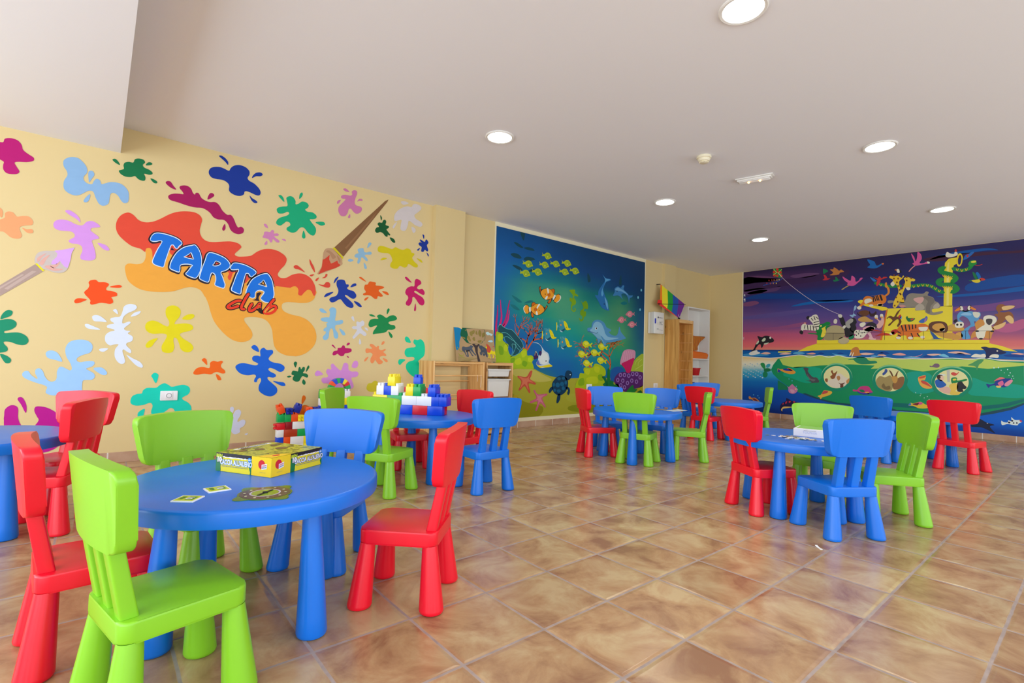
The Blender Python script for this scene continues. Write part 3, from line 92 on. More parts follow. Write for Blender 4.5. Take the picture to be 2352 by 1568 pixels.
('painted_coral', None, '2 208 88 22 2 14 9|2574 407 10 48 -18 54;2 208 88 22 2 10 6|2566 509 -37 16 -46 19;2 208 88 22 2 6 4|2483 544 2 31 -12 20;2 208 88 22 2 4 3|2473 595 -24 10 -27 11;2 208 88 22 2 3 2|2422 616 -10 9 -9 13;2 208 88 22 2 3 2|2422 616 -11 12 -7 15;2 208 88 22 2 4 3|2473 595 -30 11 -24 10;2 208 88 22 2 3 2|2419 616 3 13 -5 18;2 208 88 22 2 3 2|2419 616 -9 15 1 14;2 208 88 22 2 6 4|2483 544 -27 -10 -37 0;2 208 88 22 2 4 3|2419 534 -11 -13 -19 -7;2 208 88 22 2 3 2|2389 514 0 -7 5 -9;2 208 88 22 2 3 2|2389 514 -12 -8 -7 -6;2 208 88 22 2 4 3|2419 534 -21 -8 -22 -8;2 208 88 22 2 3 2|2376 518 -10 -6 -9 -9;2 208 88 22 2 3 2|2376 518 -20 4 -17 1;2 208 88 22 2 6 4|2483 544 -26 18 -12 21;2 208 88 22 2 4 3|2445 583 3 17 13 22;2 208 88 22 2 3 2|2461 622 1 15 6 14;2 208 88 22 2 3 2|2461 622 -5 16 -6 13;2 208 88 22 2 4 3|2445 583 -17 10 -16 11;2 208 88 22 2 3 2|2412 604 -13 9 -14 5;2 208 88 22 2 3 2|2412 604 -16 -4 -20 1;2 208 88 22 2 10 6|2566 509 -3 37 7 33;2 208 88 22 2 6 4|2570 579 10 22 21 22;2 208 88 22 2 4 3|2601 623 21 13 17 11;2 208 88 22 2 3 2|2639 647 1 11 4 15;2 208 88 22 2 3 2|2639 647 20 4 12 0;2 208 88 22 2 4 3|2601 623 23 3 37 7;2 208 88 22 2 3 2|2661 633 17 2 22 7;2 208 88 22 2 3 2|2661 633 20 -1 22 2;2 208 88 22 2 6 4|2570 579 20 24 9 16;2 208 88 22 2 4 3|2599 619 25 5 15 3;2 208 88 22 2 3 2|2639 627 15 8 8 6;2 208 88 22 2 3 2|2639 627 12 1 20 1;2 208 88 22 2 4 3|2599 619 -1 13 -1 19;2 208 88 22 2 3 2|2597 651 0 15 3 11;2 208 88 22 2 3 2|2597 651 -1 12 6 9;2 208 88 22 2 6 4|2570 579 32 16 22 22;2 208 88 22 2 4 3|2624 617 3 14 -2 20;2 208 88 22 2 3 2|2625 651 1 11 9 17;2 208 88 22 2 3 2|2625 651 -11 9 -18 12;2 208 88 22 2 4 3|2624 617 30 13 18 13;2 208 88 22 2 3 2|2672 643 13 15 18 13;2 208 88 22 2 3 2|2672 643 27 -3 24 -1;2 208 88 22 2 10 6|2566 509 22 24 23 36;2 208 88 22 2 7 4|2611 569 23 14 26 23;2 208 88 22 2 4 3|2660 606 23 1 38 6;2 208 88 22 2 3 2|2721 613 21 10 15 7;2 208 88 22 2 3 2|2721 613 16 -8 21 -6;2 208 88 22 2 4 3|2660 606 23 13 10 18;2 208 88 22 2 3 2|2693 637 6 14 -4 16;2 208 88 22 2 3 2|2693 637 19 7 13 10;2 208 88 22 2 7 4|2611 569 -10 28 -15 21;2 208 88 22 2 4 3|2586 618 -12 17 -15 11;2 208 88 22 2 3 2|2559 646 12 15 4 12;2 208 88 22 2 3 2|2559 646 9 16 4 10;2 208 88 22 2 4 3|2586 618 -25 15 -27 9;2 208 88 22 2 3 2|2534 642 -2 12 -1 14;2 208 88 22 2 3 2|2534 642 -17 8 -22 1;2 208 88 22 2 7 4|2611 569 -1 24 16 18;2 208 88 22 2 4 3|2626 611 -12 13 -2 14;2 208 88 22 2 3 2|2612 638 0 9 -2 11;2 208 88 22 2 3 2|2612 638 -13 5 -14 2;2 208 88 22 2 4 3|2626 611 18 12 10 10;2 208 88 22 2 3 2|2654 633 4 12 6 9;2 208 88 22 2 3 2|2654 633 13 6 15 2;2 208 88 22 2 14 9|2577 444 -41 34 -66 40;2 208 88 22 2 9 6|2470 518 -55 -3 -67 10;2 208 88 22 2 6 4|2348 525 -34 -14 -47 -2;2 208 88 22 2 4 3|2267 509 -27 8 -20 7;2 208 88 22 2 3 2|2220 524 -15 -2 -21 -4;2 208 88 22 2 3 2|2220 524 -15 5 -17 3;2 208 88 22 2 4 3|2267 509 -22 8 -23 15;2 208 88 22 2 3 2|2222 532 -8 17 -15 11;2 208 88 22 2 3 2|2222 532 -19 0 -28 3;2 208 88 22 2 6 4|2348 525 -39 7 -44 10;2 208 88 22 2 4 3|2265 542 -21 24 -22 13;2 208 88 22 2 3 2|2222 579 -7 17 -5 11;2 208 88 22 2 3 2|2222 579 -12 10 -19 13;2 208 88 22 2 4 3|2265 542 -20 21 -22 15;2 208 88 22 2 3 2|2223 578 -21 1 -19 2;2 208 88 22 2 3 2|2223 578 4 18 -5 16;2 208 88 22 2 6 4|2348 525 -28 -13 -46 -2;2 208 88 22 2 4 3|2274 510 -31 11 -25 2;2 208 88 22 2 3 2|2218 523 -15 12 -13 12;2 208 88 22 2 3 2|2218 523 -10 11 -8 11;2 208 88 22 2 4 3|2274 510 -19 -18 -15 -11;2 208 88 22 2 3 2|2240 481 -3 -13 -10 -14;2 208 88 22 2 3 2|2240 481 -14 -6 -16 -4;2 208 88 22 2 9 6|2470 518 -63 1 -63 2;2 208 88 22 2 6 4|2344 521 -27 -20 -24 -18;2 208 88 22 2 4 3|2293 483 -19 -17 -10 -16;2 208 88 22 2 3 2|2264 450 -21 -4 -15 -6;2 208 88 22 2 3 2|2264 450 -9 -12 -3 -13;2 208 88 22 2 4 3|2293 483 -13 -15 -7 -16;2 208 88 22 2 3 2|2273 452 0 -9 -2 -12;2 208 88 22 2 3 2|2273 452 7 -8 3 -13;2 208 88 22 2 6 4|2344 521 -34 -3 -46 5;2 208 88 22 2 4 3|2264 523 -15 12 -19 11;2 208 88 22 2 3 2|2230 546 -10 8 -8 10;2 208 88 22 2 3 2|2230 546 -9 6 -8 10;2 208 88 22 2 4 3|2264 523 -21 -8 -34 -10;2 208 88 22 2 3 2|2209 505 -29 -6 -19 -1;2 208 88 22 2 3 2|2209 505 -23 1 -22 5;2 208 88 22 2 6 4|2344 521 -22 31 -37 16;2 208 88 22 2 4 3|2285 568 -22 5 -30 15;2 208 88 22 2 3 2|2233 588 -2 11 -2 18;2 208 88 22 2 3 2|2233 588 -21 -3 -15 -5;2 208 88 22 2 4 3|2285 568 -33 2 -36 11;2 208 88 22 2 3 2|2216 581 -26 -4 -30 -9;2 208 88 22 2 3 2|2216 581 -22 0 -33 -6;2 208 88 22 2 9 6|2470 518 2 36 14 32;2 208 88 22 2 6 4|2486 586 33 18 35 13;2 208 88 22 2 4 3|2554 617 25 -7 36 1;2 208 88 22 2 3 2|2615 611 16 -8 26 -9;2 208 88 22 2 3 2|2615 611 21 3 22 9;2 208 88 22 2 4 3|2554 617 34 2 33 -3;2 208 88 22 2 3 2|2621 616 23 -4 21 -5;2 208 88 22 2 3 2|2621 616 31 -1 22 2;2 208 88 22 2 6 4|2486 586 26 19 17 28;2 208 88 22 2 4 3|2529 633 25 17 17 13;2 208 88 22 2 3 2|2571 663 20 5 22 10;2 208 88 22 2 3 2|2571 663 19 7 16 7;2 208 88 22 2 4 3|2529 633 -14 21 -12 20;2 208 88 22 2 3 2|2503 674 -14 12 -17 9;2 208 88 22 2 3 2|2503 674 -20 5 -29 10;2 208 88 22 2 6 4|2486 586 -11 23 -27 15;2 208 88 22 2 4 3|2448 624 0 18 9 15;2 208 88 22 2 3 2|2457 657 -1 11 0 10;2 208 88 22 2 3 2|2457 657 -10 7 -9 8;2 208 88 22 2 4 3|2448 624 0 16 3 15;2 208 88 22 2 3 2|2451 655 -1 12 -1 11;2 208 88 22 2 3 2|2451 655 -6 10 1 12;2 208 88 22 2 14 9|2359 410 -45 29 -39 44;2 208 88 22 2 9 6|2275 483 -3 32 7 37;2 208 88 22 2 6 4|2279 552 -18 16 -22 27;2 208 88 22 2 4 3|2239 595 -2 20 0 23;2 208 88 22 2 3 2|2237 638 9 11 15 11;2 208 88 22 2 3 2|2237 638 7 15 16 18;2 208 88 22 2 4 3|2239 595 -22 1 -34 7;2 208 88 22 2 3 2|2183 603 -16 -4 -16 -7;2 208 88 22 2 3 2|2183 603 -19 7 -23 3;2 208 88 22 2 6 4|2279 552 24 13 16 20;2 208 88 22 2 4 3|2319 585 16 -1 24 6;2 208 88 22 2 3 2|2359 590 14 -5 9 -8;2 208 88 22 2 3 2|2359 590 13 4 12 5;2 208 88 22 2 4 3|2319 585 25 1 26 9;2 208 88 22 2 3 2|2370 595 22 9 19 4;2 208 88 22 2 3 2|2370 595 19 -12 15 -7'),
('painted_tube_plants', None, '5 196 16 104 2 19 5|1401 620 -1 71 7 66 1 62;5 206 24 116 2 19 5|1409 630 33 99 -7 75 -6 51;5 196 16 104 2 19 5|1417 630 60 93 20 87 12 50;5 206 40 124 2 19 5|1428 640 63 75 13 46 5 32'),
('painted_clam_shell', None, '6 0 74 88 1|1414 646 2 31 22 17 20 -14 38 -13 41 -4 49 -39 37 -30 19 -40 -29 -29 -23 -25 -64 -20 34 39 -49 43 -60 64;7 96 190 188 2 3 3|1415 642 2 35 21 16 20 -13 38 -13 41 -5 49 -38 37 -32 18 -38 -28 -29 -23 -25 -63 -20;7 96 190 188 2 3 3|1434 636 45 5 36 -16 42 -34 43 -34 25 -22;7 96 190 188 2 3 3|1469 610 29 5 41 -20 24 -12 19 -36 31 -22;7 96 190 188 2 3 3|1469 610 13 -36 30 -30;7 96 190 188 2 3 3|1537 487 10 45 -7 36 33 -10 -13 -39 -17 -28'),
('painted_coral', None, '7 160 192 12 1|1398 623 25 17 28 -5 12 -26 -5 -18 24 -17 26 -12 -1 -31 18 -36 36 -10 53 27 29 26 31 -6 7 -37 38 1 26 -22 -18 -24 13 -28 -12 -21 -164 1 -104 -1 -54 -1;8 186 206 20 1|1418 625 28 5 6 -30 -22 -19 -17 17;8 186 206 20 1|1477 561 23 -8 -5 -36 -23 8;8 186 206 20 1|1625 521 37 6 7 -32 -36 -15;8 186 206 20 1|1568 456 47 19 13 -36 -47 -10;8 186 206 20 1|1688 477 31 5 1 -32 -31 4;8 120 168 8 1|1426 550 34 -8 7 -44 -33 -1;8 120 168 8 1|1532 469 35 5 -5 -27 -29 -5;8 120 168 8 1|1646 458 37 -14 -17 -28 -31 14'),
('painted_coral', None, '7 168 190 14 1|2259 404 22 15 78 -1 30 29 32 0 57 -15 42 -31 1 -43 -41 -11 43 -42 -48 -42 -279 -6 -19 30 32 50 13 36 46 0;8 188 202 24 1|2282 404 54 0 -15 -41 -38 10;8 188 202 24 1|2390 426 56 -5 -7 -42 -48 10;8 188 202 24 1|2299 337 109 10 18 -52 -110 1;8 128 170 10 1|2209 322 52 15 9 -51 -60 -4;8 128 170 10 1|2432 358 48 5 10 -47 -49 5'),
('painted_coral', None, '6 162 182 52 1|2889 477 59 41 80 20 0 -162 -169 11 8 50;7 196 208 96 2 5 5|2904 449 27 35 46 18;7 196 208 96 2 5 5|2951 439 8 34 47 24;7 196 208 96 2 5 5|2914 410 46 17 57 24'),
('painted_coral', None, '6 20 84 158 1|2587 369 16 38 59 22 70 -7 28 -30 -69 -45 -59 -43 -43 6;8 84 26 104 1|2631 320 42 49 69 17 126 6 132 -4 28 -23 0 -93 -109 -27 -127 -25 -72 29 -62 33;9 150 112 184 1|2733 361 -3 -10 -11 -7 -13 0 -10 7 -5 10 4 10 10 7 13 0 11 -6|2723 361 -2 -6 -5 -4 -7 0 -5 4 -2 6 1 6 6 4 6 0 6 -4;9 150 112 184 1|2787 361 -4 -10 -11 -7 -13 0 -11 7 -4 10 4 11 10 6 13 0 11 -6|2776 361 -2 -6 -5 -4 -7 0 -5 4 -3 6 2 6 6 4 6 0 6 -4;9 150 112 184 1|2846 356 -4 -11 -11 -6 -13 0 -12 6 -4 11 4 10 10 7 14 0 11 -7|2835 356 -2 -6 -6 -4 -6 0 -6 4 -2 6 2 6 5 4 7 0 5 -4;9 150 112 184 1|2900 370 -4 -11 -11 -6 -13 0 -11 6 -5 11 4 10 11 7 13 0 12 -6|2889 370 -2 -6 -5 -4 -7 0 -6 4 -2 6 2 6 5 4 7 0 6 -4;9 150 112 184 1|2956 370 -4 -11 -11 -6 -14 0 -11 6 -5 11 4 11 11 6 14 0 12 -6|2945 370 -2 -6 -5 -4 -7 0 -6 4 -2 6 2 6 5 4 7 0 6 -4;9 150 112 184 1|3005 342 -4 -11 -11 -7 -15 0 -11 7 -5 11 4 10 11 7 14 0 12 -7|2993 342 -2 -7 -5 -4 -7 0 -6 4 -2 7 2 6 5 4 7 0 6 -4;9 150 112 184 1|2699 320 -3 -10 -10 -7 -13 1 -11 6 -4 10 4 10 10 7 13 0 10 -7|2689 320 -2 -6 -5 -4 -6 0 -6 4 -2 6 2 6 5 4 7 0 5 -4;9 150 112 184 1|2766 314 -4 -10 -11 -7 -13 1 -10 6 -5 10 4 11 10 6 13 0 11 -6|2755 314 -2 -6 -5 -4 -7 0 -5 4 -2 6 2 6 5 4 6 0 6 -4;9 150 112 184 1|2829 294 -4 -10 -10 -7 -14 1 -11 6 -4 11 4 10 10 6 14 0 11 -6|2818 294 -2 -6 -5 -4 -7 0 -5 4 -2 7 2 6 5 4 7 0 5 -4;9 150 112 184 1|2888 314 -4 -11 -11 -7 -13 1 -11 6 -5 11 4 10 11 7 13 0 12 -7|2877 314 -2 -7 -5 -4 -7 1 -6 3 -2 7 2 6 5 4 7 0 6 -4;9 150 112 184 1|2954 305 -4 -11 -11 -7 -14 1 -12 6 -4 11 4 11 11 6 14 0 11 -7|2942 305 -2 -7 -5 -3 -7 0 -6 4 -2 6 2 6 5 4 7 0 6 -4;9 150 112 184 1|2740 276 -3 -11 -11 -6 -13 0 -11 7 -4 10 4 10 10 7 13 0 11 -7|2730 276 -2 -6 -5 -4 -7 0 -5 4 -2 6 1 6 6 4 6 0 6 -4;9 150 112 184 1|2790 259 -4 -11 -11 -6 -13 0 -11 7 -4 10 4 10 10 7 13 0 11 -7|2779 259 -2 -6 -5 -4 -7 0 -5 4 -2 6 1 6 6 4 6 0 6 -4'),
('painted_anemone', None, '8 206 140 168 1|2705 457 20 67 30 39 62 14 83 -9 10 -39 -17 -35 -109 -24 -52 -23;9 198 14 92 1|2723 452 61 23 99 30 8 -22 -28 -57 -22 -42 -45 -4 -28 34;9 228 176 196 2 4 4|2740 474 24 84;9 228 176 196 2 4 4|2768 478 21 81;9 228 176 196 2 4 4|2796 482 18 78;9 228 176 196 2 4 4|2825 486 14 75;9 228 176 196 2 4 4|2854 490 11 71'),
('painted_sea_plants', None, '8 0 112 52 1|2540 267 5 113 12 34 17 -13 7 -80 38 -9 13 -30 43 8 28 -41 -17 -38 -59 -37 -100 3;8 0 104 60 1|2480 347 42 -5 21 -37 -2 -43 -50 22 24 21;9 16 126 48 1|2792 214 26 27 63 36 19 -31 47 -7 -46 -27 -64 -10;9 0 100 44 1|2948 217 47 13 20 -23 -48 -8;8 176 166 26 1|2874 201 54 36 94 36 6 5 0 -115 -171 5'),
('painted_fish', None, '8 198 214 222 1|1783 470 5 28 28 29 -4 29 -33 24 -54 5 48 1 36 -21 33 -32 37 -18 15 -38 -6 -29 35 -26 -67 -10 -55 -1 -36 26;9 222 228 226 1|1802 484 25 34 39 -8 15 -33 -12 -34 -46 -6 -23 19;9 92 110 190 1|1783 465 20 -28 27 -4 -39 -5 -24 9;9 56 26 92 1|1790 517 10 12 15 -4 -2 -21 -15 -9;8 56 26 92 1|1759 525 23 -32 -6 -16 -38 -5;10 226 206 20 1|1765 437 39 -15 52 7 41 7 27 -14 -68 -10 -26 4 -29 -6;9 214 226 160 2 3 3|1782 493 -23 33 -9 -29;10 60 60 40 1|1866 460 -1 -2 -1 -2 -2 -1 -3 0 -3 1 -1 1 -1 2 1 2 1 2 3 1 2 0 3 -1 1 -1'),
('painted_fish', None, '5 54 146 166 1|1977 716 10 24 23 14 24 -1 17 -25 0 -25 -20 -22 -24 4 -17 13;6 8 84 108 1|2010 686 27 17 14 -2 -19 -19;5 90 180 200 0|1977 716 -17 19 4 -40;6 232 214 10 0|1955 744 9 -2 1 -54 -9 -4;5 176 212 222 1|1990 698 13 -21 21 0 -14 9;7 228 214 14 1|2031 757 21 -2 21 -22 12 -24 22 -1 -4 -8 -30 -7 -17 6 -17 28;7 236 150 20 1|1998 732 10 0 2 -9 -10 -2;8 70 50 30 1|2058 717 6 0 0 -5 -6 0;6 160 214 226 2 2 2|1991 745 -9 20;6 160 214 226 2 2 2|2002 749 -7 17;6 160 214 226 2 2 2|2013 752 -6 15;6 160 214 226 2 2 2|2024 750 -4 18;6 160 214 226 2 2 2|2036 748 -4 21'),
('painted_fish', None, '5 54 146 166 1|1835 645 9 23 22 13 23 -1 16 -24 0 -24 -19 -22 -23 4 -16 13;6 8 84 108 1|1866 615 26 16 14 -1 -19 -19;5 90 180 200 0|1835 645 -17 18 4 -38;6 232 214 10 0|1814 673 8 -3 2 -52 -9 -4;5 176 212 222 1|1847 627 13 -21 20 0 -14 9;7 228 214 14 1|1886 684 20 -2 20 -22 12 -23 20 -2 -4 -8 -28 -6 -16 6 -16 28;7 236 150 20 1|1855 660 9 0 2 -9 -9 -2;8 70 50 30 1|1912 644 5 1 0 -5 -5 0;6 160 214 226 2 2 2|1848 673 -8 19;6 160 214 226 2 2 2|1859 676 -8 17;6 160 214 226 2 2 2|1869 680 -6 14;6 160 214 226 2 2 2|1880 677 -5 17;6 160 214 226 2 2 2|1891 675 -4 20'),
('painted_fish', None, '5 54 146 166 1|1995 592 10 23 23 14 25 -1 16 -25 1 -25 -21 -22 -24 4 -17 13;6 8 84 108 1|2028 561 28 16 14 -1 -19 -19;5 90 180 200 0|1995 592 -17 19 4 -40;6 232 214 10 0|1973 621 9 -3 1 -53 -9 -5;5 176 212 222 1|2008 573 13 -21 21 0 -14 9;7 228 214 14 1|2050 631 21 -2 21 -22 12 -24 22 -2 -4 -8 -30 -6 -18 6 -16 29;7 236 150 20 1|2017 607 9 1 2 -10 -10 -2;8 70 50 30 1|2076 591 6 0 0 -5 -5 0;6 160 214 226 2 2 2|2009 621 -9 20;6 160 214 226 2 2 2|2020 624 -7 17;6 160 214 226 2 2 2|2031 628 -6 14;6 160 214 226 2 2 2|2043 625 -5 18;6 160 214 226 2 2 2|2054 623 -3 20'),
('painted_starfish', None, '4 196 80 58 1|1732 387 -11 -39 -9 -17 54 -28 -9 -12 -56 8 17 -56 -15 -6 -39 44 -41 -27 -13 5 23 52 -34 32 5 11 70 -9 36 40;5 216 116 84 1|1723 375 -24 -41 45 -28 -56 5 11 -56 -35 42 -42 -31 20 50 -32 32 71 -12'),
('painted_starfish', None, '4 200 92 124 1|1759 254 33 -31 84 3 0 -14 -42 -18 35 -58 -9 -7 -44 30 -30 -48 -16 3 17 58 -63 -10 -4 14 56 22 -27 47;5 212 128 146 1|1762 245 30 -31 71 5 -41 -25 37 -56 -46 33 -34 -51 17 61 -63 -10 53 22'),
('painted_starfish', None, '4 180 160 16 1|1567 224 27 -3 24 6 -15 -16 -8 -15 -27 5'),
('painted_turtle', None, '5 0 52 84 1|1946 323 34 24 41 10 42 -10 26 -24 5 -35 -13 -39 -35 -29 -48 -9 -42 16 -24 29 -5 39;5 0 52 84 1|2060 338 2 34 18 20 28 0 26 -15 -1 -25 -26 -27 -29 -2;5 0 52 84 1|1931 275 -23 -9 -13 -24 14 -12 26 26;5 0 52 84 1|2080 273 29 -10 7 -30 -16 -23 -13 14 8 24 -22 11;5 0 52 84 1|1988 216 27 0 -2 -35 -23 -27 -14 9;6 10 92 132 1|2017 333 -7 -9 -17 -3 -13 7 0 10 13 6 16 -2;6 10 92 132 1|2061 335 -7 -8 -15 -1 -13 5 0 8 12 6 16 -2;6 10 92 132 1|2009 286 -9 -13 -19 -3 -17 9 0 15 15 10 20 -4;6 10 92 132 1|2051 293 -7 -13 -18 -3 -15 10 0 14 14 9 18 -4;6 10 92 132 1|2081 303 -4 -12 -11 -2 -9 8 0 13 8 7 11 -2;6 10 92 132 1|1969 248 -5 -9 -11 -2 -9 6 -1 11 9 6 12 -3;6 10 92 132 1|2018 242 -8 -9 -17 -3 -14 8 -1 11 14 6 18 -3;6 10 92 132 1|2061 261 -6 -11 -15 -3 -11 8 -1 13 11 8 15 -3;6 10 92 132 1|1957 289 -4 -11 -9 -3 -7 8 -1 13 7 8 10 -3;6 230 240 240 1|2119 362 0 -2 -2 -1 -2 -1 -2 0 -2 1 -1 1 -1 2 1 3 1 1 2 1 2 0 2 -1 2 -1'),
('painted_bubbles', None, '3 120 200 216 1|2989 1096 0 -5 -3 -5 -4 -2 -5 -1 -4 2 -3 3 -2 5 1 5 3 5 4 3 5 0 4 -2 3 -3;3 120 200 216 1|2946 1027 -1 -5 -3 -4 -4 -3 -5 0 -4 2 -3 3 -1 5 1 5 2 5 5 2 4 1 4 -2 3 -4;3 120 200 216 1|2977 925 -1 -5 -3 -5 -4 -2 -4 -1 -5 2 -3 4 -1 5 1 5 3 4 4 3 5 0 4 -2 3 -3'),
]
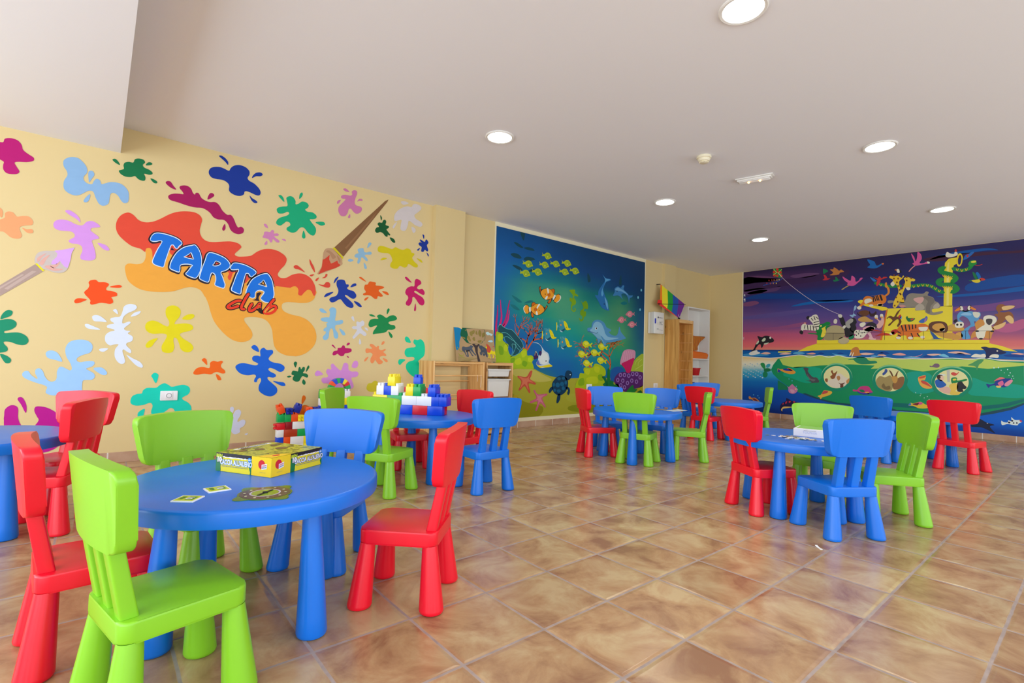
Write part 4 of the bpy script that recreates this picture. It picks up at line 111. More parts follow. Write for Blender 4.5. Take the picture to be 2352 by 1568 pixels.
ARK_MURAL = [
('painted_clouds', None, '1 60 30 80 1|1786 1313 -173 -19 -253 -35 -232 12 -215 12 52 -61 276 -14 243 -15 195 -9 107 3;1 108 62 108 1|1786 1306 -139 12 -163 -39 51 -28 145 2 106 -3;1 104 66 114 1|1361 1285 -119 9 -114 -16 79 -23 117 7;1 90 58 110 1|1786 1187 -140 14 -112 -17 -88 18 37 -43 162 -6 141 -8;1 52 22 62 1|1747 1162 -101 19 -86 -8 79 -27 74 0;1 0 62 142 1|1774 1109 -162 35 -252 -22 -288 -24 -400 -6 0 -46 400 -16 287 47 253 19;1 0 104 184 1|1353 1011 -112 25 -142 8 -207 -13 21 -16 186 7 142 -9 70 -5;1 126 72 116 1|1786 1068 -108 13 -40 -24 74 -22 74 5;1 96 80 150 1|1786 935 -240 22 -306 21 -57 -16 175 -28 252 -21 176 2;1 150 80 132 1|1785 817 -304 11 -241 36 29 -37 275 -31 241 -7;1 0 88 168 1|392 1295 -95 31 -201 10 -76 -25 76 7 201 -14;1 70 30 60 1|427 1305 -171 15 -309 -25 -51 2 0 -20 200 9 244 -9;1 0 92 172 1|354 1015 -138 6 -156 7 -162 21 0 -30 162 -12 156 -3;1 0 74 156 1|176 1092 -154 32 -125 1 1 -66 124 -8 154 -12;1 120 74 140 1|257 931 -159 6 -199 26 0 -55 200 -19 159 -2;1 190 96 140 1|46 772 -95 37 -51 18 0 -60 87 -28'),
('painted_sea', None, '2 0 98 176 0|1786 618 -258 2 -233 -2 -351 4 -272 0 -163 0 -262 0 -346 3 1 -74 174 8 207 2 226 -6 249 -1 186 7 181 8 165 4 238 -28 258 14;3 0 62 140 1|1786 618 -148 2 -174 -2 -154 0 20 -9 145 -4 311 4;3 56 150 206 1|1781 574 -58 12 -102 -5 -82 -11 99 -12 114 1;3 0 60 150 1|1211 600 -24 12 -29 -12;3 0 60 150 1|1139 587 -23 11 -28 -12 23 -4;3 0 60 150 1|993 586 -23 11 -26 -11;3 244 190 170 1|1621 581 -49 17 -44 -11 38 -11;3 244 190 170 1|1453 579 -52 15 -51 -10 51 -8;3 240 170 150 1|1231 584 -49 11 -28 -9 28 -7;3 96 180 220 1|1340 588 -50 14 -50 -13 50 -8;3 96 180 220 1|1033 591 -45 -10 -70 -5 70 -6;3 244 196 178 1|845 587 -55 10 -57 -9 57 -10;3 0 84 160 1|811 602 -45 16 -57 -11 -32 -9;3 0 66 150 1|715 585 -43 23 -37 -19;3 0 66 150 1|431 566 -27 17 -26 -17;3 0 66 150 1|254 585 -32 14 -35 -19;3 244 190 170 1|715 575 -30 13 -30 -17;3 244 170 160 1|618 584 -49 13 -36 -15 36 -5;3 240 150 150 1|541 577 -64 -7 -46 20 39 -22;3 244 196 178 1|408 585 -38 7 -44 -3 45 -12;3 120 200 230 1|341 577 -30 14 -28 -23;3 244 190 170 1|290 601 -61 9 -66 -22 66 4;3 90 170 220 1|758 567 -26 10 -34 -15;3 120 200 230 1|549 562 -56 8 -47 -9;3 0 64 150 1|-2 585 -50 7 -46 -9 0 -10 78 1;3 250 180 160 1|-36 594 -34 7 -29 -7 16 -6'),
('painted_boat_deck', None, '3 244 224 50 0|1147 703 -475 -2 86 -3 -689 -7 0 -24 -63 -20 -47 -23 -28 -15 112 11 312 2 154 -3 163 -2 86 -1 -86 1 164 2 152 3 137 -6 165 -10 7 -1 -76 43 -74 25;3 250 236 96 0|1464 610 -111 0 0 -13 111 -4;4 218 192 20 0|1147 673 -475 0 86 -1 -689 -4 0 -4 689 2 -86 1 475 1;3 246 226 56 0|652 945 -175 -3 -89 -2 -127 2 2 -251 435 6;3 244 224 50 0|311 940 -4 254 -5 66 -21 28 -46 4 0 -46 17 -9 7 -32 4 -268;4 250 236 120 0|295 944 -2 254 -6 55 -10 15 3 -71 2 -253;4 244 216 40 1|205 1267 3 -21 6 -15 8 -8 7 2 6 11 4 19 0 21 -4 21 -6 15 -8 7 -7 -2 -6 -11 -4 -18|212 1269 2 -15 3 -12 5 -6 4 1 3 8 1 13 0 16 -3 15 -3 11 -4 6 -4 -1 -3 -8 -2 -13;5 250 226 40 1|847 1013 -30 13 -54 -36 -91 -18 86 4 -60 -10 -48 -15 9 -19 49 4 -36 -7 66 24 69 28;4 220 120 40 0|698 697 -39 225 -7 23 -6 -7 38 -241'),
('painted_hull', None, '2 10 150 96 0|1464 538 -42 10 -77 7 -55 19 -45 -14 -49 -3 -71 15 -69 -14 -68 15 -66 -14 -107 -1 -143 5 0 0 -83 -13 -96 4 -81 -2 -93 5 -72 4 -70 -7 -88 9 -78 -16 -109 -1 2 -290 62 -41 80 -32 69 -21 99 -11 143 -8 153 -3 121 -5 127 -4 16 41 126 -8 132 9 139 32 117 40 91 48 73 51 53 53 19 39 -18 45;3 196 220 100 0|1453 538 -163 32 -165 -2 -137 0 -131 -15 -185 4 0 2 -179 -10 -174 2 -142 -1 -88 7 -77 -17 -110 -7 0 -17 175 -27 135 14 219 -45 158 25 169 -15 -25 27 167 6 225 -16 194 -26 102 24;3 0 172 134 1|1344 463 -219 1 -14 -88 109 -47 124 37 77 29;3 0 166 142 1|525 445 -132 0 -36 -118 113 -37 55 56;3 0 168 140 1|164 422 -87 -28 -174 -13 1 -78 174 -4 100 11;3 30 76 96 0|1239 243 -115 -39 -137 -25 -130 -2 -185 4 -82 -24 -233 3 -242 18 -88 32 -61 23 -62 36 0 -13 62 -41 80 -32 69 -21 242 -19 274 -8 143 36 126 -9 132 9 139 33 87 30;3 0 112 110 0|631 178 -274 5 -246 19 -129 34 -78 41 0 18 109 -44 132 -30 212 -4 274 -9;1 16 128 84 0|1465 344 -45 -26 -41 -30 0 -27 85 -6;4 236 244 236 2 6 6|1786 556 -258 -13 -238 31 -84 -18 -81 16 -69 -14 -68 14 -66 -13 -107 -2 -138 5;4 236 244 236 2 5 5|758 554 -86 9 -83 -13 -96 4 -81 -2 -147 9 -88 -8 -88 10 -78 -15 -109 -2'),
('painted_propeller', None, '5 40 150 80 1|1584 440 19 16 16 28 -10 14 -22 -2 -11 -22 -1 -26;5 20 134 90 1|1576 423 -22 -22 5 -28 19 -11 17 15 -2 28;4 60 170 190 1|1570 463 -10 22 -27 4 -1 -20 22 -17;6 24 120 70 1|1589 434 -19 14 -27 1 -16 -10 0 -12 21 -9 28 -1'),
('painted_foam', None, '2 206 232 244 1|1777 489 2 -2 3 0 1 2 -1 2 -3 0;2 206 232 244 1|1732 466 3 -3 5 0 3 3 -3 3 -5 0;2 206 232 244 1|1688 444 4 -4 7 -1 4 4 -4 4 -7 1;2 206 232 244 1|1651 421 1 -5 3 0 2 5 -2 5 -2 0;2 206 232 244 1|1608 400 2 -2 5 -1 3 2 -3 2 -5 0;2 206 232 244 1|1745 371 4 -4 8 0 3 3 -3 3 -8 0;2 206 232 244 1|1709 487 1 -4 3 0 2 4 -2 4 -3 0;2 206 232 244 1|1665 465 2 -6 6 0 2 5 -2 5 -5 0;2 206 232 244 1|1622 442 3 -2 7 0 4 2 -3 2 -8 0;2 206 232 244 1|1767 414 1 -3 3 0 2 3 -2 3 -3 0;2 206 232 244 1|1722 392 2 -4 6 0 2 3 -2 5 -6 0;2 206 232 244 1|1678 370 3 -5 8 0 3 4 -3 5 -8 1;2 206 232 244 1|1642 485 1 -2 3 0 2 2 -2 2 -2 0;2 206 232 244 1|1599 463 3 -3 5 0 2 3 -2 3 -5 0;2 206 232 244 1|1736 435 4 -4 7 0 4 4 -4 4 -7 0;2 206 232 244 1|1699 413 1 -5 3 0 1 5 -1 5 -3 0;2 206 232 244 1|1655 391 2 -2 5 0 3 2 -3 2 -5 0;2 206 232 244 1|1612 369 3 -3 7 0 4 3 -4 3 -7 0;2 206 232 244 1|1757 479 2 -4 3 0 1 4 -1 4 -3 0;2 206 232 244 1|1713 456 2 -5 5 0 3 5 -2 5 -6 0;2 206 232 244 1|1669 434 3 -2 8 0 3 2 -3 2 -8 0;2 206 232 244 1|1632 412 1 -3 3 0 2 3 -2 3 -3 0;2 206 232 244 1|1770 383 3 -4 5 0 3 4 -3 4 -5 0;2 206 232 244 1|1726 361 3 -5 8 0 4 4 -4 6 -8 0;2 206 232 244 1|1689 477 2 -2 3 0 1 2 -1 2 -3 0;2 206 232 244 1|1646 455 2 -3 5 0 3 2 -3 3 -5 1;2 206 232 244 1|1603 433 3 -4 7 -1 4 4 -3 4 -8 1;2 206 232 244 1|1747 404 1 -5 3 0 2 5 -2 5 -3 0;2 206 232 244 1|1702 382 3 -2 5 0 3 2 -3 2 -5 0;2 206 232 244 1|1658 361 4 -4 7 0 4 3 -4 3 -7 0;2 206 232 244 1|1623 475 1 -4 3 0 2 4 -2 4 -3 0;2 206 232 244 1|1761 448 3 -5 5 0 3 5 -3 5 -5 0;2 206 232 244 1|1716 426 4 -3 8 0 3 2 -3 2 -8 0;2 206 232 244 1|1679 403 2 -3 2 0 2 3 -2 3 -2 0;2 206 232 244 1|1636 381 2 -4 5 0 3 4 -3 4 -5 0;2 206 232 244 1|1593 360 3 -5 7 0 4 4 -3 5 -8 1;2 206 232 244 1|1738 469 1 -2 3 0 1 2 -1 2 -3 0;2 206 232 244 1|1693 446 3 -3 5 0 2 3 -2 3 -5 0;2 206 232 244 1|1649 424 4 -4 7 0 4 4 -4 4 -7 0;2 206 232 244 1|1613 402 1 -5 3 0 2 5 -2 5 -3 0;2 206 232 244 1|1751 373 2 -2 5 0 3 2 -3 2 -5 0;2 206 232 244 1|1707 490 4 -3 7 0 4 3 -3 3 -8 0;2 206 232 244 1|1670 467 1 -4 3 0 2 4 -2 4 -2 0;2 206 232 244 1|1627 445 2 -5 5 0 3 5 -3 5 -5 0;2 206 232 244 1|1765 417 4 -2 7 0 4 1 -4 3 -7 0;2 206 232 244 1|1727 395 1 -4 3 0 2 3 -2 3 -2 0;2 206 232 244 1|1683 373 2 -4 5 -1 3 4 -2 4 -6 1;2 206 232 244 1|1640 488 4 -5 7 0 4 5 -4 5 -7 0;2 206 232 244 1|1604 466 1 -2 3 0 2 1 -2 2 -3 1;2 206 232 244 1|1741 438 3 -3 5 0 3 3 -3 3 -5 0;2 206 232 244 1|1697 416 4 -4 7 -1 4 4 -4 4 -7 1;2 206 232 244 1|1660 394 1 -5 3 0 1 4 -1 5 -3 1;2 206 232 244 1|1617 372 2 -2 5 0 3 2 -3 2 -5 0;2 206 232 244 1|1756 482 3 -3 8 0 4 3 -4 3 -8 0;2 206 232 244 1|1718 459 1 -4 3 0 2 4 -2 4 -3 0;2 206 232 244 1|1674 437 2 -5 5 -1 3 5 -3 5 -5 1;2 206 232 244 1|1630 415 4 -2 7 -1 4 2 -4 2 -7 1;2 206 232 244 1|1776 386 1 -3 3 -1 2 3 -2 4 -3 0;2 206 232 244 1|1731 364 2 -4 6 -1 2 4 -2 4 -6 1;2 206 232 244 1|1688 480 3 -5 8 0 4 5 -4 5 -7 0;2 206 232 244 1|1651 457 1 -2 3 0 1 2 -1 2 -3 0;2 206 232 244 1|1608 435 2 -3 5 0 3 3 -3 3 -5 0;2 206 232 244 1|1745 407 4 -4 7 0 4 4 -4 4 -7 0;2 206 232 244 1|1707 385 2 -5 3 0 1 5 -1 5 -3 0;2 206 232 244 1|1664 363 2 -2 5 0 3 2 -3 2 -5 0;2 206 232 244 1|1621 478 4 -3 7 0 4 3 -4 3 -7 0;2 206 232 244 1|1766 451 2 -4 3 0 1 4 -1 4 -3 0;2 206 232 244 1|1722 428 2 -5 5 0 3 5 -3 5 -5 0;2 206 232 244 1|1677 406 4 -2 8 0 3 2 -3 2 -8 0;2 206 232 244 1|1641 384 1 -3 3 0 1 3 -1 3 -3 0'),
('painted_porthole', None, '5 16 140 112 1|882 397 2 -26 9 -24 13 -23 18 -19 22 -15 24 -10 26 -5 26 1 26 7 22 13 20 18 14 21 9 25 4 26 -3 27 -9 26 -15 23 -19 19 -23 15 -25 9 -26 4 -26 -3 -25 -8 -22 -13 -18 -18 -13 -21 -9 -24;6 130 206 150 1|885 401 3 -24 8 -24 13 -21 17 -19 21 -14 24 -10 25 -4 26 1 24 7 22 12 19 17 14 21 9 23 3 25 -3 26 -9 24 -14 22 -18 19 -22 14 -25 8 -25 4 -25 -2 -24 -8 -21 -13 -18 -17 -13 -20 -8 -23;7 0 146 112 1|886 394 3 -24 8 -23 13 -21 17 -18 21 -14 23 -9 25 -4 25 1 25 6 21 12 19 16 14 20 9 23 3 25 -3 25 -9 23 -14 22 -18 18 -22 13 -24 9 -25 4 -25 -3 -24 -7 -21 -12 -17 -17 -13 -19 -8 -23;8 240 236 170 1|903 396 3 -21 6 -19 11 -18 15 -15 18 -12 19 -8 21 -4 21 1 21 6 18 10 15 14 12 17 7 20 3 20 -2 22 -8 20 -11 18 -16 15 -18 12 -20 8 -21 3 -21 -2 -20 -7 -18 -10 -14 -14 -11 -17 -7 -19;9 236 226 206 1|1069 358 -28 11 -36 43 -35 11 -35 -29 -26 -14 17 -46 35 -27 53 -3 41 23;10 150 90 50 1|1028 449 -11 -27 -25 21 9 -31 11 -31 20 -6 12 20 -16 16 11 25;10 196 140 84 1|996 392 -17 13 -9 -22 13 -21;10 150 96 60 1|1083 372 -19 4 0 -29 14 5;10 110 64 50 1|983 347 -18 -7 -30 9 13 -16 0 -20 22 -6 0 23;10 210 150 90 1|926 365 -22 21 4 -31 13 -15'),
('painted_porthole', None, '5 16 140 112 1|521 393 3 -25 8 -24 13 -22 18 -19 21 -15 24 -10 25 -5 25 1 25 7 22 12 19 18 14 21 8 24 3 26 -3 27 -8 25 -14 23 -19 19 -22 14 -25 10 -25 3 -26 -2 -24 -8 -21 -13 -17 -17 -13 -21 -8 -24;6 130 206 150 1|525 398 2 -24 8 -24 13 -21 17 -18 20 -14 23 -10 25 -4 24 1 24 7 22 12 18 16 13 20 9 23 3 25 -3 25 -9 24 -13 22 -19 18 -21 14 -24 9 -24 3 -25 -2 -23 -7 -20 -13 -17 -16 -13 -20 -8 -23;7 0 146 112 1|525 390 3 -23 8 -23 13 -20 16 -18 21 -14 23 -9 24 -4 24 1 24 6 21 11 18 16 13 20 9 23 3 24 -3 24 -9 24 -13 21 -18 18 -21 13 -24 9 -24 3 -25 -2 -23 -7 -20 -12 -17 -16 -12 -20 -8 -21;8 240 236 170 1|542 392 3 -20 6 -19 11 -18 14 -15 17 -12 19 -8 21 -3 20 1 20 5 18 10 15 14 11 17 7 19 2 20 -2 21 -7 20 -11 18 -15 15 -18 12 -20 7 -20 3 -21 -1 -19 -7 -17 -10 -14 -14 -11 -16 -7 -19;9 172 152 96 1|723 376 -25 37 -34 -9 -33 17 -17 -40 4 -66 29 -18 42 14 26 24;9 150 104 64 1|614 361 -33 42 -32 11 -6 -29 10 -41 24 -26 33 -2;10 210 160 80 1|622 411 -33 7 -4 -35 13 -21 16 9;10 120 80 50 1|639 464 -17 -17 -10 -30 8 -1 11 25;10 120 80 50 1|577 461 14 -18 9 -26 -11 2 -6 24;10 60 86 160 1|681 434 -13 16 -4 18 -13 -2 -2 -15 13 -21 15 -11;10 130 110 70 1|687 332 -15 26 -12 -25 -25 7 -4 -25 29 -7'),
('painted_porthole', None, '5 16 140 112 1|156 392 3 -25 8 -25 13 -22 18 -19 21 -15 24 -11 25 -5 26 1 25 7 22 13 19 17 14 21 9 25 3 26 -3 27 -9 26 -15 23 -19 19 -22 15 -25 9 -26 4 -25 -2 -24 -8 -21 -13 -18 -18 -13 -21 -8 -24;6 130 206 150 1|159 397 3 -25 8 -23 13 -21 17 -19 21 -14 23 -10 24 -4 25 1 24 6 22 12 18 16 14 21 8 23 3 25 -3 26 -9 24 -14 22 -18 18 -22 14 -24 9 -25 4 -24 -2 -23 -8 -21 -12 -17 -17 -13 -20 -7 -22;7 0 146 112 1|160 389 3 -23 8 -23 13 -21 17 -18 20 -14 23 -10 24 -4 25 1 24 6 21 12 18 16 14 20 8 22 3 25 -3 25 -9 23 -13 22 -18 18 -22 13 -24 9 -24 4 -25 -2 -23 -8 -20 -12 -17 -16 -13 -19 -7 -22;8 240 236 170 1|177 391 2 -20 7 -20 11 -17 14 -16 17 -12 20 -8 20 -4 21 1 20 6 18 10 15 13 11 17 7 20 3 21 -3 21 -7 20 -12 18 -15 15 -18 12 -20 8 -20 3 -21 -2 -19 -6 -18 -10 -14 -14 -10 -17 -7 -19;9 200 200 190 0|296 473 -18 3 0 -88 14 0;10 40 100 190 1|360 394 -26 11 -22 -18 -14 -23 29 -21 26 8;10 244 206 180 1|341 433 -22 1 -9 -24 13 -19 18 13;11 70 44 36 1|351 428 -17 10 -4 -24 15 -10;10 232 240 236 1|341 440 -29 4 -11 -9 37 -4;10 220 80 70 1|272 450 -14 10 -18 -9 -9 12 -1 -7 14 -19 18 -1;10 20 140 70 1|269 417 -29 4 -3 -21 -45 14 -4 -12 49 -16 30 -7;11 240 220 70 1|261 410 -17 3 2 -11 14 -3;10 236 190 170 1|342 333 -44 21 -22 -17 1 -33 36 4;11 240 206 90 1|283 360 -21 20 -25 -4 -3 -32 14 -20 -28 -7 14 -19 43 1 -4 33;11 40 40 48 1|237 381 -21 15 -14 -22 -14 -18 7 -14 14 -1 -3 -19 31 3'),
('painted_animal', None, '6 240 236 214 1|1223 908 -29 -2 -17 15 -28 2 -14 -26 -9 -44 -5 -25 16 -37 40 8 0 43 23 33;7 34 30 38 1|1230 905 -16 10 -10 -8 10 -22 11 2;8 34 30 38 2 6 6|1191 893 -14 -19;8 34 30 38 2 6 6|1171 911 -11 -32;8 34 30 38 2 6 6|1154 904 -19 -20;8 34 30 38 2 6 6|1171 855 -39 11;8 34 30 38 2 6 6|1171 836 -45 8;8 34 30 38 2 6 6|1171 817 -42 5'),
('painted_animal', None, '7 240 236 214 1|1269 833 -23 15 -24 -10 -45 -2 -45 -33 5 -18 68 5 46 4 6 -15 14 10;8 34 30 38 1|1283 783 -14 9 -15 -13 6 -22 14 1 9 9;8 236 170 150 1|1250 848 -7 12 -9 -6 3 -12;8 34 30 38 2 6 6|1240 835 5 -28;8 34 30 38 2 6 6|1222 835 -6 -42;8 34 30 38 2 6 6|1199 831 -5 -41;8 34 30 38 2 6 6|1177 827 -6 -38;8 34 30 38 2 6 6|1154 817 -6 -29'),
('painted_animal', None, '9 0 140 60 1|1129 834 -30 9 -28 14 -21 -4 -6 -16 24 -14 -29 2 32 -23 5 -37 17 -37 16 -21 33 0 3 41 66 11 0 8 -63 -5 9 23 -25 12;10 246 226 70 1|1063 829 19 -15 -6 -43 17 -40 23 1 -12 52 5 19;10 246 230 120 1|1123 828 -13 4 0 -12 11 -1'),
('painted_animal', None, '8 188 174 128 1|1074 777 -8 27 -38 21 -37 -1 -37 -17 -13 -34 2 -48 -31 -12 -4 -24 20 -19 36 -1 24 15 2 18 92 1 5 25;9 164 150 110 1|1074 762 -131 -7 5 -29 32 -18 10 -5 92 2;9 196 184 144 1|980 714 -32 12 -36 -16 0 -21 31 -16 34 8;10 120 106 76 2 4 4|1071 762 -128 -5'),
('painted_animal', None, '9 232 226 206 1|1020 849 -3 24 -13 7 -11 -11 3 -24 13 -6'),
('painted_animal', None, '9 34 30 38 1|980 896 -26 1 -16 -40 -10 -24 -36 46 -25 -1 -13 -30 8 -24 -6 -29 16 -29 5 -24 35 -17 21 6 10 60 21 43;10 224 222 206 1|988 911 -18 7 -13 -12 5 -17 18 2;10 170 168 160 1|933 845 -15 17 -21 15 -18 -7 3 -21 20 -17 -5 -24 15 -11 18 18;10 224 222 206 1|954 810 -13 14 -11 -9 8 -18 13 2'),
('painted_animal', None, '8 150 190 224 1|874 962 -7 20 -11 -4 3 -23 13 -17 2 -18 -17 -19 17 -5 8 -11 23 22 -23 2 -6 23'),
('painted_animal', None, '8 110 64 36 1|842 924 -20 14 -35 1 -24 -19 14 -20 25 -7 30 16;9 206 160 84 1|846 865 -19 20 -35 4 -29 -22 -22 -15 22 -8 58 4;8 60 34 40 1|852 931 -16 -25 -34 -13 15 -6 30 20;8 60 34 40 1|767 937 -9 -23 -20 -1 -14 16 -5 -18 15 -22 29 2'),
('painted_animal', None, '9 238 188 176 1|729 877 -5 20 -12 -3 -2 -29 -19 -12 -5 42 -12 -9 -2 -57 28 -39 24 18 -19 34;10 240 236 214 1|710 882 1 -7 3 -5 5 -3 5 0 5 3 3 6 1 7 -1 7 -3 6 -5 3 -5 -1 -5 -3 -3 -6;10 240 236 214 1|675 889 1 -7 3 -5 4 -3 6 0 4 3 3 6 1 7 -1 7 -3 6 -4 2 -6 0 -4 -3 -3 -6;11 236 170 60 1|713 871 1 -3 2 -2 4 -1 4 1 3 1 2 2 1 3 -1 2 -2 2 -3 1 -4 0 -4 -2 -2 -2;11 236 170 60 1|678 878 0 -2 3 -2 3 -1 4 0 3 1 3 3 1 2 -1 3 -3 1 -3 1 -4 0 -3 -1 -3 -2'),
('painted_animal', None, '9 240 236 214 1|874 772 -23 11 -39 -4 -30 19 -29 11 -24 -13 14 -22 29 -8 20 -26 19 -23 40 -5 20 12 -10 24 16 6;10 34 30 38 1|852 768 2 -4 5 0 2 4 -2 4 -5 0;10 34 30 38 1|832 773 2 -4 5 0 2 5 -2 4 -5 0;10 34 30 38 1|812 758 2 -4 5 0 2 4 -2 4 -5 0;10 34 30 38 1|837 750 2 -4 5 0 2 4 -2 4 -5 0;10 34 30 38 1|822 732 2 -4 5 0 2 4 -2 4 -5 0;10 34 30 38 1|852 739 2 -5 5 1 2 4 -2 4 -5 0;10 34 30 38 1|797 761 2 -4 5 0 2 4 -2 4 -5 0;9 240 236 214 1|892 808 2 -24 -17 -15 7 -6 16 21'),
('painted_animal', None, '10 44 40 48 1|792 810 -15 26 -29 5 -24 -16 -7 -29 21 7 25 12;9 238 178 186 1|812 793 -30 17 -39 -7 -9 -18 24 -19 34 6;9 238 190 196 1|782 757 -19 9 -20 -50 -19 -6 5 -9 43 4 -5 23;10 240 236 214 1|831 835 -29 8 -10 -15 20 -23 19 7'),
('painted_animal', None, '9 0 128 84 1|912 713 -10 24 -25 8 -3 -27 23 -14'),
('painted_animal', None, '10 206 60 34 1|724 727 -29 23 -23 5 86 27 -50 -7 -39 -19 -34 -12 -28 -25 14 -14 38 15 49 7 20 7 -56 -2 28 0;11 200 50 30 1|626 764 -29 17 -16 -13 12 -20 19 -11;11 240 236 214 1|635 746 -23 17 -10 -14 19 -12'),
('painted_animal', None, '8 228 128 36 1|809 1034 -17 19 -29 -2 -20 -10 -29 17 -42 0 86 -4 -40 3 -34 0 -25 -17 -2 -36 22 -22 49 -2 30 -4 -86 -7 42 6 34 2 39 14 25 -10 15 -16 15 6 -30 40;9 240 236 214 1|797 1027 -20 7 -19 -4 -10 -18 19 -10 25 -10 10 18;9 240 236 214 1|822 961 1 -6 4 -4 6 -3 7 1 6 3 4 5 2 6 -2 6 -4 5 -6 2 -7 0 -6 -3 -4 -5;9 240 236 214 1|741 975 1 -4 4 -3 6 -1 7 0 5 3 4 3 2 4 -2 4 -4 3 -5 2 -7 -1 -6 -2 -4 -4;9 240 236 214 1|679 975 2 -4 4 -3 7 -1 7 1 6 2 5 3 2 4 -2 4 -5 3 -6 1 -7 0 -7 -2 -4 -4;9 240 236 214 1|681 976 1 -4 5 -3 7 -1 8 0 7 3 5 3 2 5 -2 4 -5 3 -7 1 -8 0 -7 -3 -5 -3;9 34 30 38 2 7 7|734 1043 -10 -33;9 34 30 38 2 7 7|714 1053 -11 -39;9 34 30 38 2 7 7|693 1055 -12 -42;9 34 30 38 2 7 7|723 1051 -10 -36;9 34 30 38 2 7 7|698 1052 -12 -40;9 34 30 38 2 7 7|743 1047 -5 -43;7 230 140 50 2 14 14|662 1046 -20 19 0 33 15 31 0 18'),
('painted_animal', None, '8 246 204 44 1|597 1018 -19 51 14 60 24 -10 12 19 -17 28 24 20 -5 17 -24 -8 -23 3 -24 -20 -9 16 -7 -6 11 -17 19 -21 -2 -41 -12 -42 -18 -77 23 -4 19 19;9 246 208 52 1|536 1146 9 24 -18 10 -23 -8 -28 -15 5 -14 20 0 1 -35 11 -31 14 16 11 1 21 -62 19 -57 19 -28 17 13 -12 52 -29 56 -23 33;10 128 70 24 1|575 1174 3 -7 5 1 2 7 -2 6 -5 0;10 128 70 24 1|582 1145 3 -6 5 0 3 7 -3 7 -5 -1;10 128 70 24 1|575 1115 3 -6 5 0 2 7 -2 7 -5 -1;10 128 70 24 1|566 1085 2 -6 6 0 2 7 -2 6 -6 0;10 128 70 24 1|559 1049 2 -6 6 1 2 6 -2 7 -6 -1;10 128 70 24 1|545 1013 3 -6 5 1 2 6 -2 7 -5 -1;10 128 70 24 1|587 1028 3 -6 5 0 2 7 -2 7 -5 -1;10 128 70 24 1|578 993 2 -7 5 1 3 6 -3 7 -5 -1;10 128 70 24 1|597 965 2 -7 5 1 3 6 -3 7 -5 -1;10 128 70 24 1|540 1123 3 -6 5 1 2 6 -2 7 -5 -1;10 128 70 24 1|549 1095 3 -6 5 0 3 7 -3 6 -5 0;10 128 70 24 1|564 1056 2 -7 5 1 3 7 -3 6 -5 -1;10 128 70 24 1|522 1153 2 -6 5 1 3 6 -3 7 -5 -1;10 128 70 24 1|601 1177 3 -7 5 1 3 7 -3 6 -5 -1;10 128 70 24 1|600 1203 0 -3 2 -2 2 -2 3 1 2 1 1 3 1 3 -1 3 -1 2 -2 2 -3 -1 -2 -1 -2 -3;10 128 70 24 1|571 1203 1 -3 1 -3 3 -1 2 0 2 2 2 3 1 3 -1 3 -2 2 -2 1 -2 0 -3 -2 -1 -2;10 128 70 24 1|521 1179 1 -3 1 -2 2 -1 3 0 2 2 2 3 0 3 0 3 -2 2 -2 1 -3 0 -2 -2 -1 -3;10 128 70 24 1|494 1168 0 -3 2 -3 2 -1 2 1 3 1 1 3 1 3 -1 3 -1 2 -3 1 -2 0 -2 -2 -2 -2;10 240 236 214 1|629 1138 -18 16 -9 -25 14 -13;10 240 236 214 1|531 1099 -23 -2 -2 -16 16 -3'),
('painted_animal', None, '8 150 142 126 1|647 1004 -21 4 -48 -12 -37 -6 -14 45 -28 18 -36 -6 -35 -3 -18 15 -15 -9 6 -22 -30 -17 -13 -29 -17 -12 -13 -29 13 -13 35 -6 -5 -23 -30 4 -25 1 4 -13 38 -12 31 4 26 19 6 17 52 0 4 26 50 1 47 11 23 31 43 -3;9 186 176 158 1|472 951 -22 18 -22 -10 -7 -29 25 -11 27 6;9 188 178 160 1|367 949 -22 18 -12 -20 8 -16 26 -4;9 226 176 168 1|486 1009 -32 9 -26 -2 -2 -23 20 -24 26 16;9 126 118 106 1|428 1016 -14 10 -43 -20 -9 -29 22 -32 5 -50 21 12 0 45 -9 33;9 214 150 140 1|573 963 -18 5 -23 -11 14 -10 18 1'),
('painted_animal', None, '10 34 30 38 1|594 1243 -14 7 -16 -13 -6 -18 15 1 14 8;11 240 236 214 1|590 1246 -15 1 -4 -27 14 2;11 238 120 40 1|602 1244 -12 5 0 -10'),
('painted_animal', None, '9 108 64 36 1|564 936 14 -31 12 -28 -30 4 4 -23 -4 -24 18 -34 10 7 -12 28 7 24 28 -22 24 -29 8 9 -27 32 24 24 10 -11 2 9 -22 16 -23 -10 -19 35;10 206 60 60 1|578 882 -14 11 -2 -21 12 -8;10 120 160 220 1|571 870 -14 8 3 -20'),
('painted_animal', None, '9 20 120 64 1|532 868 -9 11 -7 -15 -39 -4 14 -20 23 -5 11 12;10 206 70 50 1|504 855 -22 4 16 -16'),
('painted_animal', None, '9 60 110 190 1|455 830 -18 22 -18 8 -8 13 -9 -11 6 -23 20 -16;10 170 120 180 1|419 851 -11 11 3 -22 11 -11'),
